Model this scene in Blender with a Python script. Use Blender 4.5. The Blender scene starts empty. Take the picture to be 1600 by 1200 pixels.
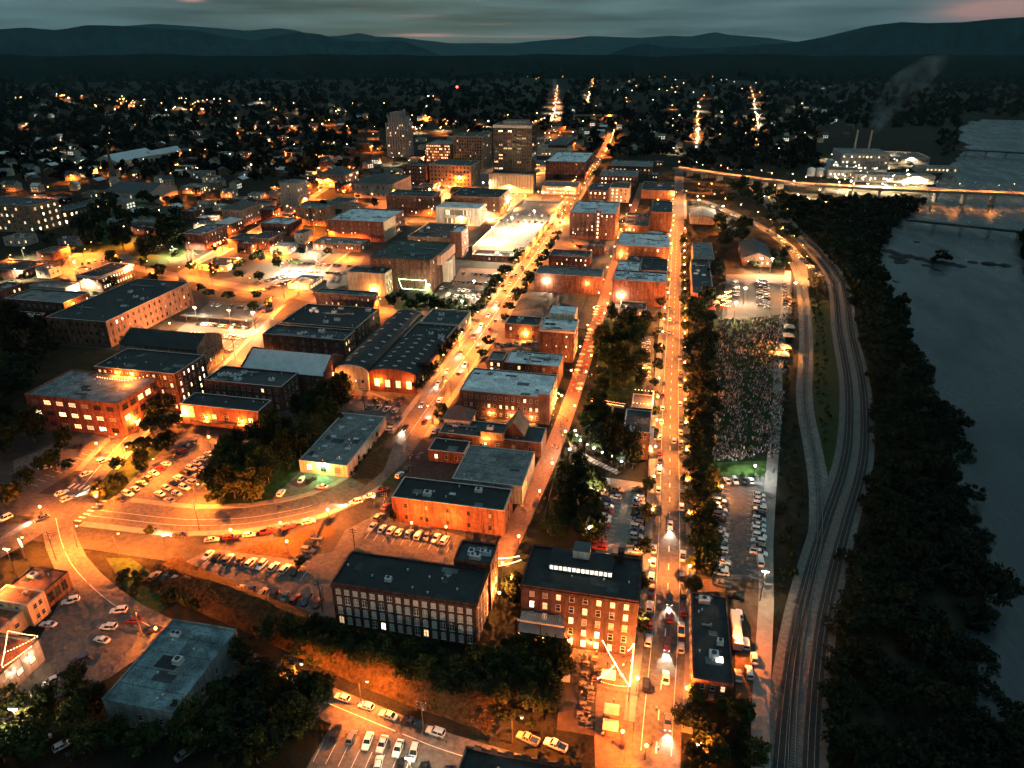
import bpy, math, random
import numpy as np
from mathutils import Vector
random.seed(7); R = math.radians
sc = bpy.context.scene
col = sc.collection
# ---------------------------------------------------------------- camera
CAM_H, FPX, YAW = 145.0, 1110.0, R(12)        # world X/Y run along the town's street grid
PITCH = math.atan(520 / FPX)
cd = bpy.data.cameras.new('camera'); cam = bpy.data.objects.new('camera', cd); col.objects.link(cam)
cam.location = (0, 0, CAM_H); cam.rotation_euler = (R(90) - PITCH, 0, YAW)
cd.sensor_width = 36; cd.lens = 36 * FPX / 1600; cd.clip_start = 1; cd.clip_end = 60000
sc.camera = cam
# ---------------------------------------------------------------- sky (dusk, overcast)
w = bpy.data.worlds.new('World'); sc.world = w; w.use_nodes = True; w.cycles.sampling_method = 'NONE'
nt = w.node_tree; nt.nodes.clear()
def N(t, ty, **k):
    n = t.nodes.new(ty)
    for a, v in k.items(): setattr(n, a, v)
    return n
def math_(t, op, a, b=None, c=None, clamp=False):
    n = N(t, 'ShaderNodeMath', operation=op, use_clamp=clamp)
    for i, v in enumerate((a, b, c)):
        if v is None: continue
        if isinstance(v, (int, float)): n.inputs[i].default_value = v
        else: t.links.new(v, n.inputs[i])
    return n.outputs[0]
def mix_(t, f, a, b, mode='MIX'):
    n = N(t, 'ShaderNodeMix', data_type='RGBA', blend_type=mode)
    for s, v in ((n.inputs[0], f), (n.inputs[6], a), (n.inputs[7], b)):
        if isinstance(v, (int, float)): s.default_value = v
        elif isinstance(v, tuple): s.default_value = (*v, 1) if len(v) == 3 else v
        else: t.links.new(v, s)
    return n.outputs[2]
tc = N(nt, 'ShaderNodeTexCoord'); sep = N(nt, 'ShaderNodeSeparateXYZ'); nt.links.new(tc.outputs['Generated'], sep.inputs[0])
sky = N(nt, 'ShaderNodeTexSky', sky_type='NISHITA', sun_disc=False, sun_elevation=R(4.0), sun_rotation=R(-20), altitude=300)
mp = N(nt, 'ShaderNodeMapping'); nt.links.new(tc.outputs['Generated'], mp.inputs[0]); mp.inputs['Scale'].default_value = (3, 3, 42)
nz = N(nt, 'ShaderNodeTexNoise'); nz.inputs['Scale'].default_value = 1.6; nz.inputs['Detail'].default_value = 6; nt.links.new(mp.outputs[0], nz.inputs['Vector'])
cl = math_(nt, 'MULTIPLY_ADD', nz.outputs[0], 3.0, -0.5)
el = math_(nt, 'MAXIMUM', sep.outputs[2], 0.0)
cie = math_(nt, 'MULTIPLY_ADD', el, 2.3, 1.0)                 # overcast sky: brighter towards the zenith
deck = mix_(nt, 1.0, (0.066, 0.112, 0.124), math_(nt, 'MULTIPLY', cl, cie), 'MULTIPLY')
skyc = mix_(nt, 1.0, sky.outputs[0], (0.022, 0.040, 0.048), 'MULTIPLY')
base = mix_(nt, 0.96, skyc, deck)
# breaks in the cloud where the last pink light shows, low in the west
az = math_(nt, 'ARCTAN2', sep.outputs[0], sep.outputs[1])
def streak(a0, wa, e0, we, amt):
    da = math_(nt, 'DIVIDE', math_(nt, 'SUBTRACT', az, a0), wa); de = math_(nt, 'DIVIDE', math_(nt, 'SUBTRACT', sep.outputs[2], e0), we)
    g = math_(nt, 'ADD', math_(nt, 'MULTIPLY', da, da), math_(nt, 'MULTIPLY', de, de))
    g = math_(nt, 'POWER', 2.718, math_(nt, 'MULTIPLY', g, -1.0))
    g = math_(nt, 'MULTIPLY', g, math_(nt, 'SUBTRACT', math_(nt, 'MULTIPLY', nz.outputs[0], 4.0), .7), clamp=True)
    return math_(nt, 'MULTIPLY', g, amt, clamp=True)
def azel(x, y):
    a, b = (x - 800) / FPX, (600 - y) / FPX
    d = Vector((a, math.cos(PITCH) + b * math.sin(PITCH), -math.sin(PITCH) + b * math.cos(PITCH))).normalized()
    return math.atan2(d.x, d.y) - YAW, d.z
for (x, y, wa, we, amt) in ((662, 55, .033, .0016, 1.0), (1560, 16, .05, .010, .8), (820, 57, .09, .0009, .35), (300, 0, .012, .002, 1), (770, 38, .03, .001, .3), (652, 25, .03, .0012, .35)):
    a0, e0 = azel(x, y)
    base = mix_(nt, streak(a0, wa, e0, we, amt), base, (0.50, 0.27, 0.24))
bg = N(nt, 'ShaderNodeBackground'); bg.inputs[1].default_value = 1.0
nt.links.new(base, bg.inputs[0]); wo = N(nt, 'ShaderNodeOutputWorld'); nt.links.new(bg.outputs[0], wo.inputs[0])
# the last of the daylight through the overcast
sd = bpy.data.lights.new('sun', 'SUN'); sd.energy = 0.10; sd.angle = R(40); sd.color = (.62, .86, 1.0)
so = bpy.data.objects.new('sun', sd); col.objects.link(so); so.rotation_euler = (R(35), 0, R(-20 + 180)); so.location = (0, 0, 400)
sc.view_settings.view_transform = 'Standard'; sc.view_settings.look = 'None'
sc.view_settings.exposure = 0.0; sc.view_settings.gamma = 1.0; sc.view_settings.use_curve_mapping = False
sc.render.engine = 'CYCLES'
cy = sc.cycles
cy.use_denoising = True; cy.max_bounces = 4; cy.diffuse_bounces = 2; cy.glossy_bounces = 2; cy.transmission_bounces = 2
cy.volume_bounces = 0; cy.transparent_max_bounces = 4; cy.sample_clamp_indirect = 2.0; cy.sample_clamp_direct = 0; cy.caustics_reflective = False; cy.caustics_refractive = False
cy.use_light_tree = True; cy.use_adaptive_sampling = True; cy.adaptive_threshold = 0.12; cy.adaptive_min_samples = 12; cy.blur_glossy = 1.0
LP = 13.0                                                     # one knob for every lamp in town

# ---------------------------------------------------------------- helpers
CP, SP, CY, SY = math.cos(PITCH), math.sin(PITCH), math.cos(YAW), math.sin(YAW)
def G(x, y, z=0.0):
    """photo pixel -> point on the level z"""
    a, b = (x - 800) / FPX, (600 - y) / FPX
    dx, dy, dz = a, CP + b * SP, -SP + b * CP
    t = (z - CAM_H) / dz
    X, Y = dx * t, dy * t
    return (X * CY - Y * SY, X * SY + Y * CY)
def PR(u, v, z=0.0):
    X, Y = u * CY + v * SY, -u * SY + v * CY
    Z = z - CAM_H; d = Y * CP - Z * SP
    return 800 + FPX * X / d, 600 - FPX * (Y * SP + Z * CP) / d
def dist(u, v): return math.hypot(u, v)
ORD = ['first', 'second', 'third', 'fourth', 'fifth', 'sixth', 'seventh', 'eighth', 'ninth', 'tenth', 'eleventh', 'twelfth', 'thirteenth', 'fourteenth', 'fifteenth', 'sixteenth', 'seventeenth', 'eighteenth', 'nineteenth']
def nth(i):
    if i < 19: return ORD[i]
    n = i + 1
    return str(n) + ('th' if 10 < n % 100 < 14 else {1: 'st', 2: 'nd', 3: 'rd'}.get(n % 10, 'th'))

class MB:
    """collects faces; build() links them as ONE mesh"""
    def __init__(s): s.v, s.f, s.m = [], [], []
    def face(s, pts, m=0):
        n = len(s.v); s.v.extend(pts); s.f.append(tuple(range(n, n + len(pts)))); s.m.append(m)
    def box(s, x0, y0, z0, x1, y1, z1, m=0, top=None, nobottom=False):
        n = len(s.v)
        s.v.extend([(x0, y0, z0), (x1, y0, z0), (x1, y1, z0), (x0, y1, z0), (x0, y0, z1), (x1, y0, z1), (x1, y1, z1), (x0, y1, z1)])
        for f in ((0, 1, 5, 4), (1, 2, 6, 5), (2, 3, 7, 6), (3, 0, 4, 7)): s.f.append(tuple(n + i for i in f)); s.m.append(m)
        s.f.append((n + 4, n + 5, n + 6, n + 7)); s.m.append(m if top is None else top)
        if not nobottom: s.f.append((n + 3, n + 2, n + 1, n)); s.m.append(m)
    def prism(s, poly, z0, z1, m=0, top=None):
        n = len(poly); b = len(s.v)
        s.v.extend([(x, y, z0) for x, y in poly] + [(x, y, z1) for x, y in poly])
        for i in range(n):
            j = (i + 1) % n; s.f.append((b + i, b + j, b + n + j, b + n + i)); s.m.append(m)
        s.f.append(tuple(range(b + n, b + 2 * n))); s.m.append(m if top is None else top)
    def loft(s, rings, m=0, cap0=True, cap1=True):
        b = len(s.v); n = len(rings[0])
        for r in rings: s.v.extend(r)
        for k in range(len(rings) - 1):
            for i in range(n):
                j = (i + 1) % n
                s.f.append((b + k * n + i, b + k * n + j, b + (k + 1) * n + j, b + (k + 1) * n + i)); s.m.append(m)
        if cap0: s.f.append(tuple(b + i for i in reversed(range(n)))); s.m.append(m)
        if cap1: s.f.append(tuple(b + (len(rings) - 1) * n + i for i in range(n))); s.m.append(m)
    def tube(s, pts, rad, k=6, m=0):
        rings = []
        pts = [Vector(p) for p in pts]
        for i, p in enumerate(pts):
            d = (pts[min(i + 1, len(pts) - 1)] - pts[max(i - 1, 0)]).normalized()
            up = Vector((0, 0, 1)) if abs(d.z) < .9 else Vector((1, 0, 0))
            a = d.cross(up).normalized(); c = a.cross(d)
            r = rad[i] if isinstance(rad, (list, tuple)) else rad
            rings.append([tuple(p + r * (math.cos(t * 2 * math.pi / k) * a + math.sin(t * 2 * math.pi / k) * c)) for t in range(k)])
        s.loft(rings, m)
    def ball(s, c, r, k=6, rows=4, m=0, sz=1.0):
        rings = []
        for i in range(1, rows):
            t = math.pi * i / rows
            rings.append([(c[0] + r * math.sin(t) * math.cos(2 * math.pi * j / k), c[1] + r * math.sin(t) * math.sin(2 * math.pi * j / k), c[2] - r * sz * math.cos(t)) for j in range(k)])
        s.loft(rings, m)
    def ring(s, x0, y0, x1, y1, t, z0, z1, m=0):
        """a rectangular band, thickness t inwards"""
        o = [(x0, y0), (x1, y0), (x1, y1), (x0, y1)]; i = [(x0 + t, y0 + t), (x1 - t, y0 + t), (x1 - t, y1 - t), (x0 + t, y1 - t)]
        for k in range(4):
            l = (k + 1) % 4
            s.face([(*o[k], z0), (*o[l], z0), (*o[l], z1), (*o[k], z1)], m)
            s.face([(*i[l], z0), (*i[k], z0), (*i[k], z1), (*i[l], z1)], m)
            s.face([(*o[k], z1), (*o[l], z1), (*i[l], z1), (*i[k], z1)], m)
            s.face([(*o[l], z0), (*o[k], z0), (*i[k], z0), (*i[l], z0)], m)
    def mesh(s, name, mats, smooth=False):
        me = bpy.data.meshes.new(name); me.from_pydata(s.v, [], s.f)
        for m in (mats if isinstance(mats, (list, tuple)) else [mats]): me.materials.append(m)
        me.polygons.foreach_set('material_index', s.m)
        if smooth: me.polygons.foreach_set('use_smooth', [True] * len(s.f))
        me.update(); return me
    def build(s, name, mats, parent=None, loc=(0, 0, 0), rz=0, smooth=False):
        return obj(name, s.mesh(name, mats, smooth), parent, loc, rz)
def obj(name, me, parent=None, loc=(0, 0, 0), rz=0, scale=None):
    o = bpy.data.objects.new(name, me); col.objects.link(o); o.location = loc
    if rz: o.rotation_euler = (0, 0, rz)
    if scale is not None: o.scale = scale if isinstance(scale, tuple) else (scale,) * 3
    if parent: o.parent = parent
    return o
def tag(o, label, cat, group=None):
    o['label'] = label; o['category'] = cat
    if group: o['group'] = group
    return o
def thing(name, label, cat, loc, rz=0, group=None, scale=None):
    return tag(obj(name, None, None, loc, rz, scale), label, cat, group)
def struct(name, mb, mats, smooth=False):
    o = mb.build(name, mats, smooth=smooth); o['kind'] = 'structure'; return o

# ---------------------------------------------------------------- materials
MATS = {}
def mat(name, c, rough=.85, var=.3, scale=.35, c2=None, spec=.3, metal=0, bump=0, objrand=0, stretch=None, big=0, patch=0, streak=0):
    if name in MATS: return MATS[name]
    m = bpy.data.materials.new(name); m.use_nodes = True; t = m.node_tree; b = t.nodes['Principled BSDF']
    b.inputs['Roughness'].default_value = rough; b.inputs['Specular IOR Level'].default_value = spec; b.inputs['Metallic'].default_value = metal
    tcn = N(t, 'ShaderNodeTexCoord'); v = tcn.outputs['Object']
    if stretch:
        q = N(t, 'ShaderNodeMapping'); q.inputs['Scale'].default_value = stretch; t.links.new(v, q.inputs[0]); v = q.outputs[0]
    n1 = N(t, 'ShaderNodeTexNoise'); n1.inputs['Scale'].default_value = scale; n1.inputs['Detail'].default_value = 5; n1.inputs['Roughness'].default_value = .65
    t.links.new(v, n1.inputs['Vector'])
    lo = tuple(x * (1 - var) for x in c); hi = c2 or tuple(min(1, x * (1 + var)) for x in c)
    rp = N(t, 'ShaderNodeMapRange'); rp.inputs[1].default_value = .32; rp.inputs[2].default_value = .68; t.links.new(n1.outputs[0], rp.inputs[0])
    cc = mix_(t, rp.outputs[0], lo, hi)
    if big:
        n2 = N(t, 'ShaderNodeTexNoise'); n2.inputs['Scale'].default_value = scale * .13; n2.inputs['Detail'].default_value = 3; t.links.new(v, n2.inputs['Vector'])
        cc = mix_(t, 1.0, cc, mix_(t, n2.outputs[0], (1 - big,) * 3, (1 + big,) * 3), 'MULTIPLY')
    if streak:
        q2 = N(t, 'ShaderNodeMapping'); q2.inputs['Scale'].default_value = (1.1, 1.1, .10); t.links.new(v, q2.inputs[0])
        n5 = N(t, 'ShaderNodeTexNoise'); n5.inputs['Scale'].default_value = 1.0; n5.inputs['Detail'].default_value = 5; t.links.new(q2.outputs[0], n5.inputs['Vector'])
        s5 = N(t, 'ShaderNodeMapRange'); s5.inputs[1].default_value = .42; s5.inputs[2].default_value = .66; t.links.new(n5.outputs[0], s5.inputs[0])
        cc = mix_(t, 1.0, cc, mix_(t, s5.outputs[0], (1 + streak * .4,) * 3, (1 - streak,) * 3), 'MULTIPLY')
    if patch:
        vo = N(t, 'ShaderNodeTexVoronoi', distance='MANHATTAN'); vo.inputs['Scale'].default_value = .16; t.links.new(v, vo.inputs['Vector'])
        bw = N(t, 'ShaderNodeRGBToBW'); t.links.new(vo.outputs['Color'], bw.inputs[0])
        cc = mix_(t, 1.0, cc, mix_(t, bw.outputs[0], (1 - patch,) * 3, (1 + patch,) * 3), 'MULTIPLY')
        n4 = N(t, 'ShaderNodeTexNoise'); n4.inputs['Scale'].default_value = 1.7; n4.inputs['Detail'].default_value = 6; t.links.new(v, n4.inputs['Vector'])
        st = N(t, 'ShaderNodeMapRange'); st.inputs[1].default_value = .52; st.inputs[2].default_value = .62; t.links.new(n4.outputs[0], st.inputs[0])
        cc = mix_(t, 1.0, cc, mix_(t, st.outputs[0], (1, 1, 1), (1 - patch * 1.3,) * 3), 'MULTIPLY')
    if objrand:
        oi = N(t, 'ShaderNodeObjectInfo')
        cc = mix_(t, 1.0, cc, mix_(t, oi.outputs['Random'], (1 - objrand,) * 3, (1 + objrand,) * 3), 'MULTIPLY')
    t.links.new(cc, b.inputs['Base Color'])
    if bump:
        bp = N(t, 'ShaderNodeBump'); bp.inputs['Strength'].default_value = bump; bp.inputs['Distance'].default_value = .1
        n3 = N(t, 'ShaderNodeTexNoise'); n3.inputs['Scale'].default_value = scale * 8; t.links.new(v, n3.inputs['Vector'])
        t.links.new(n3.outputs[0], bp.inputs['Height']); t.links.new(bp.outputs[0], b.inputs['Normal'])
    MATS[name] = m; return m
def emit(name, c, s, sample=False, var=0):
    if name in MATS: return MATS[name]
    m = bpy.data.materials.new(name); m.use_nodes = True; b = m.node_tree.nodes['Principled BSDF']
    b.inputs['Base Color'].default_value = (.6, .6, .6, 1); b.inputs['Emission Color'].default_value = (*c, 1); b.inputs['Emission Strength'].default_value = s
    if var:
        t = m.node_tree; oi = N(t, 'ShaderNodeObjectInfo'); tcn = N(t, 'ShaderNodeTexCoord'); n1 = N(t, 'ShaderNodeTexNoise'); n1.inputs['Scale'].default_value = 1.3
        t.links.new(tcn.outputs['Object'], n1.inputs['Vector'])
        t.links.new(math_(t, 'MULTIPLY', math_(t, 'MULTIPLY_ADD', oi.outputs['Random'], s * 1.2, s * .4), math_(t, 'MULTIPLY_ADD', n1.outputs[0], 1.6, .2)), b.inputs['Emission Strength'])
    m.cycles.emission_sampling = 'AUTO' if sample else 'NONE'
    MATS[name] = m; return m
BR = dict(var=.4, scale=.6, big=.35, streak=.5)
mat('brick_red', (.13, .052, .040), **BR); mat('brick_dark', (.075, .036, .030), **BR); mat('brick_orange', (.17, .075, .048), **BR)
mat('brick_tan', (.26, .165, .105), **BR); mat('brick_brown', (.12, .062, .042), **BR)
mat('cream', (.52, .42, .30), var=.15, scale=.4, big=.2, streak=.35); mat('white_wall', (.62, .58, .52), var=.12, scale=.4, big=.15, streak=.35); mat('concrete', (.34, .32, .29), var=.2, scale=.5, big=.2, streak=.35)
mat('grey_wall', (.22, .22, .22), var=.25, scale=.4, big=.2, streak=.35); mat('pink_wall', (.45, .27, .2), var=.15, scale=.4, big=.2, streak=.35)
mat('roof_black', (.018, .022, .025), rough=.7, var=.4, scale=.25, big=.4, patch=.35); mat('roof_dark', (.045, .055, .06), rough=.75, var=.4, scale=.25, big=.4, patch=.35)
mat('roof_grey', (.17, .175, .175), rough=.85, var=.3, scale=.3, big=.35, patch=.35); mat('roof_white', (.70, .72, .73), rough=.7, var=.22, scale=.3, big=.25, patch=.35)
mat('roof_blue', (.10, .16, .185), rough=.8, var=.6, scale=.22, big=.4, patch=.35, c2=(.20, .29, .32)); mat('roof_green', (.055, .07, .06), rough=.8, var=.35, scale=.3, big=.3, patch=.35)
mat('roof_red', (.26, .085, .05), rough=.8, var=.3, scale=.4, big=.3, patch=.35); mat('shingle', (.07, .075, .08), rough=.9, var=.3, scale=.8, big=.2); mat('roof_metal', (.48, .51, .53), rough=.5, var=.15, scale=.4, metal=.2, big=.2)
mat('trim', (.42, .38, .34), var=.15); mat('frame_white', (.62, .60, .56), var=.1); mat('frame_dark', (.05, .045, .04), var=.2); mat('stone', (.38, .35, .31), var=.2)
mat('metal', (.25, .26, .27), rough=.5, var=.2, metal=.5); mat('metal_dark', (.035, .035, .038), rough=.6, var=.2); mat('metal_light', (.55, .56, .57), rough=.5, var=.15)
mat('glass', (.02, .027, .032), rough=.12, var=.5, spec=.6, objrand=.5); mat('glass_pale', (.30, .29, .27), rough=.2, var=.35, spec=.5, objrand=.4)
mat('blind_sky_sheen', (.52, .50, .46), rough=.5, var=.3, scale=.8, spec=.4, objrand=.35); emit('lit', (1, .62, .28), 1.5, var=1); emit('lit_bright', (1, .74, .42), 3.2, var=1); emit('lit_cool', (1, .9, .7), 1.8, var=1); emit('lit_shop', (1, .66, .3), 2.6, var=1)  # pale arched panes: blinds, with the sky's reflection painted into the colour
mat('asphalt', (.060, .058, .056), rough=.85, var=.25, scale=.3, big=.3); mat('asphalt_old', (.092, .088, .083), rough=.9, var=.4, scale=.7, big=.3, patch=.13); mat('concrete_slab', (.20, .185, .165), rough=.9, var=.2, scale=.5, big=.2)
mat('brick_paving', (.19, .10, .07), rough=.9, var=.3, scale=.8, big=.2)
mat('paint_line', (.6, .58, .52), rough=.7, var=.25, scale=2.0)
mat('grass', (.028, .05, .014), rough=1, var=.45, scale=.6, spec=.1, big=.4); mat('lawn', (.018, .032, .012), rough=1, var=.3, scale=.4, spec=.1, big=.3); mat('dry_grass', (.05, .032, .014), rough=1, var=.5, scale=.8, spec=.1, c2=(.085, .055, .024))
mat('lawn_green', (.045, .095, .022), rough=1, var=.35, scale=.6, spec=.1, big=.3); mat('dirt', (.075, .055, .038), rough=1, var=.35, scale=.3, spec=.1, big=.3); mat('ballast', (.095, .098, .096), rough=1, var=.35, scale=.9, spec=.1, big=.2); mat('ballast_dark', (.035, .036, .036), rough=1, var=.35, scale=.9, spec=.1)
mat('sleeper', (.04, .033, .028), rough=.9); mat('rail_steel', (.2, .19, .185), rough=.35, metal=.8)
def leafmat(name, c, var=.5):
    m = mat(name, c, rough=.9, var=var, scale=.9, spec=.12, objrand=.35, big=.55); return m
leafmat('leaf', (.020, .033, .010)); leafmat('leaf_dark', (.010, .018, .009)); leafmat('leaf_yellow', (.040, .046, .012)); leafmat('leaf_far', (.005, .009, .007))
mat('bark', (.05, .038, .028), rough=.95, var=.35, scale=3)
mat('tower_glass', (.010, .011, .012), rough=.3, var=.3, spec=.5); mat('tyre', (.012, .012, .012), rough=.9); mat('rim', (.3, .3, .31), rough=.35, metal=.7); mat('car_glass', (.012, .015, .018), rough=.08, spec=.8)
emit('headlight', (1, .93, .8), 14); emit('taillight', (1, .04, .02), 3.5)
mat('lens', (.5, .5, .48), rough=.15, spec=.6); mat('lens_red', (.25, .01, .01), rough=.2, spec=.6)
PAINT = {'white': (.72, .72, .70), 'silver': (.42, .43, .44), 'grey': (.14, .145, .15), 'black': (.012, .012, .014), 'dark red': (.16, .014, .014), 'dark blue': (.018, .035, .10), 'tan': (.32, .25, .17), 'red': (.35, .02, .015)}
for k_, c_ in PAINT.items(): mat('paint_' + k_.replace(' ', '_'), c_, rough=.28, var=.06, scale=1.0, spec=.6)
BULBC = {'amber': (1, .20, .022), 'warm': (1, .30, .058), 'white': (1, .70, .40), 'cool': (.92, 1, .95), 'green': (.45, 1, .3), 'red': (1, .06, .05)}
for k_, c_ in BULBC.items(): emit('bulb_' + k_, tuple(x ** (.55 if k_ != 'red' else 1) for x in c_), 16 if k_ != 'red' else 10)
# ---------------------------------------------------------------- ground, river
RL = sorted([(151, 92), (174, 95), (198, 110), (213, 112), (239, 113), (261, 118), (300, 131), (323, 126), (353, 132), (417, 143), (490, 153), (560, 160), (621, 172), (723, 208), (900, 290), (1314, 457), (1600, 560), (1866, 640), (2300, 900)])
RRt = [(0, 330), (151, 300), (300, 290), (450, 278), (560, 268), (620, 285), (681, 306), (900, 420), (1314, 590), (1726, 735), (2300, 960)]
RLv = [a for a, b in RL]; RLu = [b for a, b in RL]
RRv = [a for a, b in RRt]; RRu = [b for a, b in RRt]
def smooth(t): t = np.clip(t, 0, 1); return t * t * (3 - 2 * t)
def hz(u, v):
    u = np.asarray(u, float); v = np.asarray(v, float)
    jag = 3.2 * np.sin(v * .11) + 2.2 * np.sin(v * .31 + 1) + 1.5 * np.sin(v * .73 + u * .05)
    d = np.minimum(u - np.interp(v, RLv, RLu) - jag, np.interp(v, RRv, RRu) + jag - u)
    d = np.where((v > 2050), -50, d)
    z = -7.5 * smooth((d + 7) / 9)
    far = smooth((v - 1300) / 1500)
    hills = 5 * np.sin(u * .0021 + 1) * np.cos(v * .0017) + 3 * np.sin(u * .006 + v * .004) + 4 * np.sin(v * .0009 + 2)
    return z + far * hills * smooth((-d - 20) / 200)
us = np.concatenate([-np.geomspace(24000, 700, 40), np.arange(-660, -20, 40), np.arange(-20, 470, 5), np.arange(480, 1000, 25), np.geomspace(1020, 24000, 36)])
vs = np.concatenate([np.arange(-300, 60, 40), np.arange(60, 800, 5), np.arange(800, 1500, 20), np.geomspace(1520, 24500, 60)])
UU, VV = np.meshgrid(us, vs); ZZ = hz(UU, VV)
me = bpy.data.meshes.new('ground')
nu, nv = len(us), len(vs)
verts = np.stack([UU.ravel(), VV.ravel(), ZZ.ravel() - .03], 1)
idx = np.arange(nu * nv).reshape(nv, nu)
F4 = np.stack([idx[:-1, :-1].ravel(), idx[:-1, 1:].ravel(), idx[1:, 1:].ravel(), idx[1:, :-1].ravel()], 1)
me.from_pydata(verts.tolist(), [], F4.tolist()); me.polygons.foreach_set('use_smooth', [True] * len(F4)); me.update()
gm = mat('ground_earth', (.012, .017, .010), rough=1, var=.45, scale=.12, spec=.1, c2=(.026, .025, .017), big=.4, patch=.35)
me.materials.append(gm); g = obj('ground', me); g['kind'] = 'structure'
# water: one sheet in the river bed
wm = bpy.data.materials.new('water'); wm.use_nodes = True; t = wm.node_tree; b = t.nodes['Principled BSDF']
b.inputs['Base Color'].default_value = (.026, .040, .047, 1); b.inputs['Roughness'].default_value = .3; b.inputs['IOR'].default_value = 1.33
tcn = N(t, 'ShaderNodeTexCoord'); q = N(t, 'ShaderNodeMapping'); q.inputs['Scale'].default_value = (.35, .12, 1); t.links.new(tcn.outputs['Object'], q.inputs[0])
n1 = N(t, 'ShaderNodeTexNoise'); n1.inputs['Scale'].default_value = 1.0; n1.inputs['Detail'].default_value = 5; t.links.new(q.outputs[0], n1.inputs['Vector'])
bp = N(t, 'ShaderNodeBump'); bp.inputs['Strength'].default_value = .55; bp.inputs['Distance'].default_value = .6; 
n6 = N(t, 'ShaderNodeTexNoise'); n6.inputs['Scale'].default_value = .16; n6.inputs['Detail'].default_value = 6; t.links.new(q.outputs[0], n6.inputs['Vector'])
t.links.new(math_(t, 'MULTIPLY_ADD', n6.outputs[0], .9, -.14, clamp=True), b.inputs['Roughness'])
t.links.new(n1.outputs[0], bp.inputs['Height']); t.links.new(bp.outputs[0], b.inputs['Normal'])
mb = MB()
for i in range(len(vs) - 1):
    v0, v1 = vs[i], vs[i + 1]
    if v0 < 60 or v1 > 2060: continue
    l0, l1 = np.interp(v0, RLv, RLu) - 12, np.interp(v1, RLv, RLu) - 12
    r0, r1 = np.interp(v0, RRv, RRu) + 12, np.interp(v1, RRv, RRu) + 12
    mb.face([(l0, v0, -4), (r0, v0, -4), (r1, v1, -4), (l1, v1, -4)])
struct('river', mb, wm)

# ---------------------------------------------------------------- roads, lots, paths
def offset(pts, d):
    out = []
    for i, p in enumerate(pts):
        a = Vector(pts[max(i - 1, 0)]); c = Vector(pts[min(i + 1, len(pts) - 1)])
        t = (c - a).normalized(); n = Vector((t.y, -t.x)); out.append((p[0] + n.x * d, p[1] + n.y * d))
    return out
def densify(pts, step=8):
    """Catmull-Rom through the points"""
    out = []
    P = [Vector(p) for p in pts]
    for i in range(len(P) - 1):
        p0, p1, p2, p3 = P[max(i - 1, 0)], P[i], P[i + 1], P[min(i + 2, len(P) - 1)]
        n = max(1, int((p2 - p1).length / step))
        for k in range(n):
            s = k / n
            q = .5 * ((2 * p1) + (p2 - p0) * s + (2 * p0 - 5 * p1 + 4 * p2 - p3) * s * s + (3 * p1 - p0 - 3 * p2 + p3) * s ** 3)
            out.append((q.x, q.y))
    out.append(tuple(P[-1])); return out
def strip(mb, pts, d0, d1, z, m=0):
    a, c = offset(pts, d0), offset(pts, d1)
    for i in range(len(pts) - 1):
        mb.face([(*a[i], z), (*c[i], z), (*c[i + 1], z), (*a[i + 1], z)], m)
def curb(mb, pts, d0, d1, z0, z1):
    a, c = offset(pts, d0), offset(pts, d1)
    for i in range(len(pts) - 1):
        mb.face([(*a[i], z1), (*c[i], z1), (*c[i + 1], z1), (*a[i + 1], z1)])
        mb.face([(*a[i], z0), (*a[i], z1), (*a[i + 1], z1), (*a[i + 1], z0)]); mb.face([(*c[i], z1), (*c[i], z0), (*c[i + 1], z0), (*c[i + 1], z1)])
def fixorient(pts):
    a = sum(pts[i][0] * pts[(i + 1) % len(pts)][1] - pts[(i + 1) % len(pts)][0] * pts[i][1] for i in range(len(pts)))
    return pts if a > 0 else pts[::-1]
def sheet(name, px, z, m):
    mb = MB(); mb.face([(x, y, z) for x, y in fixorient([G(*p) for p in px])]); return struct(name, mb, MATS[m])
STREET = {
 'river_street': [(9, 60), (9, 113), (11, 178), (10.5, 304), (11.4, 430), (12, 560), (13.5, 700), (14, 850), (15, 1040)],
 'main_street': [(-330, 160), (-200, 170), (-147.9, 173), (-121, 183), (-104, 199), (-97, 225), (-96, 282), (-95, 367), (-96, 483), (-97, 653), (-101, 994), (-106, 1250), (-118, 1500)],
 'hill_street': [(-218, 95), (-199, 150), (-198.6, 175), (-210, 220), (-222, 306), (-238, 401), (-256, 568), (-290, 760)],
 'promenade': [(-41, 172), (-38.5, 200), (-34.6, 269), (-33, 401), (-32.6, 551), (-31, 700), (-29, 900)],
 'cross_street': [(-470, 470), (-340, 432), (-264, 414), (-164, 391), (-98, 376)],
 'upper_street': [(-335, 430), (-343, 485), (-357, 598), (-385, 761), (-420, 950)],
 'lower_street': [(-199, 168), (-172, 145), (-139, 129), (-105, 121), (-72, 113), (-38, 106), (-19, 104), (9, 103), (30, 101)],
 'river_bend_road': [(14, 790), (36, 800), (60, 752), (88, 679), (104, 590), (97, 500)],
 'middle_cross_street': [(-98, 660), (-32, 668), (14, 672)],
 'far_cross_street': [(-380, 720), (-260, 700), (-180, 690), (-98, 675)],
 'uptown_street': [(-190, 560), (-184, 640), (-180, 700), (-178, 850), (-170, 1000)],
}
STREET.update(hill_highway=[G(*p) for p in ((828, 194), (845, 189), (862, 183), (872, 176), (871, 160), (868, 145), (867, 132), (866, 124))], far_hill_street=[G(917, 160), G(922, 140), G(928, 120)], valley_street=[G(1088, 234), G(1090, 195), G(1092, 156)], right_hill_street=[G(1188, 202), G(1180, 165), G(1173, 133)])
RW = dict(hill_highway=20, far_hill_street=9, valley_street=9, right_hill_street=9, river_street=11, main_street=13, hill_street=11, promenade=7, cross_street=11, upper_street=9, lower_street=9, river_bend_road=9, middle_cross_street=8, far_cross_street=8, uptown_street=8)
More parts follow.
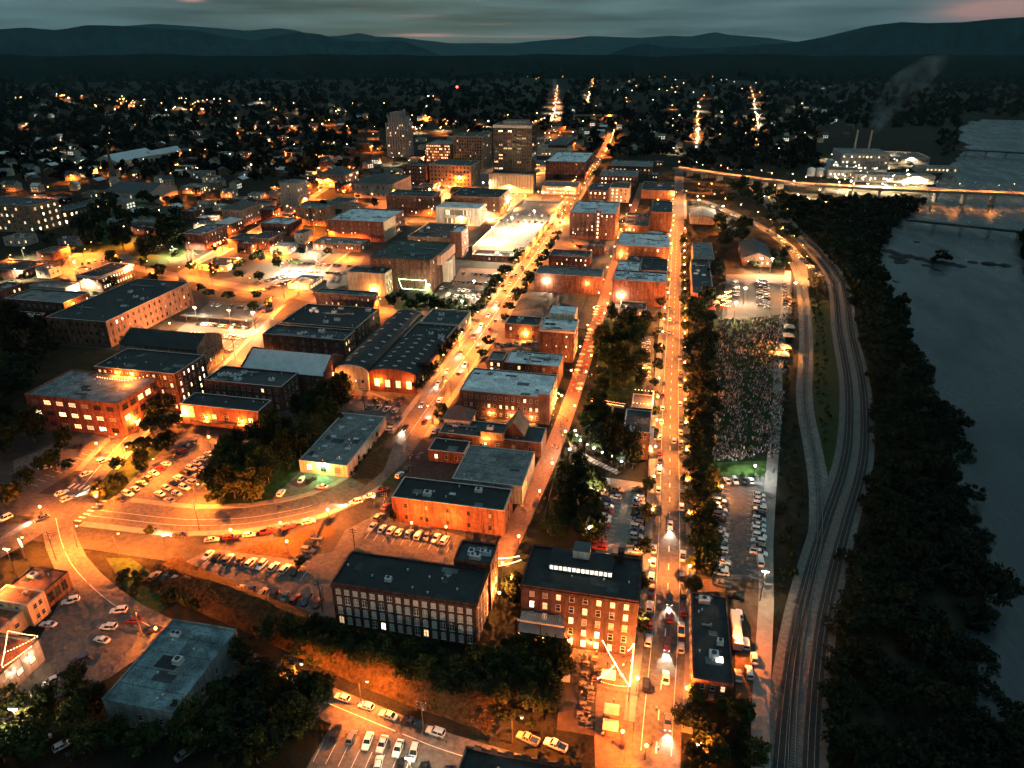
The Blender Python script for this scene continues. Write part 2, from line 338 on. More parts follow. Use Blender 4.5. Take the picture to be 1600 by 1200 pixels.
for i, (k, p) in enumerate(STREET.items()):
    p = densify(p, 10 if RW[k] < 20 or True else 20); STREET[k] = p; mb = MB(); strip(mb, p, -RW[k] / 2, RW[k] / 2, .02 + .006 * i)
    struct(k, mb, MATS['brick_paving' if k == 'promenade' else 'asphalt_old'])
def sub(p, v0, v1): return [q for q in p if v0 <= q[1] <= v1]
mb = MB()
for k, segs in (('river_street', ((118, 660), (690, 840))), ('main_street', ((236, 368), (386, 650), (690, 980))), ('hill_street', ((190, 398), (432, 690))), ('upper_street', ((450, 700),))):
    for s in segs:
        q = sub(STREET[k], *s); wd = RW[k] / 2
        curb(mb, q, -wd - 2.6, -wd, 0, .15); curb(mb, q, wd, wd + 2.6, 0, .15)
q = [p for p in STREET['main_street'] if -190 < p[0] < -99 and p[1] < 215]
curb(mb, q, 6.5, 9, 0, .15); curb(mb, q, -9, -6.5, 0, .15)
struct('pavement', mb, MATS['concrete_slab'])
# painted markings
mb = MB()
def dashes(k, s0, s1, d=0, ln=3, gap=6, w=.16):
    q = [p for p in densify(STREET[k], 1.0) if s0 <= p[1] <= s1]
    i = 0
    while i + ln < len(q): strip(mb, q[i:i + ln + 1], d - w, d + w, .10); i += ln + gap
dashes('river_street', 115, 650, 0); dashes('river_street', 115, 650, -3.4, 30, 0, .07); dashes('river_street', 115, 650, 3.4, 30, 0, .07)
dashes('main_street', 235, 640, 0, 30, 0, .1)
for d in (-.2, 3.2):
    q = [p for p in densify(STREET['main_street'], 1.0) if -186 < p[0] < -112 and p[1] < 200]
    strip(mb, q, d - .07, d + .07, .10)
dashes('lower_street', 100, 165, 0, 20, 2, .09); dashes('hill_street', 180, 395, 0, 20, 2, .12)
for (x, y) in ((-187.5, 164), (-187.5, 166), (-187.5, 168), (-187.5, 170), (-187.5, 172), (-187.5, 174), (-187.5, 176)): mb.face([(x, y, .1), (x + 2.6, y, .1), (x + 2.6, y + .7, .1), (x, y + .7, .1)])
for i in range(6): mb.face([(-205 + i * 2.1, 181, .1), (-204.2 + i * 2.1, 181, .1), (-204.2 + i * 2.1, 184, .1), (-205 + i * 2.1, 184, .1)])
struct('road_marking', mb, MATS['paint_line'])
LOTS = [('lot_amber', [(150, 806), (335, 806), (352, 690), (300, 676), (262, 694)], 'asphalt_old'),
 ('lot_mill', [(232, 905), (330, 858), (470, 872), (520, 862), (540, 828), (596, 800), (735, 842), (712, 890), (516, 968), (360, 942)], 'asphalt_old'),
 ('lot_square', [(940, 745), (1008, 755), (1003, 868), (930, 862)], 'concrete_slab'),
 ('lot_riverside', [(1112, 742), (1196, 742), (1190, 915), (1112, 912)], 'asphalt_old'),
 ('lot_corner', [(1080, 905), (1192, 905), (1184, 1092), (1150, 1092), (1146, 925), (1080, 925)], 'dirt'),
 ('lot_bottom', [(470, 1215), (520, 1128), (600, 1126), (730, 1170), (735, 1215)], 'asphalt_old'),
 ('lot_left', [(60, 1000), (110, 910), (160, 945), (262, 995), (170, 1060), (60, 1100), (0, 1130), (0, 1090)], 'asphalt_old'),
 ('lot_dark_left', [(30, 790), (190, 690), (150, 668), (20, 720)], 'asphalt_old'),
 ('lot_narrow', [(1001, 525), (1022, 525), (1022, 620), (1005, 625)], 'asphalt_old'),
 ('lot_event', [(1135, 428), (1236, 430), (1238, 490), (1128, 500)], 'asphalt_old'),
 ('lot_theatre', [(648, 492), (720, 440), (800, 448), (765, 500)], 'asphalt_old'),
 ('lot_brick_red', [(720, 418), (812, 422), (796, 452), (705, 446)], 'brick_paving'),
 ('lot_station', [(270, 522), (330, 470), (430, 478), (395, 570), (350, 560)], 'asphalt_old'),
 ('lot_bank', [(395, 452), (470, 402), (570, 400), (545, 445), (470, 462)], 'asphalt_old'),
 ('lot_market', [(520, 650), (560, 605), (655, 640), (630, 685), (590, 690), (550, 640)], 'asphalt_old'),
 ('lot_upper', [(85, 432), (112, 396), (200, 394), (215, 410), (118, 440)], 'asphalt_old'),
 ('lot_mid', [(770, 492), (848, 480), (858, 540), (778, 548)], 'asphalt_old'),
 ('lot_lofts', [(872, 412), (960, 372), (962, 405), (955, 425)], 'asphalt_old'),
 ('lot_green', [(415, 790), (470, 735), (555, 745), (575, 735), (500, 775)], 'asphalt_old'),
 ('terrace_yard', [(930, 1200), (925, 1000), (998, 1000), (985, 1200)], 'brick_paving'),
 ('yard', [(870, 1140), (880, 1010), (932, 1010), (930, 1150)], 'dirt'),
 ('uptown_block', [(560, 330), (700, 250), (930, 250), (880, 330), (760, 345)], 'asphalt_old')]
mb = MB()
for a, b_, c, d in ((-262, -44.4, 152, 300), (-262, -44.4, 300, 720), (-44, 5, 385, 720), (-340, -262.2, 300, 560)): mb.face([(a, c, .004), (b_, c, .004), (b_, d, .004), (a, d, .004)])
struct('town_paving', mb, mat('paving_worn', (.034, .033, .031), rough=.92, var=.4, scale=.5, big=.45, patch=.3))
for i, p in enumerate(([(330, 805), (345, 715), (460, 650), (545, 595), (548, 645), (480, 718), (410, 795)], [(105, 395), (120, 345), (170, 312), (288, 318), (290, 405), (240, 420), (190, 396)], [(148, 792), (165, 738), (265, 678), (290, 690), (195, 780)], [(608, 484), (640, 465), (745, 488), (740, 508), (650, 503)], [(944, 500), (1016, 500), (1002, 622), (926, 625), (936, 540)], [(560, 770), (600, 735), (620, 745), (612, 760)])): sheet('grass_patch', p, .0085 + .0003 * i, 'grass')
for i, (n, p, m) in enumerate(LOTS): sheet(n, p, .012 + .0004 * i, m)
sheet('lawn', [(1108, 500), (1228, 488), (1218, 745), (1096, 745)], .015, 'lawn')
sheet('lawn', [(360, 862), (520, 820), (525, 835), (455, 874)], .10, 'dry_grass')
sheet('lawn', [(545, 745), (605, 660), (625, 668), (600, 735), (572, 758)], .05, 'dry_grass')
sheet('lawn', [(1262, 470), (1296, 470), (1318, 560), (1322, 660), (1300, 790), (1288, 800), (1275, 700), (1264, 600)], .018, 'lawn')
sheet('lawn', [(1112, 722), (1206, 720), (1200, 744), (1104, 744)], .022, 'lawn_green')
sheet('grass_patch', [(165, 872), (205, 872), (250, 905), (262, 945), (245, 962), (200, 925)], .0125, 'grass')
# parking bay lines
mb = MB()
def bays(p0, p1, n, ln, side=1):
    a, c = Vector(G(*p0)), Vector(G(*p1)); t = (c - a).normalized(); nn = Vector((-t.y, t.x)) * side
    for i in range(n + 1):
        q = a.lerp(c, i / n); e = q + nn * ln; k = t * .07
        mb.face([(*(q - k), .06), (*(q + k), .06), (*(e + k), .06), (*(e - k), .06)])
bays((318, 882), (468, 908), 9, 5); bays((570, 842), (712, 866), 10, 5); bays((165, 700), (60, 760), 9, 5, -1); bays((478, 886), (512, 838), 6, 5)
bays((1118, 905), (1118, 755), 18, 5, -1); bays((1193, 905), (1191, 755), 18, 5); bays((930, 862), (952, 765), 15, 5, -1); bays((1002, 866), (1005, 762), 15, 5); bays((505, 1160), (660, 1192), 8, 5, -1)
struct('parking_line', mb, MATS['paint_line'])
# riverside path
PATH = densify([(92, 535), (75, 424), (65, 362), (57, 301), (50, 255), (42, 200), (39, 172), (35, 143), (32, 116), (30, 60)], 10)
mb = MB(); curb(mb, PATH, -2.1, 2.1, 0, .06); struct('riverside_path', mb, MATS['concrete_slab'])
# railway: ballast, track bed, sleepers and rails
RA = densify([(100, 900), (108, 760), (115, 660), (122, 530), (106, 410), (96.5, 338), (86, 284), (77.5, 252), (66.5, 220), (56, 188), (47.7, 159.5), (39, 119), (30, 60)], 8)
SPUR = densify([(99, 560), (97, 508), (85, 405), (71, 317), (67, 268), (64.5, 239), (59, 205), (50, 172), (42.5, 140), (36, 100), (30, 55)], 8)
mb = MB(); strip(mb, RA, -7.6, 6.4, .03); struct('ballast_bed', mb, MATS['ballast'])
mb = MB(); strip(mb, SPUR, -3.6, 3.6, .026); struct('spur_bed', mb, MATS['ballast_dark'] if False else mat('ballast_mid', (.12, .125, .12), rough=1, var=.4, scale=.5, spec=.1, big=.3))
mb = MB()
for d in (-3.9, 2.3):
    strip(mb, RA, d - 1.75, d + 1.75, .05)
struct('track_bed', mb, MATS['ballast_dark'])
mbs, mbr = MB(), MB()
for line, ds, vmax in ((RA, (-3.9, 2.3), 620), (SPUR, (0,), 500)):
    for d in ds:
        ctr = offset(line, d)
        for s in (-.72, .72): curb(mbr, [p for p in offset(line, d + s) if p[1] < 800] if False else offset(line, d + s), -.05, .05, .06, .24)
        q = [p for p in densify(ctr, .8) if p[1] < vmax]
        for i in range(0, len(q) - 1, 1):
            a = Vector(q[i]); t_ = (Vector(q[i + 1]) - a)
            if t_.length < 1e-4: continue
            t_.normalize(); n_ = Vector((t_.y, -t_.x)); t_ = t_ * .12; n_ = n_ * 1.25
            mbs.face([(*(a - n_ - t_), .12), (*(a + n_ - t_), .12), (*(a + n_ + t_), .12), (*(a - n_ + t_), .12)])
o = mbs.build('sleepers', MATS['sleeper']); o['kind'] = 'stuff'; o['label'] = 'dark sleepers under the curving railway tracks'; o['category'] = 'sleepers'
struct('rails', mbr, MATS['rail_steel'])
# grassy bank above the lower street
BANK = densify([(-146, 141.5), (-128, 136), (-105, 130.5), (-80, 123.5), (-55, 117), (-30, 112.5)], 3)
mb = MB(); rows = []
for j, (d, z) in enumerate(((0, 0.02), (-1.5, .9), (-3.5, 2.2), (-6, 3.0), (-9, 3.1), (-12, 1.6), (-14, 0.0))):
    o_ = offset(BANK, d)
    rows.append([(x + random.uniform(-.3, .3), y + random.uniform(-.3, .3), max(-.02, z * min(1, i / 8, (len(BANK) - 1 - i) / 6) + (random.uniform(-.25, .25) if 0 < j < 6 else 0))) for i, (x, y) in enumerate(o_)])
for j in range(len(rows) - 1):
    for i in range(len(BANK) - 1): mb.face([rows[j][i], rows[j][i + 1], rows[j + 1][i + 1], rows[j + 1][i]])
o = struct('embankment', mb, MATS['dry_grass'], True)
# mountains: each ridge profile read at its own distance, with real depth
def ridge(name, prof, D, depth, c, seed):
    rnd = np.random.RandomState(seed)
    xs = np.linspace(prof[0][0], prof[-1][0], 180); ys = np.interp(xs, [p[0] for p in prof], [p[1] for p in prof])
    ys = ys + np.convolve(rnd.randn(180), np.ones(5) / 5, 'same') * .5
    P = []
    for x, y in zip(xs, ys):
        a0, _ = azel(x, 80); a_, b_ = (x - 800) / FPX, (600 - y) / FPX
        hyp = math.hypot(a_, CP + b_ * SP); tz = (-SP + b_ * CP) / hyp
        P.append((a0, CAM_H + tz * D))
    mb = MB(); rws = []
    K = 12
    for k in range(-K, K + 1):
        fr = 1 - abs(k) / K; row = []
        for i, (a0, z) in enumerate(P):
            spur = .80 + .20 * math.sin(i * .55 + seed) * math.sin(i * .21 + seed * 2 + k * .25)
            hh = max(z, 5) * min(1, i / 22, (len(P) - 1 - i) / 22) ** .7 * (fr ** 1.25) * (1 if k == 0 else spur) - 40 * (1 - fr)
            d = D + k / K * depth
            row.append((math.sin(a0) * d, math.cos(a0) * d, hh))
        rws.append(row)
    for k in range(len(rws) - 1):
        for i in range(len(P) - 1): mb.face([rws[k][i], rws[k][i + 1], rws[k + 1][i + 1], rws[k + 1][i]])
    return struct(name, mb, c, True)
mm = mat('mountain_wood_haze', (.010, .034, .040), rough=1, var=.3, scale=.004, spec=0)  # wood colour tinted blue: distance haze painted in
ridge('mountain', [(-250, 50), (-100, 44), (0, 46), (53, 43), (95, 47), (145, 39.5), (190, 40), (215, 42), (270, 45), (310, 47), (345, 55), (400, 64), (430, 56), (470, 50), (500, 53), (540, 63), (585, 66), (630, 62), (665, 67), (690, 77), (740, 82)], 11000, 2400, mm, 1)
ridge('mountain', [(-250, 60), (120, 48), (200, 41), (250, 37), (330, 43), (390, 48), (437, 44), (465, 47), (500, 58), (540, 55), (563, 51), (590, 57), (625, 58), (655, 62), (700, 67), (800, 68), (850, 63), (890, 60), (917, 56), (960, 58), (1000, 59), (1040, 56), (1075, 57), (1113, 49.5), (1140, 55), (1200, 59), (1260, 61), (1400, 66)], 19000, 3000, mm, 2)
ridge('mountain', [(880, 83), (940, 78), (980, 70), (1010, 68.5), (1040, 74), (1100, 76), (1160, 72), (1240, 66), (1290, 56), (1345, 42), (1400, 34.5), (1440, 36), (1490, 35), (1540, 30), (1600, 26), (1700, 22), (1850, 30)], 8500, 2000, mm, 3)

ridge('wooded_rise', [(-300 + 44 * i, 86 + 1.3 * math.sin(i * .9) + 1.1 * math.sin(i * 2.3 + 1) + .7 * math.sin(i * 5.1)) for i in range(51)], 6200, 2600, mat('rise_wood', (.004, .009, .009), rough=1, var=.4, scale=.01, spec=0), 5)
# ---------------------------------------------------------------- building kit
WM = {}
def winmesh(style, w, h, lit):
    """window standing on its own origin at the sill centre, facing -Y: frame with reveal, and a pane set back in it"""
    k = (style, round(w, 1), round(h, 1), lit)
    if k in WM: return WM[k]
    w, h = round(w, 1), round(h, 1); f = MB(); p = MB(); t = .09
    fm = MATS['frame_white' if style in ('arch', 'white', 'tall') else 'trim' if style == 'plain' else 'frame_dark']
    if style == 'arch':
        n = 6; r = h * .18
        top = [(w / 2 * math.cos(math.pi * i / n), h - r + r * math.sin(math.pi * i / n)) for i in range(n + 1)]
        o = [(-w / 2, 0), (w / 2, 0)] + top; sc_ = (w - 2 * t) / w
        i_ = [(-w / 2 + t, t), (w / 2 - t, t)] + [(x * sc_, z - t) for x, z in top]
        for a in range(len(o)):
            b_ = (a + 1) % len(o)
            f.face([(o[a][0], -.10, o[a][1]), (o[b_][0], -.10, o[b_][1]), (i_[b_][0], -.10, i_[b_][1]), (i_[a][0], -.10, i_[a][1])])
            f.face([(o[a][0], 0.02, o[a][1]), (o[b_][0], 0.02, o[b_][1]), (o[b_][0], -.10, o[b_][1]), (o[a][0], -.10, o[a][1])])
            f.face([(i_[b_][0], -.02, i_[b_][1]), (i_[a][0], -.02, i_[a][1]), (i_[a][0], -.10, i_[a][1]), (i_[b_][0], -.10, i_[b_][1])])
        f.box(-.12, -.13, t, .12, -.03, h - t); f.box(-w / 2 + t, -.08, h * .5 - .05, w / 2 - t, -.025, h * .5 + .05)
        f.box(-w / 2 - .08, -.2, -.12, w / 2 + .08, .02, 0)
        p.face([(x, -.02, z) for x, z in i_])
    else:
        f.box(-w / 2, -.08, 0, -w / 2 + t, .02, h); f.box(w / 2 - t, -.08, 0, w / 2, .02, h)
        f.box(-w / 2 + t, -.079, h - t, w / 2 - t, .02, h); f.box(-w / 2 - .06, -.16, -.1, w / 2 + .06, .02, 0)
        if style != 'strip': f.box(-w / 2 + t, -.07, h * .52 - .04, w / 2 - t, -.022, h * .52 + .04)
        if w > 1.9:
            k_ = max(2, int(w / 1.1))
            for i in range(1, k_): f.box(-w / 2 + i * w / k_ - .04, -.075, 0, -w / 2 + i * w / k_ + .04, -.022, h - t)
        p.face([(-w / 2 + t, -.02, 0), (w / 2 - t, -.02, 0), (w / 2 - t, -.02, h - t), (-w / 2 + t, -.02, h - t)])
    pm = MATS[{0: 'glass', 1: 'lit', 2: 'lit_bright', 3: 'lit_cool', 4: 'glass_pale', 5: 'lit_shop', 6: 'blind_sky_sheen'}[lit]]
    one = MB(); one.v = f.v + p.v; one.f = f.f + [tuple(i + len(f.v) for i in q) for q in p.f]; one.m = [0] * len(f.f) + [1] * len(p.f)
    WM[k] = (f.mesh('window', fm), p.mesh('pane', pm), one.mesh('window', [fm, pm])); return WM[k]
FACE = {'f': 0, 'r': R(90), 'b': R(180), 'l': R(-90)}
def add_window(T, face, x, z, hw, hd, style, w, h, lit, near, jx=0):
    """x along the face from its centre"""
    a = FACE[face]
    lx, ly = {'f': (x, -hd), 'r': (hw, x), 'b': (-x, hd), 'l': (-hw, -x)}[face]
    fm, pm, one = winmesh(style, w, h, lit)
    if near:
        o = obj('window', fm, T, (lx, ly, z), a); obj('pane', pm, o)
    else: obj('window', one, T, (lx, ly, z), a)
UNIT = None
def roof_unit(T, x, y, z, sx, sy, sz, rnd=None):
    mb = MB(); mb.box(-sx / 2, -sy / 2, .15, sx / 2, sy / 2, sz); mb.box(-sx / 2 - .08, -sy / 2 - .08, 0, sx / 2 + .08, sy / 2 + .08, .15)
    r = min(sx, sy) * .33
    for i in range(2 if sx > 1.6 * sy else 1):
        cx = 0 if sx <= 1.6 * sy else (-sx / 4 if i == 0 else sx / 4)
        mb.prism([(cx + r * math.cos(k * math.pi / 5), r * math.sin(k * math.pi / 5)) for k in range(10)], sz, sz + .22, 1)
    mb.build('roof_unit', [MATS['metal_light'], MATS['metal_dark']], T, (x, y, z))
def rectpx(h, nl=None, nr=None, fl=None, fr=None):
    u0 = [G(*p, h)[0] for p in (nl, fl) if p]; u1 = [G(*p, h)[0] for p in (nr, fr) if p]
    v0 = [G(*p, h)[1] for p in (nl, nr) if p]; v1 = [G(*p, h)[1] for p in (fl, fr) if p]
    av = lambda q: sum(q) / len(q)
    return av(u0), av(u1), av(v0), av(v1)
BLD = []          # footprints, so that trees and cars keep out
def building(name, label, h, rect, wall='brick_red', roof='roof_dark', faces=None, units=0, coping='stone', par=.8, style='plain', shape='flat', rise=3.0, cornice=False, z0=0.0, cat='building', skylights=None, chimneys=(), doors=(), vents=0, seams=0, steps=False, margin=1.2):
    """rect = (u0,u1,v0,v1); faces = {face: (columns, storeys, lit share, window w, window h, lit kind)}"""
    u0, u1, v0, v1 = rect; cx, cy_ = (u0 + u1) / 2, (v0 + v1) / 2; hw, hd = (u1 - u0) / 2, (v1 - v0) / 2
    T = thing(name, label, cat, (cx, cy_, z0)); near = dist(cx, cy_) < 330
    rnd = random.Random(label)
    BLD.append((u0, u1, v0, v1))
    W, Rf, Cp = MATS[wall], MATS[roof], MATS[coping]
    mb = MB()
    if shape == 'flat':
        t = .35
        o = [(-hw, -hd), (hw, -hd), (hw, hd), (-hw, hd)]; i = [(-hw + t, -hd + t), (hw - t, -hd + t), (hw - t, hd - t), (-hw + t, hd - t)]
        for k in range(4):
            l = (k + 1) % 4
            mb.face([(*o[k], -.3), (*o[l], -.3), (*o[l], h), (*o[k], h)]); mb.face([(*i[l], h - par - .2), (*i[k], h - par - .2), (*i[k], h), (*i[l], h)]); mb.face([(*o[k], h), (*o[l], h), (*i[l], h), (*i[k], h)])
        mb.build('wall', W, T)
        mb = MB(); mb.box(-hw + t + .002, -hd + t + .002, h - par - .3, hw - t - .002, hd - t - .002, h - par); ro = mb.build('roof', Rf, T)
        mb = MB(); mb.ring(-hw - .08, -hd - .08, hw + .08, hd + .08, t + .14, h - .03, h + .1); mb.build('coping', Cp, T)
        rz_ = h - par
    elif shape == 'gable_u' or shape == 'gable_v':
        ov = .5
        if shape == 'gable_u':
            mb.face([(-hw, -hd, -.3), (hw, -hd, -.3), (hw, -hd, h), (-hw, -hd, h)]); mb.face([(hw, hd, -.3), (-hw, hd, -.3), (-hw, hd, h), (hw, hd, h)])
            mb.face([(hw, -hd, -.3), (hw, hd, -.3), (hw, hd, h), (hw, 0, h + rise), (hw, -hd, h)]); mb.face([(-hw, hd, -.3), (-hw, -hd, -.3), (-hw, -hd, h), (-hw, 0, h + rise), (-hw, hd, h)])
            mb.build('wall', W, T); mb = MB(); th = .25; sl = rise / hd
            e = -.4 if steps else ov
            for s in (-1, 1):
                a = [(-hw - e, s * (hd + ov), h - sl * ov), (hw + e, s * (hd + ov), h - sl * ov), (hw + e, 0, h + rise), (-hw - e, 0, h + rise)]
                if s > 0: a = a[::-1]
                b_ = [(x, y, z + th) for x, y, z in a]; mb.face(b_); mb.face(a[::-1])
                for k in range(4): mb.face([a[k], a[(k + 1) % 4], b_[(k + 1) % 4], b_[k]])
            mb.build('roof', Rf, T)
            if steps:
                n = 7
                for sx in (-1, 1):
                    mb = MB()
                    for k in range(-n, n):
                        y0, y1 = k * hd / n, (k + 1) * hd / n; zt = h + rise * (1 - min(abs(y0), abs(y1)) / hd) + .7
                        mb.box(sx * hw - (.4 if sx > 0 else .02), y0, h - .5, sx * hw + (.02 if sx > 0 else .4), y1 - .001, zt)
                    mb.build('stepped_gable', W, T)
        else:
            mb.face([(-hw, -hd, -.3), (hw, -hd, -.3), (hw, -hd, h), (0, -hd, h + rise), (-hw, -hd, h)]); mb.face([(hw, hd, -.3), (-hw, hd, -.3), (-hw, hd, h), (0, hd, h + rise), (hw, hd, h)])
            mb.face([(hw, -hd, -.3), (hw, hd, -.3), (hw, hd, h), (hw, -hd, h)]); mb.face([(-hw, hd, -.3), (-hw, -hd, -.3), (-hw, -hd, h), (-hw, hd, h)])
            mb.build('wall', W, T); mb = MB(); th = .25; sl = rise / hw
            for s in (-1, 1):
                a = [(s * (hw + ov), -hd - ov, h - sl * ov), (0, -hd - ov, h + rise), (0, hd + ov, h + rise), (s * (hw + ov), hd + ov, h - sl * ov)]
                if s > 0: a = a[::-1]
                b_ = [(x, y, z + th) for x, y, z in a]; mb.face(b_[::-1] if False else b_); mb.face(a[::-1])
                for k in range(4): mb.face([a[k], a[(k + 1) % 4], b_[(k + 1) % 4], b_[k]])
            mb.build('roof', Rf, T)
        rz_ = h + rise * .5
    elif shape == 'hip':
        for a, b_ in (((-hw, -hd), (hw, -hd)), ((hw, -hd), (hw, hd)), ((hw, hd), (-hw, hd)), ((-hw, hd), (-hw, -hd))): mb.face([(*a, -.3), (*b_, -.3), (*b_, h), (*a, h)])
        mb.build('wall', W, T); mb = MB(); ov = .7; a, c = hw + ov, hd + ov
        r0 = max(0, a - c) ; r1 = max(0, c - a)
        A, B, C, D = (-a, -c, h), (a, -c, h), (a, c, h), (-a, c, h)
        if a >= c:
            E, F_ = (-r0, 0, h + rise), (r0, 0, h + rise)
            for q in ([A, B, F_, E], [B, C, F_], [C, D, E, F_], [D, A, E]): mb.face(q)
        else:
            E, F_ = (0, -r1, h + rise), (0, r1, h + rise)
            for q in ([A, B, E], [B, C, F_, E], [C, D, F_], [D, A, E, F_]): mb.face(q)
        mb.face([D, C, B, A]); mb.build('roof', Rf, T)
        mb = MB(); mb.ring(-a - .05, -c - .05, a + .05, c + .05, .5, h - .35, h - .02); mb.build('eaves', Cp, T); rz_ = h
    elif shape == 'vault':
        n = 10
        arc = [(hw * math.cos(math.pi - math.pi * k / n), h + rise * math.sin(math.pi * k / n)) for k in range(n + 1)]
        mb.face([(-hw, -hd, -.3), (hw, -hd, -.3)] + [(x, -hd, z) for x, z in arc[::-1]])
        mb.face([(hw, hd, -.3), (-hw, hd, -.3)] + [(x, hd, z) for x, z in arc])
        mb.face([(hw, -hd, -.3), (hw, hd, -.3), (hw, hd, h), (hw, -hd, h)]); mb.face([(-hw, hd, -.3), (-hw, -hd, -.3), (-hw, -hd, h), (-hw, hd, h)])
        mb.build('wall', W, T)
        mb = MB()
        for k in range(n):
            (x0, z0_), (x1, z1_) = arc[k], arc[k + 1]
            mb.face([(x0, -hd - .1, z0_ + .12), (x1, -hd - .1, z1_ + .12), (x1, hd + .1, z1_ + .12), (x0, hd + .1, z0_ + .12)])
        mb.build('roof', Rf, T, smooth=True)
        for s in (-1, 1):
            mb = MB()
            for k in range(n):
                (x0, z0_), (x1, z1_) = arc[k], arc[k + 1]; y0, y1 = (-hd - .14, -hd + .3) if s < 0 else (hd - .3, hd + .14)
                st = .35 if s < 0 else .25
                mb.loft([[(x0, y0, z0_), (x0, y1, z0_), (x0, y1, z0_ + st), (x0, y0, z0_ + st)], [(x1, y0, z1_), (x1, y1, z1_), (x1, y1, z1_ + st), (x1, y0, z1_ + st)]])
            mb.build('coping', Cp, T)
        rz_ = h + rise
        if skylights:
            nr_, xs = skylights
            sm = MB(); sm.box(-1.0, -.5, 0, 1.0, .5, .22); sm = sm.mesh('skylight', MATS['roof_metal'])
            for j in range(nr_):
                y = -hd + (j + .7) * 2 * hd / (nr_ + .4)
                for fx in xs:
                    ang = math.acos(-fx); o = obj('skylight', sm, T, (fx * hw, y, h + rise * math.sin(ang) + .12)); o.rotation_euler = (0, math.atan2(rise * math.cos(math.pi - ang) * -1, hw * math.sin(ang)) * -1, 0)
    if cornice and shape == 'flat':
        mb = MB(); mb.ring(-hw - .3, -hd - .3, hw + .3, hd + .3, .4, h - 1.0, h - .55); mb.ring(-hw - .16, -hd - .16, hw + .16, hd + .16, .3, h - 1.5, h - 1.2); mb.build('cornice', Cp, T)
    # windows storey by storey
    for fc, sp in (faces or {}).items():
        cols, rows, lit = sp[:3]; ww = sp[3] if len(sp) > 3 else 1.3; wh = sp[4] if len(sp) > 4 else 1.8; kind = sp[5] if len(sp) > 5 else 1
        off = sp[6] if len(sp) > 6 else 0
        L = (hw if fc in 'fb' else hd) * 2 - 2 * margin; st = (h - par - off - .3) / rows
        wh = min(wh, st * .72); ww = min(ww, L / cols * .8)
        for r_ in range(rows):
            for c_ in range(cols):
                q = rnd.random(); lk = (kind if kind == 5 or rnd.random() < .55 else rnd.choice((1, 1, 2, 3))) if q < lit else (4 if q > 1 - .12 and style != 'strip' else 0)
                if style == 'arch' and lk in (0, 4): lk = 6 if rnd.random() < .8 else 0
                x = -L / 2 + (c_ + .5) * L / cols
                add_window(T, fc, x, off + r_ * st + (st - wh) * .55 + .25, hw, hd, style, ww, wh, lk, near)
    for (fc, x, w_, h_, lt) in doors:
        mb = MB(); mb.box(-w_ / 2, -.14, 0, w_ / 2, .02, h_); lx, ly = {'f': (x, -hd), 'r': (hw, x), 'b': (-x, hd), 'l': (-hw, -x)}[fc]
        d = mb.build('door', MATS['metal_dark' if not lt else 'trim'], T, (lx, ly, .1), FACE[fc])
        mb = MB(); mb.box(-w_ / 2 + .12, -.19, .2, w_ / 2 - .12, -.145, h_ - .15); mb.build('door_pane', MATS['lit_shop' if lt else 'glass'], d)
    if shape == 'flat':
        for _ in range(units):
            sx, sy = rnd.uniform(1.4, 3.2), rnd.uniform(1.3, 2.2)
            x, y = rnd.uniform(-hw + 2.5, hw - 2.5) if hw > 3 else 0, rnd.uniform(-hd + 2.2, hd - 2.2) if hd > 3 else 0
            roof_unit(T, x, y, rz_, sx, sy, rnd.uniform(.8, 1.6))
        if units >= 3:
            for _ in range(2):
                lx_ = rnd.uniform(2, max(2.5, hw)); x, y = rnd.uniform(-hw + 1, max(-hw + 1.1, hw - lx_ - 1)), rnd.uniform(-hd + 1.5, hd - 1.5)
                mb = MB(); mb.box(0, -.3, .3, lx_, .3, .75); mb.box(lx_ - .6, -.29, .749, lx_ - .01, .29, 1.2); mb.box(.3, -.1, 0, .5, .1, .3); mb.box(lx_ - .5, -.1, 0, lx_ - .3, .1, .3); mb.build('duct', MATS['metal'], T, (x, y, rz_))
        area = 4 * hw * hd; vents = vents or int(area / 90)
        for _ in range(min(5, int(area / 110))):
            a_, b_ = rnd.uniform(.8, max(.9, min(3, hw * .6))), rnd.uniform(.6, max(.7, min(2, hd * .6))); x, y = rnd.uniform(-hw + a_ + .5, hw - a_ - .5), rnd.uniform(-hd + b_ + .5, hd - b_ - .5)
            mb = MB(); mb.box(-a_, -b_, 0, a_, b_, .012 + .006 * _); mb.build('roof_patch', MATS[rnd.choice(['roof_grey', 'roof_dark', 'roof_black'] if roof != 'roof_black' else ['roof_dark', 'roof_dark', 'roof_grey'])], T, (x, y, rz_))
        if vents:
            vm = MB(); vm.tube([(0, 0, 0), (0, 0, .5)], .18, 6); vm.tube([(0, 0, .5), (0, 0, .65)], .3, 6); vm = vm.mesh('roof_vent', MATS['metal_light'])
            for _ in range(vents): obj('roof_vent', vm, T, (rnd.uniform(-hw + 1, hw - 1), rnd.uniform(-hd + 1, hd - 1), rz_))
        if seams:
            mb = MB()
            for k in range(1, seams):
                y = -hd + k * 2 * hd / seams; mb.box(-hw + .5, y - .06, rz_ + .002, hw - .5, y + .06, rz_ + .05)
            mb.build('roof_seam', MATS['roof_dark'] if roof != 'roof_dark' else MATS['roof_grey'], T)
        if skylights:
            sm = MB(); sm.box(-1.1, -.6, 0, 1.1, .6, .3); sm = sm.mesh('skylight', MATS['roof_metal'])
            nx, ny = skylights
            for a in range(nx):
                for b_ in range(ny): obj('skylight', sm, T, (-hw + (a + .5) * 2 * hw / nx, -hd + (b_ + .5) * 2 * hd / ny, rz_))
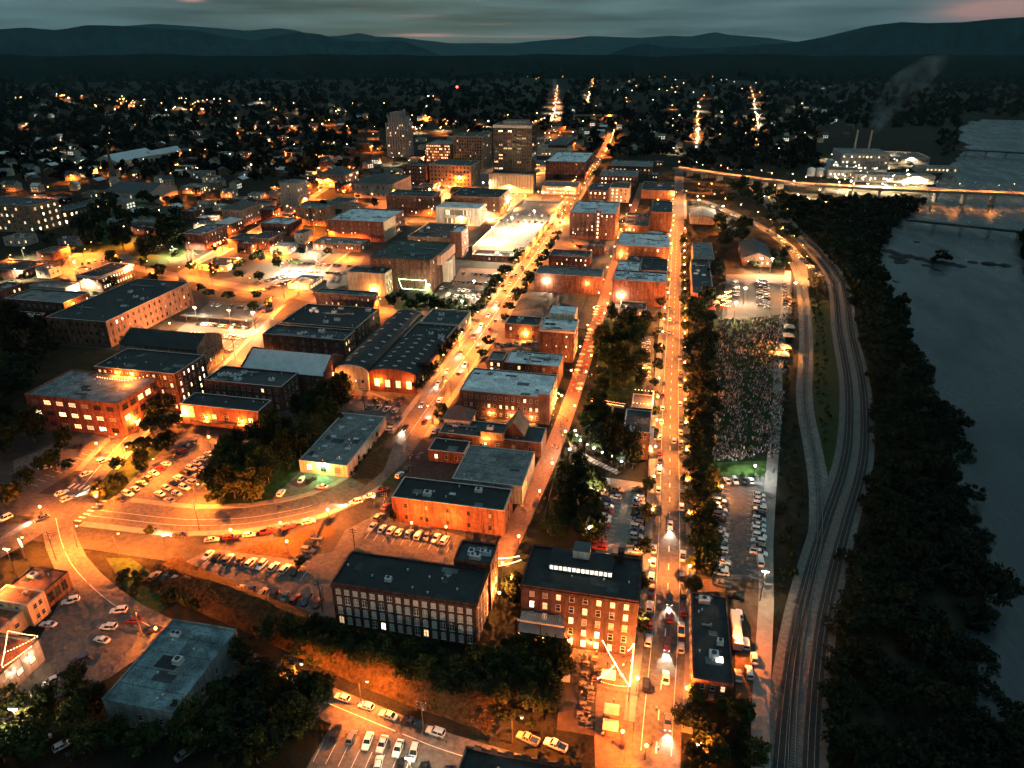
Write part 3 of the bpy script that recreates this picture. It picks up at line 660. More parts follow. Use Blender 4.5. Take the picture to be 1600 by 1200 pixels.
    for (x, y, s, hh) in chimneys:
        mb = MB(); mb.box(-s / 2, -s / 2, 0, s / 2, s / 2, hh); mb.box(-s / 2 - .12, -s / 2 - .12, hh, s / 2 + .12, s / 2 + .12, hh + .25); mb.build('chimney', W, T, (x, y, (rz_ - 1.0)))
    return T
def addbox(T, name, m, x0, x1, y0, y1, z0, z1, top=None):
    """a block that belongs to the building, given in world metres"""
    mb = MB(); l = T.location; mb.box(x0 - l[0], y0 - l[1], z0 - l[2], x1 - l[0], y1 - l[1], z1 - l[2], 0, 1 if top else None)
    return mb.build(name, [MATS[m]] + ([MATS[top]] if top else []), T)
# ---------------------------------------------------------------- foreground buildings
B = building
T = B('brick_mill', 'long three storey brick mill with rows of white arched windows and black roof', 14.5, (-79.5, -39, 138, 151.8), 'brick_dark', 'roof_black', dict(f=(16, 4, .08, 1.45, 2.5, 2), r=(4, 4, .15, 1.45, 2.5, 2), l=(4, 4, .05, 1.45, 2.5)), style='arch', vents=9, units=1, coping='brick_dark', par=.4, margin=.6, cornice=True)
for i in range(3): pass
T = B('stair_block', 'square brick stair block with rooftop cooling plant behind the long mill', 16.5, (-49, -38.4, 152.1, 161), 'brick_dark', 'roof_dark', dict(r=(2, 4, .2), f=(1, 1, 0)), units=3, coping='brick_dark')
T = B('brick_warehouse', 'tall dark brick warehouse with glazed roof monitor and lit windows beside the string light yard', 19, (-28, 2.4, 143, 160), 'brick_dark', 'roof_black', dict(f=(8, 5, .55, 1.3, 2.1, 1), r=(5, 5, .3, 1.3, 2.1, 1)), style='white', coping='brick_dark', par=.5, cornice=True, chimneys=((9.5, 6.5, 1.6, 5),))
mo = addbox(T, 'roof_monitor', 'roof_dark', -22, -5, 150.5, 157, 18.5, 21.0, 'roof_black')
mb = MB()
for i in range(14): mb.box(-21.6 + i * 1.2, 150.28, 19.3, -20.7 + i * 1.2, 150.44, 20.5)
for v_ in range(len(mb.v)): pass
l = T.location; mb.v = [(x - l[0], y - l[1], z) for x, y, z in mb.v]; mb.build('monitor_window', MATS['lit_cool'], T)
addbox(T, 'lift_house', 'white_wall', -16, -11.5, 154, 158.5, 21.0, 23.4, 'glass')
mb = MB(); aw = MB()
for i in range(22): aw.box(-27.6 + i * .52, 139.6, 10.2, -27.2 + i * .52, 142.9, 10.35)
aw.box(-28.2, 139.3, 9.9, -15.8, 139.6, 10.5); aw.box(-28.2, 139.4, 6.2, -15.8, 142.95, 6.5)
aw.v = [(x - l[0], y - l[1], z) for x, y, z in aw.v]; aw.build('pergola', MATS['trim'], T)
for x in (-28, -22, -16): addbox(T, 'post', 'metal_dark', x - .12, x + .12, 139.35, 139.55, 0, 9.9)
T = B('river_pub', 'narrow two storey brick block with long black roof beside the riverside path', 6.8, (16.9, 26.5, 132.6, 163.7), 'brick_red', 'roof_black', dict(f=(3, 2, .35, 1.1, 1.7), l=(9, 2, .15, 1.1, 1.6)), units=3, par=.5, coping='brick_dark', vents=4)
addbox(T, 'skylight', 'lit_cool', 22.6, 24.4, 139.4, 141.2, 6.3, 6.75)
B('flat_shed', 'low shed with weathered blue patched roof among dark trees at bottom left', 8, (-118.4, -99.8, 96.5, 123), 'grey_wall', 'roof_blue', dict(r=(4, 1, 0), f=(3, 1, 0)), par=.25, coping='roof_blue', units=2, vents=5, seams=5)
# row at the left edge
r1 = G(106, 893, 6); r2 = G(65, 928, 6)
T = B('garage_row', 'red roofed garage with open bays facing the left parking lot', 6, (r1[0] - 12, r1[0], r2[1], r1[1]), 'brick_brown', 'roof_red', dict(r=(3, 1, 0, 3.4, 3.2)), par=.3, coping='roof_black', style='dark', units=1)
r3 = G(40, 946, 7.5)
T = B('corner_house', 'cream three storey house in the middle of the red roofed row', 7.5, (r1[0] - 11, r1[0] + 1.5, r3[1], r2[1] - .2), 'cream', 'roof_red', dict(r=(2, 2, 0, 1.2, 1.5), f=(2, 2, 0)), par=.3, chimneys=((2, 1, .8, 1.8),))
T = B('annex', 'low cream annex with white framed windows at the left edge', 5.5, (r1[0] - 12, r1[0] - .3, r3[1] - 16, r3[1] - .2), 'cream', 'roof_red', dict(r=(4, 1, 0, 1.6, 1.3)), style='white', par=.3)
p4 = G(62, 1000, 7)
T = B('terrace_restaurant', 'pale restaurant with rooftop deck under strings of bulbs at left edge', 7, (p4[0] - 16, p4[0] - .5, p4[1] - 18, p4[1]), 'concrete', 'roof_red', dict(r=(4, 1, .8, 1.8, 1.6, 2)), par=1.0, coping='metal_dark', style='dark')
REST = (p4[0], p4[1])
fl = G(728, 1166, 9); fr = G(905, 1200, 9)
T = B('dark_block', 'dark roofed building with notched parapet at the bottom edge', 9, (fl[0], fr[0] + 4, fl[1] - 16, fl[1]), 'brick_dark', 'roof_black', dict(), par=.6, coping='roof_black')
for i in range(8):
    x = fl[0] + 2 + i * 3.6; addbox(T, 'merlon', 'brick_dark', x, x + 1.5, fl[1] - .42, fl[1] + .03, 9.02, 10.0)
# ---------------------------------------------------------------- middle ground, left of the main street
B('brick_shop', 'brick shop with two black roofs facing a row of white cars', 10, rectpx(10, nl=(611, 775), nr=(789, 800), fr=(800, 762), fl=(632, 747)), 'brick_red', 'roof_black', dict(f=(5, 2, .0, 1.1, 1.5), r=(3, 2, .0)), style='dark', units=2, par=.5, coping='trim', skylights=(1, 1))
B('grey_hall', 'low hall with large plain grey membrane roof behind the brick shop', 7.5, rectpx(7.5, nl=(704, 750), nr=(818, 758), fr=(835, 704), fl=(734, 697)), 'grey_wall', 'roof_grey', dict(f=(4, 1, 0), r=(5, 1, .2)), par=.3, seams=4, coping='trim')
B('black_shed', 'small black roofed shed against the grey hall', 5, rectpx(5, nl=(669, 702), nr=(722, 709), fr=(738, 690)), 'brick_dark', 'roof_black', dict(f=(3, 1, .2)), par=.4, coping='trim')
T = B('depot', 'sprawling depot under a dark blue roof with cooling plant', 6.5, rectpx(6.5, nl=(684, 678), nr=(846, 690), fr=(857, 662), fl=(694, 660)), 'brick_dark', 'roof_dark', dict(l=(2, 1, .2), f=(6, 1, .1)), units=4, par=.4, vents=6)
u0, u1, v0, v1 = rectpx(6.5, nl=(684, 678), nr=(846, 690), fr=(857, 662), fl=(694, 660))
addbox(T, 'plant_room', 'brick_tan', u0 + (u1 - u0) * .42, u0 + (u1 - u0) * .64, v0 - .3, v0 + 5, 5.8, 9.2, 'roof_dark'); roof_unit(T, u0 + (u1 - u0) * .5 - T.location[0], v0 + 2.4 - T.location[1], 9.2, 2.5, 2, 1.2)
B('hip_house', 'small white house with grey hipped roof on the main street kerb', 8.5, rectpx(8.5, nl=(694, 652), nr=(734, 658), fr=(742, 642)), 'white_wall', 'shingle', dict(f=(2, 2, 0, 1.3, 1.4), r=(2, 2, .3)), shape='hip', rise=4, coping='trim', style='dark')
B('gabled_house', 'dark shingled house with a steep front gable between depot and white roofed mill', 8, rectpx(8, nl=(787, 676), nr=(818, 680), fr=(826, 660)), 'brick_dark', 'shingle', dict(f=(3, 2, .1)), shape='gable_v', rise=5)
T = B('white_roof_mill', 'brick mill with broad white roof on the main street', 12.5, rectpx(12.5, nl=(718, 609), nr=(856, 622), fr=(873, 586)), 'brick_dark', 'roof_white', dict(f=(14, 3, .12, 1.2, 1.7), r=(5, 3, .2)), par=.5, vents=9, units=1, coping='stone')
u0, u1, v0, v1 = rectpx(12.5, nl=(718, 609), nr=(856, 622), fr=(873, 586))
addbox(T, 'stair_tower', 'brick_dark', u1 - 4.5, u1 + .4, v0 - .4, v0 + 5.5, 0, 14.2, 'roof_white')
T = B('plant_roof_block', 'brick block with rows of rooftop cooling units behind the white roofed mill', 11, rectpx(11, nl=(788, 566), nr=(872, 573), fr=(882, 554)), 'brick_dark', 'roof_white', dict(f=(6, 3, .1)), units=9, par=.5)
B('red_annex', 'small red brick annex with pale roof beside the cooling units', 7, rectpx(7, nl=(762, 561), nr=(787, 564), fr=(791, 550)), 'brick_orange', 'roof_grey', dict(f=(3, 2, .3)))
T = B('cornice_block', 'tall brick block with white cornice and rooftop terrace above the market street', 17.5, rectpx(17.5, nl=(843, 513), nr=(895, 517), fr=(906, 499)), 'brick_orange', 'roof_white', dict(f=(3, 3, .7, .7, .9, 3), r=(5, 4, .4, 1.2, 1.8)), cornice=True, coping='frame_white', units=3, par=.9)
u0, u1, v0, v1 = rectpx(17.5, nl=(843, 513), nr=(895, 517), fr=(906, 499))
addbox(T, 'penthouse', 'cream', u0 + 2, u1 - 2, v1 - .4, v1 + 12, 0, 20, 'roof_white')
B('low_brick', 'low brick workshop lit by a bright wall lamp beside the cornice block', 9, rectpx(9, nl=(789, 505), nr=(842, 509), fr=(848, 496)), 'brick_orange', 'roof_dark', dict(f=(4, 2, .25), l=(3, 2, .2)), units=2)
B('long_brick', 'long windowless brick warehouse with curved grey roof and two wall lamps', 12.5, rectpx(12.5, nl=(836, 426), nr=(940, 434), fr=(943, 421)), 'brick_red', 'roof_grey', dict(f=(3, 1, 0, .9, 1.0), l=(4, 2, .2)), par=.4, seams=3)
B('red_terrace', 'red brick terrace with small lit windows behind the long warehouse', 8, rectpx(8, nl=(858, 398), nr=(921, 403), fr=(926, 392)), 'brick_red', 'roof_dark', dict(f=(8, 2, .3, 1.1, 1.4), l=(3, 2, .2)), chimneys=((-8, 2, .8, 2.2), (0, 2, .8, 2.2), (8, 2, .8, 2.2)))
T = B('seven_storey_block', 'seven storey brick apartment block with white stair tower and flat roof', 22, rectpx(22, nl=(891, 331), nr=(963, 335), fr=(968, 316)), 'brick_red', 'roof_white', dict(f=(9, 7, .22, 1.2, 1.6), r=(4, 7, .15, 1.2, 1.6), l=(4, 7, .2, 1.2, 1.6)), units=6, par=.7, coping='trim')
u0, u1, v0, v1 = rectpx(22, nl=(891, 331), nr=(963, 335), fr=(968, 316)); m_ = u0 + (u1 - u0) * .63
s_ = addbox(T, 'stair_tower', 'brick_orange', m_ - 2, m_ + 2, v0 - 1.6, v0 + 2, 0, 25, 'roof_white')
for i in range(7):
    mb = MB(); mb.box(-.6, -.06, 0, .6, .02, 1.5); mb.build('stair_window', MATS['lit_bright'], T, (m_ - T.location[0], v0 - 1.62 - T.location[1], 1.6 + i * 3.2))
B('narrow_tower', 'plain brick tower block right of the seven storey apartments', 17, rectpx(17, nl=(1017, 331), nr=(1050, 332), fr=(1052, 315)), 'brick_dark', 'roof_dark', dict(r=(4, 4, .2), f=(1, 1, 0)), units=2)
B('low_dark_block', 'low dark roofed block with four lit windows beside the narrow tower', 7, rectpx(7, nl=(974, 352), nr=(1015, 354), fr=(1016, 334)), 'brick_dark', 'roof_dark', dict(f=(6, 1, .6)), units=3)
B('plant_block', 'dark brick block with white roof crowded with plant', 12, rectpx(12, nl=(964, 382), nr=(1045, 388), fr=(1047, 366)), 'brick_dark', 'roof_white', dict(f=(8, 3, .1), r=(4, 3, .3)), units=10)
B('pale_roof_block', 'small pale roofed block left of the bare brick wall', 8, rectpx(8, nl=(962, 424), nr=(999, 426), fr=(1000, 408)), 'brick_dark', 'roof_white', dict(l=(3, 2, .2)), units=2)
B('bare_brick', 'bare brick block with two small windows beside the river street', 11, rectpx(11, nl=(1000, 422), nr=(1043, 424), fr=(1044, 405)), 'brick_red', 'roof_black', dict(f=(2, 2, .2, 1, 1.1), r=(4, 3, .3)))
B('vent_row_block', 'brick warehouse with white roof and rows of dark vents', 16, rectpx(16, nl=(957, 437), nr=(1041, 441), fr=(1043, 426)), 'brick_red', 'roof_white', dict(f=(3, 1, 0, 1, 1.2), r=(4, 4, .3)), units=12, vents=8)
B('annex', 'low annex with dark roof under the brick warehouse with the vents', 4.5, rectpx(4.5, nl=(968, 482), nr=(1010, 484), fr=(1011, 472)), 'concrete', 'roof_dark', dict(f=(3, 1, .2)))
T = B('path_house', 'narrow three storey brick building with balconies between wooded bank and river street', 12, rectpx(12, nl=(974, 673), nr=(1013, 676), fr=(1022, 643)), 'brick_brown', 'roof_dark', dict(f=(5, 3, .1, .9, 1.2), r=(5, 3, .4)), par=.5, units=1, coping='frame_white')
u0, u1, v0, v1 = rectpx(12, nl=(974, 673), nr=(1013, 676), fr=(1022, 643))
for k in range(3): addbox(T, 'balcony', 'frame_white', u1 + .02, u1 + 1.4, v0 + 1, v0 + 9, 3 + k * 3.2, 3.2 + k * 3.2)
B('roof_terrace', 'flat roofed annex with a lit rooftop terrace behind the narrow building', 13, (u0 + 2, u1, v1 + .2, v1 + 13), 'brick_brown', 'concrete_slab', dict(r=(3, 3, .5)), par=1.0, coping='frame_white'); RT = (u0 + 2, u1, v1 + .2, v1 + 13)
# right of the river street
B('grey_roof_block', 'low block with plain grey roof across the river street', 8, rectpx(8, nl=(1083, 404), nr=(1114, 405), fr=(1114, 380)), 'brick_brown', 'roof_grey', dict(l=(6, 2, .4)), par=.4)
B('dark_roof_row', 'long dark roofed row beside the event lot', 7, rectpx(7, nl=(1082, 458), nr=(1108, 459), fr=(1114, 407)), 'brick_red', 'roof_dark', dict(l=(10, 2, .4), f=(3, 1, .3)), units=6, vents=6)
B('rail_shed', 'long low goods shed at the top of the river street', 6, rectpx(6, nl=(1079, 340), nr=(1118, 341), fr=(1117, 327)), 'grey_wall', 'roof_grey', dict(l=(5, 1, .3)), shape='gable_v', rise=2)
B('station_house', 'old station house with steep grey roof inside the road bend', 6, rectpx(6, nl=(1162, 404), nr=(1203, 404), fr=(1200, 382)), 'brick_brown', 'shingle', dict(f=(5, 1, .5, 1.2, 1.7, 5), l=(4, 1, .3)), shape='gable_v', rise=4)
# ---------------------------------------------------------------- left of the main street
B('pale_workshop', 'workshop with pale metal roof and green lamp beside the curved street', 5.2, rectpx(5.2, nl=(467, 720), nr=(545, 727), fr=(601, 651), fl=(535, 645)), 'cream', 'roof_grey', dict(f=(3, 1, .35, 2.2, 2.4), r=(2, 1, 0)), par=.15, skylights=(2, 5), seams=2, style='dark', coping='trim')

V1 = (G(524, 578, 9)[0], G(573, 585, 9)[0], G(540, 580, 9)[1], G(640, 492, 9)[1])
B('market_hall', 'long market hall with barrel roof and cream arched front', 9, V1, 'cream', 'roof_black', dict(f=(4, 1, .2, 1.2, 1.4)), shape='vault', rise=3.2, skylights=(9, (-.45, .45)), style='dark', coping='trim')
V2 = (V1[1] + .15, G(648, 592, 9)[0], V1[2] + .6, G(660, 533, 9)[1])
B('market_hall', 'wide red brick market hall with shallow barrel roof and four white windows', 9, V2, 'brick_red', 'roof_black', dict(f=(4, 1, 1.0, 2.4, 3.6, 1), r=(8, 1, .2, 1.4, 2.6)), shape='vault', rise=2.6, skylights=(7, (-.6, 0, .6)), style='white', coping='brick_red')
B('market_annex', 'dark flat roof behind the wide market hall', 9.5, (V2[0] + .5, V2[1] + .1, V2[3] + .3, V2[3] + 24), 'brick_brown', 'roof_black', dict(r=(6, 2, .2)), units=5, vents=8)
B('corner_store', 'pale fronted corner store with dark roof at the head of the market halls', 10, (V2[0] + 2, V2[1] + 1.5, V2[3] + 24.6, V2[3] + 48), 'cream', 'roof_dark', dict(r=(6, 2, .15)), units=2)

B('pale_gable_mill', 'mill with broad pale grey gable roof beside the station lot', 10, (G(376, 576, 10)[0], G(508, 586, 10)[0], G(440, 581, 10)[1], G(440, 581, 10)[1] + 22), 'brick_red', 'roof_metal', dict(f=(8, 2, .1), r=(4, 2, .1), l=(4, 2, .3)), shape='gable_u', rise=5.5, steps=True)
B('dark_works', 'dark brick works with cluttered roof in front of the pale gable mill', 12, rectpx(12, nl=(317, 594), nr=(440, 604), fr=(466, 582)), 'brick_dark', 'roof_dark', dict(f=(11, 3, .08), r=(4, 3, .3)), units=8, vents=6)
B('sign_store', 'red brick store with two white panels and black roof over the amber lot', 9.5, rectpx(9.5, nl=(280, 631), nr=(406, 643), fr=(422, 625)), 'brick_red', 'roof_black', dict(f=(6, 1, .5, 2.0, 2.0, 5)), par=.5)
u0, u1, v0, v1 = rectpx(9.5, nl=(280, 631), nr=(406, 643), fr=(422, 625)); T = [o for o in bpy.data.objects if o.name.startswith('sign_store')][0]
for z in (3.6, 6.4): addbox(T, 'sign_panel', 'frame_white', u0 + .5, u0 + 6.2, v0 - .14, v0 - .02, z, z + 2.4)
addbox(T, 'awning', 'metal_dark', u0 + 5, u1 - 1, v0 - 2.6, v0 - .05, 3.0, 3.25)
B('stepped_gable_loft', 'brick loft with stepped gables and long dark roof at the station lot', 13.5, rectpx(13.5, nl=(186, 537), nr=(309, 547), fr=(345, 524)), 'brick_tan', 'roof_black', dict(f=(12, 3, .05), r=(6, 4, .1, 1.1, 1.8)), shape='gable_u', rise=4.5, steps=True)
T = B('terrace_block', 'big brick block with blue roof and lit rooftop terrace over the hill street', 15.5, rectpx(15.5, nl=(38, 616), nr=(180, 631), fr=(252, 591)), 'brick_red', 'roof_blue', dict(f=(7, 3, .35, 3.4, 2.0, 1), r=(5, 3, .3, 3.2, 2.4, 1)), par=.4, coping='brick_orange', style='dark')
TB = rectpx(15.5, nl=(38, 616), nr=(180, 631), fr=(252, 591))
T = B('dark_lofts', 'dark slab of lofts with lit windows rising behind the rooftop terrace', 18, (TB[0] + 12, TB[1] + 8, TB[3] + .3, TB[3] + 22), 'brick_dark', 'roof_black', dict(f=(14, 5, .18), r=(6, 5, .35, 1.1, 1.9, 2)), par=.5)
B('long_red_warehouse', 'long red brick warehouse with dark roof and rows of arched windows', 14.5, rectpx(14.5, nl=(67, 497), nr=(165, 501), fr=(299, 441)), 'brick_orange', 'roof_black', dict(r=(16, 3, .03, 1.3, 1.9), f=(9, 3, .0)), units=5, vents=8, par=.4, style='dark')
B('lit_corner_block', 'two storey corner block with a lit upper row of windows', 10, rectpx(10, nl=(119, 430), nr=(157, 433), fr=(207, 412)), 'brick_brown', 'roof_black', dict(f=(5, 2, .3, 1.3, 1.8, 1), r=(12, 2, .75, 1.4, 1.9, 1)), coping='frame_white', cornice=True, style='white')
B('grey_sheds', 'low grey roofed sheds left of the lit corner block', 5, rectpx(5, nl=(46, 446), nr=(105, 451), fr=(118, 442)), 'grey_wall', 'roof_grey', dict(f=(5, 1, 0)), units=3)
B('grey_depot', 'long low depot with grey roof above the long red warehouse', 6, rectpx(6, nl=(7, 466), nr=(100, 474), fr=(137, 457)), 'brick_dark', 'roof_grey', dict(f=(9, 1, 0, 1.6, 1.6), r=(6, 1, .1)), vents=4)
B('small_white_roof', 'small pale roofed store at the left edge below the grey depot', 5, rectpx(5, nl=(-20, 489), nr=(54, 497), fr=(68, 489)), 'brick_red', 'roof_white', dict(r=(3, 1, .3)), units=2)
B('dark_row', 'dark roofed brick row at the left edge above the grey sheds', 6, rectpx(6, nl=(-30, 418), nr=(35, 424), fr=(74, 409)), 'brick_red', 'roof_black', dict(r=(5, 1, .4), f=(5, 1, .1)))
B('school', 'large school with lit classroom windows on the left edge', 24, rectpx(24, nl=(-60, 317), nr=(48, 321), fr=(90, 311)), 'brick_tan', 'roof_dark', dict(f=(12, 4, .35, 2, 2.4, 1), r=(4, 4, .9, 2.2, 2.6, 1)), coping='trim', units=2)
T = B('school_wing', 'long school wing with lit windows running into dark trees', 14, rectpx(14, nl=(76, 328), nr=(112, 329), fr=(165, 312)), 'brick_brown', 'roof_dark', dict(r=(9, 2, .8, 2.4, 2.4, 2), f=(3, 2, .9, 2.6, 3, 2)))
B('orange_hall', 'low brick hall glowing in street light below the school', 6, rectpx(6, nl=(57, 393), nr=(82, 395), fr=(108, 386)), 'brick_orange', 'roof_dark', dict(r=(5, 1, .1)))
B('corner_pharmacy', 'brick corner house with lit shopfront on the upper street', 13, rectpx(13, nl=(286, 364), nr=(317, 367), fr=(352, 352)), 'brick_red', 'roof_grey', dict(r=(7, 3, .3), f=(2, 2, .1)), units=4, coping='frame_white', doors=(('r', -4, 3, 2.8, 1), ('r', 4, 3, 2.8, 1)))
B('small_hip_house', 'small house with pale hipped roof behind the corner shopfront', 9, rectpx(9, nl=(334, 349), nr=(362, 350), fr=(376, 342)), 'brick_red', 'roof_metal', dict(r=(5, 2, .2)), shape='hip', rise=3)
B('hip_hall', 'pink walled hall with broad dark hipped roof', 15, rectpx(15, nl=(345, 327), nr=(378, 328), fr=(404, 318)), 'pink_wall', 'shingle', dict(r=(7, 3, .2), f=(3, 3, .1)), shape='hip', rise=5)
B('diner', 'low diner with glowing front at the street corner', 4.5, rectpx(4.5, nl=(309, 412), nr=(338, 415), fr=(393, 404)), 'cream', 'roof_dark', dict(f=(4, 1, .5, 2, 1.6, 5), r=(7, 1, .8, 2.4, 2, 5)), coping='frame_white', units=2)
B('brick_store', 'one storey brick store with dark roof beside the upper street', 7, rectpx(7, nl=(358, 373), nr=(410, 378), fr=(428, 367)), 'brick_red', 'roof_dark', dict(f=(2, 1, 0), r=(3, 1, .3)))
B('pale_slab', 'tall pale windowless slab with reddish side among low houses', 26, rectpx(26, nl=(437, 286), nr=(460, 287), fr=(482, 281)), 'concrete', 'roof_grey', dict(f=(1, 6, .3, 1.2, 1.6), r=(4, 6, .1)))
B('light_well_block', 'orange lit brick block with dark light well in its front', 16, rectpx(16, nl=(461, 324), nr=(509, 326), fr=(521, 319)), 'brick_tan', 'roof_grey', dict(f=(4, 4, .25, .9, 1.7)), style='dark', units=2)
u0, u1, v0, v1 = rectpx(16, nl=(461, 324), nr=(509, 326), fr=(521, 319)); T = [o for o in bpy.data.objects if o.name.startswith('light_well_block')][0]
addbox(T, 'light_well_shade', 'brick_dark', (u0 + u1) / 2 - 1.6, (u0 + u1) / 2 + 1.6, v0 - .12, v0 - .02, 0, 15.9)  # flat dark panel: the recess and its shade are only painted on
B('city_hall', 'pale city hall with hipped grey roof and tall lit windows', 15, rectpx(15, nl=(497, 271), nr=(536, 273), fr=(562, 265)), 'pink_wall', 'shingle', dict(f=(6, 3, .3, 1.5, 2.4, 2), r=(10, 3, .4, 1.5, 2.4, 2)), shape='hip', rise=6)
B('red_cottage', 'small red brick house left of the pale slab', 9, rectpx(9, nl=(407, 326), nr=(424, 328), fr=(435, 322)), 'brick_red', 'roof_dark', dict(r=(3, 2, .4)))
B('white_top_house', 'brick house with white patched roof and lit yard', 10, rectpx(10, nl=(408, 348), nr=(455, 351), fr=(467, 341)), 'brick_red', 'roof_white', dict(f=(4, 2, .4, 1.1, 1.6, 2)), units=3)
B('dark_top_house', 'brick house with dark roof beside a bright white lamp', 8, rectpx(8, nl=(392, 371), nr=(422, 374), fr=(441, 363)), 'brick_orange', 'roof_dark', dict(f=(3, 2, .1), r=(3, 2, .3)))
B('grey_cube', 'plain grey walled block with dark roof beside the white topped house', 9, rectpx(9, nl=(461, 363), nr=(476, 366), fr=(485, 358)), 'concrete', 'roof_dark', dict(f=(2, 2, .1)))
B('white_sided_block', 'large red brick block with bright cream side and white roof edge', 17, rectpx(17, nl=(511, 343), nr=(583, 346), fr=(646, 329)), 'brick_red', 'roof_white', dict(f=(6, 4, .15, 1, 1.6), r=(12, 3, .15)), units=4)
u0, u1, v0, v1 = rectpx(17, nl=(511, 343), nr=(583, 346), fr=(646, 329)); T = [o for o in bpy.data.objects if o.name.startswith('white_sided_block')][0]
addbox(T, 'side_cladding', 'cream', u1 + .01, u1 + .12, v0 + .1, v1 - 22, 0, 16.9)
B('shop_row', 'low brick shop row with lit windows in front of the large red block', 6.5, rectpx(6.5, nl=(490, 377), nr=(563, 383), fr=(577, 373)), 'brick_orange', 'roof_grey', dict(f=(9, 1, .3), r=(3, 1, .4)), units=5)
B('grey_house', 'grey walled house with dark roof above the orange lit block', 7, rectpx(7, nl=(512, 314), nr=(541, 317), fr=(560, 309)), 'concrete', 'roof_dark', dict(r=(4, 2, .2)))
B('domed_library', 'long stone library with green grey hipped roof', 16, rectpx(16, nl=(553, 285), nr=(609, 288), fr=(644, 274)), 'concrete', 'roof_green', dict(f=(7, 2, .1, 1.6, 3), r=(8, 2, .1, 1.6, 3)), shape='hip', rise=5)
B('uptown_brick', 'wide brick block with a lamp on its front near the white office', 19, rectpx(19, nl=(604, 304), nr=(674, 308), fr=(688, 299)), 'brick_orange', 'roof_dark', dict(f=(10, 3, .15, 1.5, 1.8), r=(4, 3, .4)), units=3)
B('uptown_corner', 'brown brick block with dark roof right of the white office', 19, rectpx(19, nl=(706, 304), nr=(773, 310), fr=(800, 296)), 'brick_brown', 'roof_black', dict(f=(6, 4, .2), r=(6, 4, .3)), units=4)
B('white_office', 'white modern office with vertical fins across its front', 16, rectpx(16, nl=(681, 323), nr=(748, 326), fr=(759, 318)), 'white_wall', 'roof_white', dict(f=(24, 2, .25, .8, 4.5), r=(3, 2, 0, .8, 1)), units=2, style='plain', coping='white_wall', margin=8)
B('dark_row', 'dark roofed brick row between white office and big green roof', 11, rectpx(11, nl=(637, 369), nr=(703, 373), fr=(731, 350)), 'brick_tan', 'roof_black', dict(f=(6, 2, .1), r=(8, 3, .3)), units=6)
B('tall_brick_end', 'tall bare brick end wall beside the floodlit parking deck', 20, rectpx(20, nl=(703, 362), nr=(722, 363), fr=(730, 354)), 'brick_red', 'roof_white', dict(r=(5, 5, .3)), units=1)
T = B('theatre', 'massive theatre with green grey roof and a lit sign frame at its foot', 22, rectpx(22, nl=(567, 402), nr=(669, 406), fr=(709, 379), fl=(627, 376)), 'brick_brown', 'roof_green', dict(f=(8, 4, .06, 1.1, 2), r=(4, 4, .15)), vents=7, units=3, par=.3, coping='roof_green')
u0, u1, v0, v1 = rectpx(22, nl=(567, 402), nr=(669, 406), fr=(709, 379), fl=(627, 376))
addbox(T, 'pier', 'white_wall', u1 + .02, u1 + 5, v1 - 22, v1 - 14, 0, 15, 'roof_white'); addbox(T, 'louvre_panel', 'pink_wall', u1 + .02, u1 + 3, v1 - 34, v1 - .5, 15.2, 21.5); addbox(T, 'pier', 'concrete', u1 + .02, u1 + 4, v1 - 12, v1 - 5, 0, 15)
TH = (u0, u1, v0, v1)
B('cream_wall_block', 'block with a blank cream wall beside the theatre', 15, rectpx(15, nl=(542, 424), nr=(600, 428), fr=(614, 419)), 'cream', 'roof_dark', dict(r=(5, 3, .2)), units=1)
B('red_brick_slab', 'thin red brick slab with lit windows in front of the cream wall', 12, rectpx(12, nl=(493, 456), nr=(584, 464), fr=(588, 456)), 'brick_red', 'roof_grey', dict(f=(9, 3, .35, 1, 1.5), r=(3, 3, .3)))
B('dark_market_block', 'dark brick block with three lit corner windows behind the pale gable mill', 10, rectpx(10, nl=(411, 520), nr=(537, 533), fr=(553, 516)), 'brick_dark', 'roof_dark', dict(f=(7, 2, .12, 1.2, 1.7), r=(4, 2, .6, 1.2, 1.9, 1)), units=7)
B('stepped_roof_block', 'stepped dark roofs behind the dark brick block', 9, rectpx(9, nl=(435, 505), nr=(560, 512), fr=(590, 482)), 'brick_dark', 'roof_black', dict(r=(6, 2, .2)), units=8, vents=8)
B('kiosk', 'small bright lit drive in kiosk with flat roof', 4, rectpx(4, nl=(451, 441), nr=(480, 446), fr=(505, 431)), 'white_wall', 'roof_grey', dict(f=(4, 1, 1, 2, 2, 5), r=(5, 1, 1, 2.2, 2, 5)), units=2)
# ---------------------------------------------------------------- downtown
T = B('deco_tower', 'slender art deco tower with stepped crown and vertical piers', 48, rectpx(48, nl=(601, 193), nr=(635, 193), fr=(642, 190)), 'grey_wall', 'roof_dark', dict(f=(7, 13, .16, 1.4, 2.2, 2), r=(5, 13, .1, 1.4, 2.2), l=(3, 13, .5, 1.2, 2)), coping='stone')
u0, u1, v0, v1 = rectpx(48, nl=(601, 193), nr=(635, 193), fr=(642, 190))
for k in range(8): addbox(T, 'pier', 'stone', u0 + k * (u1 - u0 - 1) / 7, u0 + k * (u1 - u0 - 1) / 7 + 1, v0 - .6, v0 - .02, 0, 49)
addbox(T, 'crown', 'grey_wall', u0 + 3, u1 - 3, v0 + 2, v1 - 2, 48, 57, 'roof_dark'); addbox(T, 'crown', 'grey_wall', u0 + 6, u1 - 8, v0 + 4, v1 - 4, 57, 63, 'roof_grey')
for k in range(5): addbox(T, 'crown_pier', 'stone', u0 + 3.5 + k * (u1 - u0 - 8) / 4, u0 + 4.3 + k * (u1 - u0 - 8) / 4, v0 + 1.4, v0 + 1.98, 48, 58)
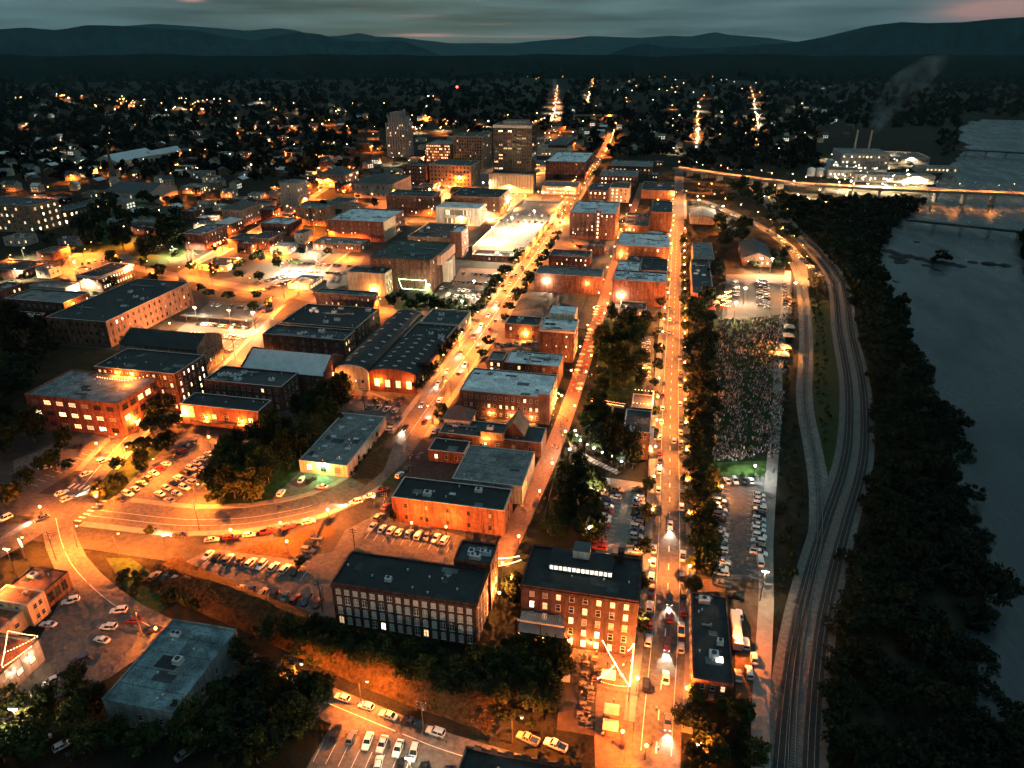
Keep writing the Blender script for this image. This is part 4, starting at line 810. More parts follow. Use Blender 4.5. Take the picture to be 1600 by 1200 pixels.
B('beige_tower', 'beige masonry tower with regular windows left of the dark glass tower', 43, rectpx(43, nl=(707, 212), nr=(754, 213), fr=(768, 207)), 'brick_tan', 'roof_dark', dict(f=(11, 11, .07, 1.6, 2.0), r=(5, 11, .25, 1.6, 2.0, 2)), coping='stone', cornice=True, units=2, style='dark')
POD = rectpx(20, nl=(763, 272), nr=(832, 273), fr=(846, 264))
u0, u1 = POD[0] + 3, POD[1] - 4; v0 = POD[2] + 10; v1 = v0 + 32
T = B('glass_tower', 'dark glass office tower with lit floors on a pale podium', 71, (u0, u1, v0, v1), 'tower_glass', 'roof_dark', dict(f=(8, 14, .14, 5.4, 1.7, 1, 19), r=(5, 14, .08, 5, 1.7, 1, 19)), coping='frame_white', style='strip', units=4, margin=.6)
addbox(T, 'parapet_band', 'white_wall', u0 - .2, u1 + .2, v0 - .25, v0 - .03, 68.2, 71.2); addbox(T, 'plant_room', 'concrete', u0 + 10, u1 - 8, v0 + 6, v1 - 2, 70, 75, 'roof_dark')
for k in range(17):
    x = u0 + k * (u1 - u0 - .5) / 16; addbox(T, 'mullion', 'tower_glass', x, x + .5, v0 - .35, v0 - .26 + .2, 20, 68)
T = B('podium', 'pale podium with tall vertical panels under the dark glass tower', 20, (POD[0], POD[1], POD[2], v0 - .5), 'cream', 'roof_black', dict(), coping='frame_white', par=1.5)
for k in range(1, 16):
    x = POD[0] + k * (POD[1] - POD[0]) / 16; addbox(T, 'joint', 'frame_dark', x, x + .3, POD[2] - .05, POD[2] - .01, 0, 19.5)
B('brown_office', 'brown office with glowing window rows between the towers', 25, rectpx(25, nl=(663, 225), nr=(708, 225), fr=(717, 219)), 'brick_brown', 'concrete_slab', dict(f=(13, 6, .55, 1.6, 2.0, 1)), coping='stone')
B('arcade_block', 'orange lit stone block with arched top windows', 24, rectpx(24, nl=(669, 257), nr=(734, 258), fr=(752, 251)), 'brick_tan', 'roof_dark', dict(f=(11, 5, .05, 1.8, 2.2), r=(4, 5, .1)), cornice=True, style='dark', units=2)
B('dark_brick_block', 'dark brick block with a row of white lit windows uptown', 23, rectpx(23, nl=(632, 258), nr=(668, 259), fr=(672, 254)), 'brick_dark', 'roof_dark', dict(f=(7, 5, .2, 1.4, 1.8, 3)))
B('brick_office', 'broad brick office with white roof and rooftop plant right of the glass tower', 23, rectpx(23, nl=(852, 252), nr=(917, 253), fr=(926, 238)), 'brick_red', 'roof_white', dict(f=(12, 5, .06, 1.6, 1.9), r=(8, 5, .15, 1.6, 1.9)), units=8, style='dark')
B('lit_deck', 'low parking deck with bright lamps below the brick office', 9, rectpx(9, nl=(846, 291), nr=(900, 292), fr=(908, 284)), 'cream', 'concrete_slab', dict(f=(10, 2, .9, 2.6, 1.2, 2)))
B('far_brick', 'dark brick block behind the broad brick office', 16, rectpx(16, nl=(856, 226), nr=(884, 226), fr=(900, 214)), 'brick_dark', 'roof_dark', dict(r=(6, 3, .1)))
B('cream_row', 'cream lit low row behind the glass tower', 12, rectpx(12, nl=(838, 231), nr=(891, 231), fr=(895, 227)), 'cream', 'roof_grey', dict(f=(9, 2, .5, 1.5, 1.8, 2)))
T = B('brick_hotel', 'brick hotel with lit windows across the main street from the office', 14, rectpx(14, nl=(918, 297), nr=(948, 298), fr=(958, 287)), 'brick_red', 'roof_dark', dict(f=(4, 3, .5, 1.6, 1.9, 2), r=(3, 3, .4)), units=3)
B('cream_hotel', 'cream floodlit hotel wing with balconies', 15, rectpx(15, nl=(952, 294), nr=(980, 293), fr=(990, 285)), 'cream', 'roof_dark', dict(f=(4, 4, .6, 1.6, 1.8, 2), r=(3, 4, .2)))
B('brick_terrace', 'brick terrace with two rows of bright windows behind the hotel', 12, rectpx(12, nl=(937, 274), nr=(996, 276), fr=(998, 266)), 'brick_red', 'roof_grey', dict(f=(10, 2, .75, 1.5, 2.0, 2), l=(3, 2, .4)), units=4)
B('far_terrace', 'low terrace with glowing windows at the head of the main street', 9, rectpx(9, nl=(953, 259), nr=(1010, 260), fr=(1030, 252)), 'brick_red', 'roof_grey', dict(f=(10, 1, .6, 1.8, 2.2, 1)), units=4)
B('orange_hall', 'hall with orange floodlit front at the top of the river street', 9, rectpx(9, nl=(1002, 297), nr=(1055, 298), fr=(1055, 285)), 'brick_orange', 'roof_black', dict(f=(9, 1, .1, 1, 1.5)), units=3)
T = B('parking_deck', 'floodlit two level parking deck with pale top beside the main street', 7, rectpx(7, nl=(738, 385), nr=(814, 389), fr=(884, 314)), 'cream', 'concrete_slab', dict(f=(12, 1, .5, 3, 1.6, 5), r=(18, 1, .3, 4, 1.6, 5)), par=1.1, coping='stone')
PD = rectpx(7, nl=(738, 385), nr=(814, 389), fr=(884, 314))
B('deck_front', 'low red brick shop row in front of the parking deck', 5, (PD[0] + 4, PD[1] - 1, PD[2] - 16, PD[2] - .3), 'brick_red', 'roof_black', dict(f=(7, 1, .2)), units=3)
# church with spire on the hill, left
T = B('church', 'dark church with grey gable roof and tall thin spire on the left hill', 9, rectpx(9, nl=(160, 300), nr=(250, 302), fr=(262, 290)), 'stone', 'shingle', dict(f=(6, 1, .05, 1.2, 3)), shape='gable_u', rise=7)
l = T.location; a = G(190, 306); a = (a[0], l[1] - 4)
addbox(T, 'tower', 'stone', a[0] - 3, a[0] + 3, a[1] - 3, a[1] + 3, 0, 22)
mb = MB(); mb.loft([[(a[0] - l[0] + r_ * math.cos(k * math.pi / 4 + .39), a[1] - l[1] + r_ * math.sin(k * math.pi / 4 + .39), z) for k in range(8)] for r_, z in ((3.6, 22), (1.6, 40), (.1, 58))]); mb.build('spire', MATS['shingle'], T)
B('gabled_hall', 'large hall with pale pitched roofs behind the church spire', 9, rectpx(9, nl=(146, 252), nr=(205, 254), fr=(225, 240)), 'cream', 'roof_metal', dict(f=(6, 1, .2)), shape='gable_v', rise=8)
B('gabled_hall', 'second pitched roof hall right of the spire', 8, rectpx(8, nl=(226, 243), nr=(256, 244), fr=(266, 234)), 'cream', 'roof_metal', dict(f=(4, 1, .2)), shape='gable_v', rise=6)
# station canopy
u0, u1, v0, v1 = rectpx(4.6, nl=(283, 492), nr=(393, 502), fr=(398, 495))
T = thing('canopy', 'long dark flat canopy over the lit forecourt of the station lot', 'canopy', ((u0 + u1) / 2, (v0 + v1) / 2, 0))
mb = MB(); hw, hd = (u1 - u0) / 2, (v1 - v0) / 2; mb.box(-hw, -hd, 4.1, hw, hd, 4.8); mb.build('canopy_roof', MATS['roof_dark'], T)
for k in range(7):
    mb = MB(); mb.box(-.15, -.15, 0, .15, .15, 4.1); mb.build('post', MATS['metal'], T, (-hw + 1 + k * (2 * hw - 2) / 6, 0, 0))
BLD.append((u0, u1, v0, v1))
# ---------------------------------------------------------------- small houses on the far slopes
HM = {}
def house_mesh(i):
    rnd = random.Random(i); w, d, h, r = rnd.uniform(9, 14), rnd.uniform(8, 12), rnd.uniform(5, 8), rnd.uniform(2.5, 4)
    W, Rf, wi, ch = MB(), MB(), MB(), MB()
    a, c = w / 2, d / 2
    for p, q in (((-a, -c), (a, -c)), ((a, c), (-a, c))): W.face([(*p, -.5), (*q, -.5), (*q, h), (*p, h)])
    W.face([(a, -c, -.5), (a, c, -.5), (a, c, h), (a, 0, h + r), (a, -c, h)]); W.face([(-a, c, -.5), (-a, -c, -.5), (-a, -c, h), (-a, 0, h + r), (-a, c, h)])
    for s in (-1, 1): Rf.face([(-a - .4, s * (c + .4), h - .2), (a + .4, s * (c + .4), h - .2), (a + .4, 0, h + r + .15), (-a - .4, 0, h + r + .15)][::-s])
    for k in range(3):
        for z in ((1, 3.8) if h > 6 else (1.2,)): wi.face([(-a + (k + .25) * w / 3, -c - .04, z), (-a + (k + .7) * w / 3, -c - .04, z), (-a + (k + .7) * w / 3, -c - .04, z + 1.5), (-a + (k + .25) * w / 3, -c - .04, z + 1.5)])
    ch.box(a * .4, 0, h, a * .4 + .9, .9, h + r + 1.2)
    return [W.mesh('wall', MATS[rnd.choice(['cream', 'brick_red', 'white_wall', 'brick_brown'])]), Rf.mesh('roof', MATS[rnd.choice(['shingle', 'roof_grey', 'roof_metal', 'roof_dark'])]), wi.mesh('window', MATS[rnd.choice(['lit', 'glass', 'glass', 'lit_cool'])]), ch.mesh('chimney', MATS['brick_dark'])]
HMS = [house_mesh(i) for i in range(8)]
def free(u, v, m=3):
    return not any(a - m < u < b_ + m and c - m < v < d + m for a, b_, c, d in BLD)
def near_street(u, v, m=9):
    for k, p in STREET.items():
        for q in p:
            if abs(q[0] - u) < m and abs(q[1] - v) < m: return True
    return False
# smaller buildings that fill the blocks between the ones above
def clear_rect(a, b_, c, d, m=2.5):
    for p, q, e, f in BLD:
        if a - m < q and b_ + m > p and c - m < f and d + m > e: return False
    for nm_, p in STREET.items():
        w_ = RW[nm_] / 2 + 4
        for q in p:
            if a - w_ < q[0] < b_ + w_ and c - w_ < q[1] < d + w_: return False
    return True
INFILL = [('small block in the district left of the hill street', (0, 300, 300, 470), 16, 7), ('small block between the diner and the city hall', (300, 280, 520, 400), 20, 9), ('small block in the streets below downtown', (520, 250, 740, 340), 16, 11), ('small block behind downtown', (560, 195, 960, 245), 22, 12), ('small block right of the main street', (900, 255, 1060, 420), 12, 8), ('small block on the near left slope', (150, 200, 600, 290), 26, 9)]
rnd = random.Random(77)
for lab, (x0, y0, x1, y1), n, hmax in INFILL:
    spots = []; tries = 0
    while len(spots) < n and tries < 2500:
        tries += 1
        u, v = G(rnd.uniform(x0, x1), rnd.uniform(y0, y1)); w_, d_ = rnd.uniform(10, 24), rnd.uniform(9, 20)
        q = (u - w_ / 2, u + w_ / 2, v - d_ / 2, v + d_ / 2)
        if clear_rect(*q): spots.append(q); BLD.append(q)
    for i, q in enumerate(sorted(spots, key=lambda q: PR((q[0] + q[1]) / 2, (q[2] + q[3]) / 2)[0])):
        wl_ = rnd.choice(['brick_red', 'brick_dark', 'brick_brown', 'brick_tan', 'cream', 'concrete', 'grey_wall']); BLD.remove(q); h_ = rnd.uniform(4.5, hmax); st_ = max(1, int(h_ / 3.6))
        B('small_block', f'{lab}, {nth(i)} from the left', h_, q, wl_, rnd.choice(['roof_dark', 'roof_grey', 'roof_white', 'roof_black', 'roof_dark']), dict(f=(max(2, int((q[1] - q[0]) / 4)), st_, rnd.uniform(.05, .45)), r=(max(2, int((q[3] - q[2]) / 4)), st_, rnd.uniform(.05, .5), 1.4, 1.9, rnd.choice((1, 2, 5)))), units=rnd.randrange(0, 4), coping=rnd.choice(['stone', 'trim', 'brick_dark']))
HOUSES = [('small house among dark trees on the left slope', 'houses on the left slope', (0, 215, 600, 300), 78), ('tiny house in the lamplit far left district', 'houses in the far left district', (0, 150, 700, 200), 60), ('tiny house on the dark hill across the valley', 'houses on the far hill', (880, 112, 1330, 235), 70), ('small house below the church on the left', 'houses below the church', (150, 300, 300, 345), 5)]
rnd = random.Random(11)
for lab, grp, (x0, y0, x1, y1), n in HOUSES:
    spots = []; tries = 0
    while len(spots) < n and tries < 3000:
        tries += 1
        x, y = rnd.uniform(x0, x1), y0 + (y1 - y0) * rnd.random() ** .8
        u, v = G(x, y)
        if not free(u, v, 10) or near_street(u, v, 11): continue
        spots.append((x, u, v)); BLD.append((u - 7, u + 7, v - 7, v + 7))
    for k, (x, u, v) in enumerate(sorted(spots)):
        i = rnd.randrange(8); T = thing('house', f'{lab}, {nth(k)} from the left', 'house', (u, v, float(hz(u, v))), rnd.choice((0, R(90), R(-90), rnd.uniform(0, 6))), grp)
        for me_ in HMS[i]: obj(me_.name.split('.')[0], me_, T)
# ---------------------------------------------------------------- trees
def crown_mesh(name, seed, n_cl, per, leaf, m, shape=(1, 1, .8), z0=.35):
    """leaf-sized faces in clumps through the crown's volume; unit crown, radius 1"""
    r = np.random.RandomState(seed); C = []
    while len(C) < n_cl:
        p = r.uniform(-1, 1, 3)
        if .15 < np.linalg.norm(p) < 1: C.append(p * np.array(shape))
    C = np.array(C); rad = r.uniform(.24, .44, n_cl)
    d = r.randn(n_cl, per, 3); d /= np.linalg.norm(d, axis=2, keepdims=True)
    P = (C[:, None] + d * (rad[:, None, None] * r.uniform(.45, 1.05, (n_cl, per, 1)))).reshape(-1, 3); nn = d.reshape(-1, 3) + r.randn(n_cl * per, 3) * .55
    nn /= np.linalg.norm(nn, axis=1, keepdims=True)
    a = np.cross(nn, r.randn(len(P), 3)); a /= np.linalg.norm(a, axis=1, keepdims=True); b_ = np.cross(nn, a)
    s = leaf * r.uniform(.6, 1.25, (len(P), 1))
    V = np.stack([P - a * s - b_ * s * .6, P + a * s - b_ * s * .6, P + a * s * .7 + b_ * s * .7, P - a * s * .7 + b_ * s * .7], 1).reshape(-1, 3)
    V[:, 2] += 1.0
    me = bpy.data.meshes.new(name); n = len(P)
    me.vertices.add(4 * n); me.vertices.foreach_set('co', V.astype(np.float32).ravel()); me.loops.add(4 * n); me.loops.foreach_set('vertex_index', np.arange(4 * n, dtype=np.int32))
    me.polygons.add(n); me.polygons.foreach_set('loop_start', np.arange(0, 4 * n, 4, dtype=np.int32)); me.materials.append(m); me.update(calc_edges=True)
    return me, V, n
def trunk_mesh(seed):
    r = random.Random(seed); mb = MB()
    mb.tube([(0, 0, -.2), (r.uniform(-.03, .03), r.uniform(-.03, .03), .35), (r.uniform(-.06, .06), r.uniform(-.06, .06), .9), (0, 0, 1.25)], [.075, .055, .04, .015], 6)
    for k in range(5):
        a = k * 1.26 + r.uniform(-.3, .3); z = r.uniform(.4, .8)
        mb.tube([(0, 0, z), (.3 * math.cos(a), .3 * math.sin(a), z + .25), (.62 * math.cos(a), .62 * math.sin(a), z + .42)], [.03, .02, .008], 5)
    return mb.mesh('trunk', MATS['bark'])
CR = [crown_mesh('crown', 10 + i, 26, 62, .085, MATS['leaf' if i < 3 else 'leaf_yellow' if i == 3 else 'leaf_dark'])[0] for i in range(6)]
CR += [crown_mesh('crown', 70, 34, 42, .07, MATS['leaf_dark'], (.7, .7, 1.15))[0], crown_mesh('crown', 71, 16, 70, .10, MATS['leaf'], (1.1, .9, .6))[0], crown_mesh('crown', 72, 40, 46, .075, MATS['leaf_yellow'], (.9, 1, 1))[0]]
COLC = crown_mesh('crown', 40, 22, 40, .07, MATS['leaf_dark'], (.28, .28, 1.0))[0]
SHR = crown_mesh('crown', 50, 12, 45, .12, MATS['leaf'], (1, 1, .55))[0]
TRK = [trunk_mesh(i) for i in range(3)]
NT = [0]
TQ = []
def tree(*a, **k): TQ.append((a, k))
def make_tree(u, v, r, label, group, kind=None, seed=0, ky=None):
    """r = crown radius in metres"""
    T = thing('tree' if kind != 'shrub' else 'shrub', label, 'tree' if kind != 'shrub' else 'shrub', (u, v, float(hz(u, v))), (seed * 1.7) % 6.28, group)
    if kind == 'column':
        obj('crown', COLC, T, (0, 0, r * .6), 0, (r, r, r * 1.25)); obj('trunk', TRK[0], T, (0, 0, 0), 0, (r * .5, r * .5, r))
    elif kind == 'shrub':
        obj('crown', SHR, T, (0, 0, -r * .45), 0, (r, r, r))
    else:
        c = CR[seed % 9 if ky is None else ky if seed % 3 else 6 + seed % 2]; s = .85 + (seed * 37 % 10) / 30
        obj('crown', c, T, (0, 0, r * .55), 0, (r, r, r * s)); obj('trunk', TRK[seed % 3], T, (0, 0, 0), 0, (r, r, r * 1.05))
    NT[0] += 1; return T
rnd = random.Random(5)
def cluster(desc, group, px, n, r0, r1, kind=None, side='left', ky=None, mind=.8):
    """n trees inside the photo polygon, told apart by their order across the picture"""
    xs = [p[0] for p in px]; ys = [p[1] for p in px]; pts = []; tries = 0
    def inside(x, y):
        c = False
        for i in range(len(px)):
            (xa, ya), (xb, yb) = px[i], px[i - 1]
            if (ya > y) != (yb > y) and x < (xb - xa) * (y - ya) / (yb - ya) + xa: c = not c
        return c
    while len(pts) < n and tries < 4000:
        tries += 1
        x, y = rnd.uniform(min(xs), max(xs)), rnd.uniform(min(ys), max(ys))
        if not inside(x, y): continue
        r = rnd.uniform(r0, r1); u, v = G(x, y)
        if not free(u, v, r * .45): continue
        if any(math.hypot(u - a, v - b_) < mind * (r + c) * .75 for a, b_, c in pts): continue
        pts.append((u, v, r))
    pts.sort(key=lambda p: PR(p[0], p[1])[0])
    for i, (u, v, r) in enumerate(pts):
        tree(u, v, r, f'{desc}, {nth(i)} from the left' if len(pts) > 1 else desc, group, kind, rnd.randrange(60), ky)
def treerow(desc, end, group, pts, r, kind=None, jit=.6, ky=None):
    for i, (u, v) in enumerate(pts):
        tree(u + rnd.uniform(-jit, jit), v + rnd.uniform(-jit, jit), r * rnd.uniform(.8, 1.2), f'{desc}, {nth(i)} from the {end}', group, kind, rnd.randrange(60), ky)
# street trees
treerow('round street tree on the right kerb of the river street', 'bottom', 'river street trees right', [(17.9, 170 + i * 11.5) for i in range(40) if 170 + i * 11.5 < 620], 2.6)
treerow('small street tree on the left kerb of the river street', 'bottom', 'river street trees left', [(3.2, v) for v in (152, 168, 186, 204, 222, 262, 280, 296, 312, 330, 352, 380, 404, 430, 455, 480)], 2.7)
treerow('street tree along the left kerb of the main street', 'market halls', 'main street trees left', [(-105.5, v) for v in (284, 292, 301, 309, 318, 328, 340, 352, 394, 406, 418, 430, 445, 458, 470, 485, 500, 515, 530, 560)], 3.6)
treerow('street tree along the right kerb of the main street', 'hipped house', 'main street trees right', [(-86.5, v) for v in (258, 330, 345, 388, 402, 420, 434, 446, 458, 470, 485, 500, 515, 530, 550, 566, 585, 600)], 3.3)
cluster('dark tree in the grove between the amber lot and the workshop', 'grove by the amber lot', [(330, 800), (345, 720), (460, 655), (540, 600), (545, 640), (480, 715), (400, 790)], 34, 3.6, 5.2)
cluster('street corner tree left of the amber lot', 'trees left of the amber lot', [(150, 790), (165, 740), (265, 680), (285, 690), (195, 775)], 10, 2.4, 3.8)
cluster('lit tree in front of the terrace block', 'trees by the terrace block', [(200, 690), (225, 650), (290, 640), (270, 680)], 5, 3, 4)
cluster('dark leafy tree below the long mill', 'wood below the mill', [(405, 985), (520, 1000), (640, 1028), (745, 1050), (800, 1020), (880, 995), (888, 1060), (860, 1120), (700, 1085), (480, 1018), (400, 1000)], 56, 2.2, 3.4)
cluster('hedge shrub along the edge of the mill lot', 'hedge by the mill lot', [(262, 928), (300, 930), (500, 965), (520, 985), (400, 965), (262, 945)], 22, 1.2, 2.0, 'shrub')
cluster('orange lit shrub on the grassy bank', 'shrubs on the bank', [(330, 985), (420, 1000), (560, 1040), (720, 1090), (860, 1125), (850, 1140), (700, 1108), (520, 1048), (330, 1000)], 26, .7, 1.5, 'shrub', ky=3)
cluster('dark tree at the bottom left beside the patched roof shed', 'trees at the bottom left', [(0, 1200), (0, 1120), (110, 1070), (170, 1095), (265, 1130), (350, 1090), (400, 1080), (520, 1110), (470, 1200), (370, 1200), (280, 1170), (140, 1190)], 26, 3.2, 5)
cluster('dark tree between the patched roof shed and the lower street', 'trees behind the shed', [(370, 1010), (470, 1080), (500, 1110), (400, 1080), (360, 1030)], 7, 2.6, 3.6)
cluster('leafy tree on the wooded bank beside the square lot', 'wooded bank by the square lot', [(870, 720), (935, 735), (945, 760), (925, 850), (850, 850), (858, 780)], 22, 2.6, 4.0, ky=None)
cluster('leafy tree on the wooded slope behind the brick balconies', 'wooded slope', [(918, 640), (972, 645), (972, 735), (940, 725), (890, 700)], 18, 2.8, 4.2)
cluster('tall tree in the park strip below the vent roofed warehouse', 'park strip trees', [(948, 500), (1012, 500), (1002, 610), (930, 620), (938, 540)], 26, 3.4, 5)
cluster('dark tree in the belt between river street and concert lawn', 'tree belt by the lawn', [(1080, 470), (1112, 480), (1112, 620), (1108, 740), (1090, 745), (1086, 600)], 30, 3.4, 4.8, ky=4)
cluster('tree in the strip left of the riverside lot', 'trees by the riverside lot', [(1092, 745), (1112, 745), (1116, 905), (1096, 905)], 16, 2.4, 3.4)
cluster('dark tree beside the river street at the bottom', 'trees at the street foot', [(1075, 1090), (1150, 1105), (1180, 1110), (1175, 1200), (1060, 1200), (1066, 1120)], 11, 2.4, 3.5)
treerow('slim cypress in front of the brick balconies', 'left', 'cypresses', [(-12.5, 237), (-9.3, 236), (-6.2, 237), (-3, 236)], 6.5, 'column', .2)
cluster('tree in the park row in front of the theatre', 'trees by the theatre', [(608, 480), (640, 468), (700, 478), (745, 490), (740, 505), (650, 500), (610, 495)], 14, 3.2, 4.6)
cluster('big dark tree on the slope below the school', 'trees below the school', [(110, 390), (120, 350), (170, 315), (285, 320), (288, 400), (240, 415), (190, 392)], 34, 5, 8, ky=5)
cluster('dark tree at the left edge beside the terrace block', 'trees at the left edge', [(0, 640), (0, 510), (60, 505), (90, 560), (40, 610), (60, 690), (0, 720)], 22, 4.5, 7, ky=5)
cluster('shrubby tree along the hill street', 'trees along the hill street', [(40, 740), (100, 690), (140, 700), (80, 770), (0, 800)], 9, 2.2, 3.6)
cluster('tree by the lit bank lot', 'trees by the bank lot', [(400, 460), (405, 410), (470, 395), (480, 405), (420, 470)], 6, 3, 4.5, ky=3)
cluster('tree near the station lot', 'trees near the station lot', [(300, 450), (420, 470), (430, 500), (310, 470)], 6, 2.5, 4, ky=3)
cluster('tree inside the road bend by the station house', 'trees in the road bend', [(1118, 345), (1185, 352), (1160, 380), (1118, 440), (1118, 372)], 20, 4, 6, ky=4)
cluster('dark tree between the bend road and the bridge', 'trees below the bridge', [(1080, 295), (1200, 300), (1235, 330), (1240, 390), (1200, 352), (1120, 312)], 24, 4.5, 7, ky=4)
cluster('orange lit tree on the plaza inside the road bend', 'plaza trees', [(1170, 405), (1225, 400), (1228, 425), (1175, 428)], 6, 3, 4.5)
cluster('uptown tree among the houses left of the city hall', 'uptown trees', [(410, 280), (500, 240), (600, 225), (600, 255), (500, 300), (430, 310)], 20, 5, 7, ky=5)
cluster('small tree among the left town blocks', 'town trees left', [(0, 300), (300, 280), (560, 260), (560, 440), (300, 440), (0, 470)], 46, 2.5, 4.5)
cluster('small tree among the uptown streets', 'town trees uptown', [(560, 330), (640, 210), (980, 210), (900, 330)], 24, 3, 5)
cluster('shrub on the dark grass beside the lower street bend', 'shrubs at the bend', [(170, 880), (205, 880), (255, 910), (255, 950), (200, 920)], 9, 1.0, 1.9, 'shrub')
row = [G(547 + i * 6.5, 742 - i * 9.2) for i in range(9)]
treerow('clipped shrub in the hedge along the pale workshop', 'bottom', 'workshop hedge', row, 1.3, 'shrub', .1)
for (x, y, r, lab) in ((1470, 402, 7, 'lone tree on the small river island'), (470, 885, 1.6, 'small clipped tree at the end of the mill lot'), (236, 838, 1.8, 'small tree on the traffic island by the junction'), (666, 815, 2.4, 'round tree against the brick shop front'), (724, 822, 2.0, 'second tree against the brick shop front'), (615, 815, 1.8, 'small tree at the left corner of the brick shop'), (812, 945, 4.2, 'broad lit tree in front of the tall warehouse'), (800, 925, 3, 'lit tree beside the mill stair passage'), (691, 648, 2.6, 'dark tree at the corner of the hipped house')):
    u, v = G(x, y); tree(u, v, r, lab, 'single trees', None, int(x) % 50)
# ---------------------------------------------------------------- woods that read as one mass
def wood(name, label, pts, m, per, ncl, leaf, squash=.9):
    base = [crown_mesh('tmp', 90 + i, ncl, per, leaf, m)[1] for i in range(4)]
    out = []
    r = np.random.RandomState(3)
    for i, (u, v, z, rr) in enumerate(pts):
        V = base[i % 4]; a = r.uniform(0, 6.28); c, s = math.cos(a), math.sin(a)
        W = np.empty_like(V); W[:, 0] = (V[:, 0] * c - V[:, 1] * s) * rr + u; W[:, 1] = (V[:, 0] * s + V[:, 1] * c) * rr + v; W[:, 2] = V[:, 2] * rr * squash * (.7 + .75 * r.rand()) + z
        out.append(W)
    V = np.concatenate(out).astype(np.float32); n = len(V) // 4
    me = bpy.data.meshes.new(name); me.vertices.add(4 * n); me.vertices.foreach_set('co', V.ravel()); me.loops.add(4 * n); me.loops.foreach_set('vertex_index', np.arange(4 * n, dtype=np.int32))
    me.polygons.add(n); me.polygons.foreach_set('loop_start', np.arange(0, 4 * n, 4, dtype=np.int32)); me.materials.append(m); me.update(calc_edges=True)
    o = obj(name, me); o['kind'] = 'stuff'; o['label'] = label; o['category'] = 'trees'
    return n
TQ.sort(key=lambda q: math.hypot(q[0][0], q[0][1]) / (q[0][2] + (9 if q[0][2] < 2.2 else 0)))
shr = [q for q in TQ if len(q[0]) > 5 and q[0][5] == 'shrub']; trs = [q for q in TQ if not (len(q[0]) > 5 and q[0][5] == 'shrub')]
for a, k in shr + trs[:292]: make_tree(*a, **k)
wood('more_trees', 'further small trees along the streets and slopes of the town', [(a[0], a[1], float(hz(a[0], a[1])) + a[2] * .5, a[2]) for a, k in trs[292:]], MATS['leaf_dark'], 26, 16, .15)
pts = []; r = np.random.RandomState(8)
RAv = np.array([p[1] for p in RA][::-1]); RAu = np.array([p[0] for p in RA][::-1]); o_ = np.argsort(RAv)
for v in np.arange(90, 1000, 6.0):
    a = np.interp(v, RAv[o_], RAu[o_]) + 11; b_ = np.interp(v, RLv, RLu) + 3
    for u in np.arange(a, b_, 6.0):
        if r.rand() < .88: pts.append((u + r.uniform(-2, 2), v + r.uniform(-2, 2), float(hz(u, v)) - .5, (r.uniform(1.6, 3.2) if r.rand() < .4 else r.uniform(3, 5.6)) * (1 + max(0, v - 500) / 900)))
for v in np.arange(180, 980, 9.0):               # far bank
    b_ = np.interp(v, RRv, RRu) - 1
    for k in range(5): pts.append((b_ + k * 8 + r.uniform(-3, 3), v, float(hz(b_ + k * 8, v)), r.uniform(5, 7)))
def hides_bridge(u, v):
    x, y = PR(u, v); return (1040 < x < 1440 and 266 < y < 320) or (1275 < x < 1470 and 200 < y < 312)
pts = [p for p in pts if not hides_bridge(p[0], p[1])]
wood('riverside_wood', 'dark wood along the near river bank beside the railway', [p for p in pts if p[1] < 400 and p[0] < 250], MATS['leaf_dark'], 46, 18, .095)
wood('riverside_wood', 'dark wood along the upper river banks', [p for p in pts if not (p[1] < 400 and p[0] < 250)], MATS['leaf_dark'], 20, 10, .2)
pts = []                                          # scrub between spur and main line and beside the path
for v in np.arange(100, 520, 3.2):
    a = np.interp(v, [p[1] for p in PATH][::-1], [p[0] for p in PATH][::-1]) + 4.5; b_ = np.interp(v, [p[1] for p in SPUR][::-1], [p[0] for p in SPUR][::-1]) - 6
    for u in np.arange(a, b_, 3.0):
        if r.rand() < .55: pts.append((u + r.uniform(-1, 1), v, -.3, r.uniform(.5, 1.5)))
    a = np.interp(v, [p[1] for p in SPUR][::-1], [p[0] for p in SPUR][::-1]) + 6; b_ = np.interp(v, RAv[o_], RAu[o_]) - 10.5
    for u in np.arange(a, b_, 3.0):
        if r.rand() < .6: pts.append((u + r.uniform(-1, 1), v, -.3, r.uniform(.5, 1.4)))
wood('trackside_scrub', 'low green scrub between the railway tracks', pts, MATS['leaf'], 12, 6, .28)
pts = []                                          # far land: woods to the foot of the mountains
for i in range(6500):
    y = 92 + (r.rand() ** 1.15) * 190; x = r.uniform(-60, 1680)
    u, v = G(x, y)
    if (y > 205 and 560 < x < 920) or (y > 246 and 900 < x < 1060): continue
    if not free(u, v, 8) or near_street(u, v, 10): continue
    d_ = min(u - np.interp(v, RLv, RLu), np.interp(v, RRv, RRu) - u)
    if d_ > -14 and v < 2060: continue
    if 1280 < x < 1460 and 205 < y < 300: continue
    if v < 760 and -340 < u < 120: continue
    if 858 < x < 880 and 125 < y < 200: continue
    if hides_bridge(u, v): continue
    D = math.hypot(u, v); pts.append((u, v, float(hz(u, v)) - 1, r.uniform(5, 8) * (1 + max(0, D - 1200) / 2500)))
wood('far_wood', 'dark woods covering the far valley beyond the town', pts, MATS['leaf_far'], 9, 7, .34)
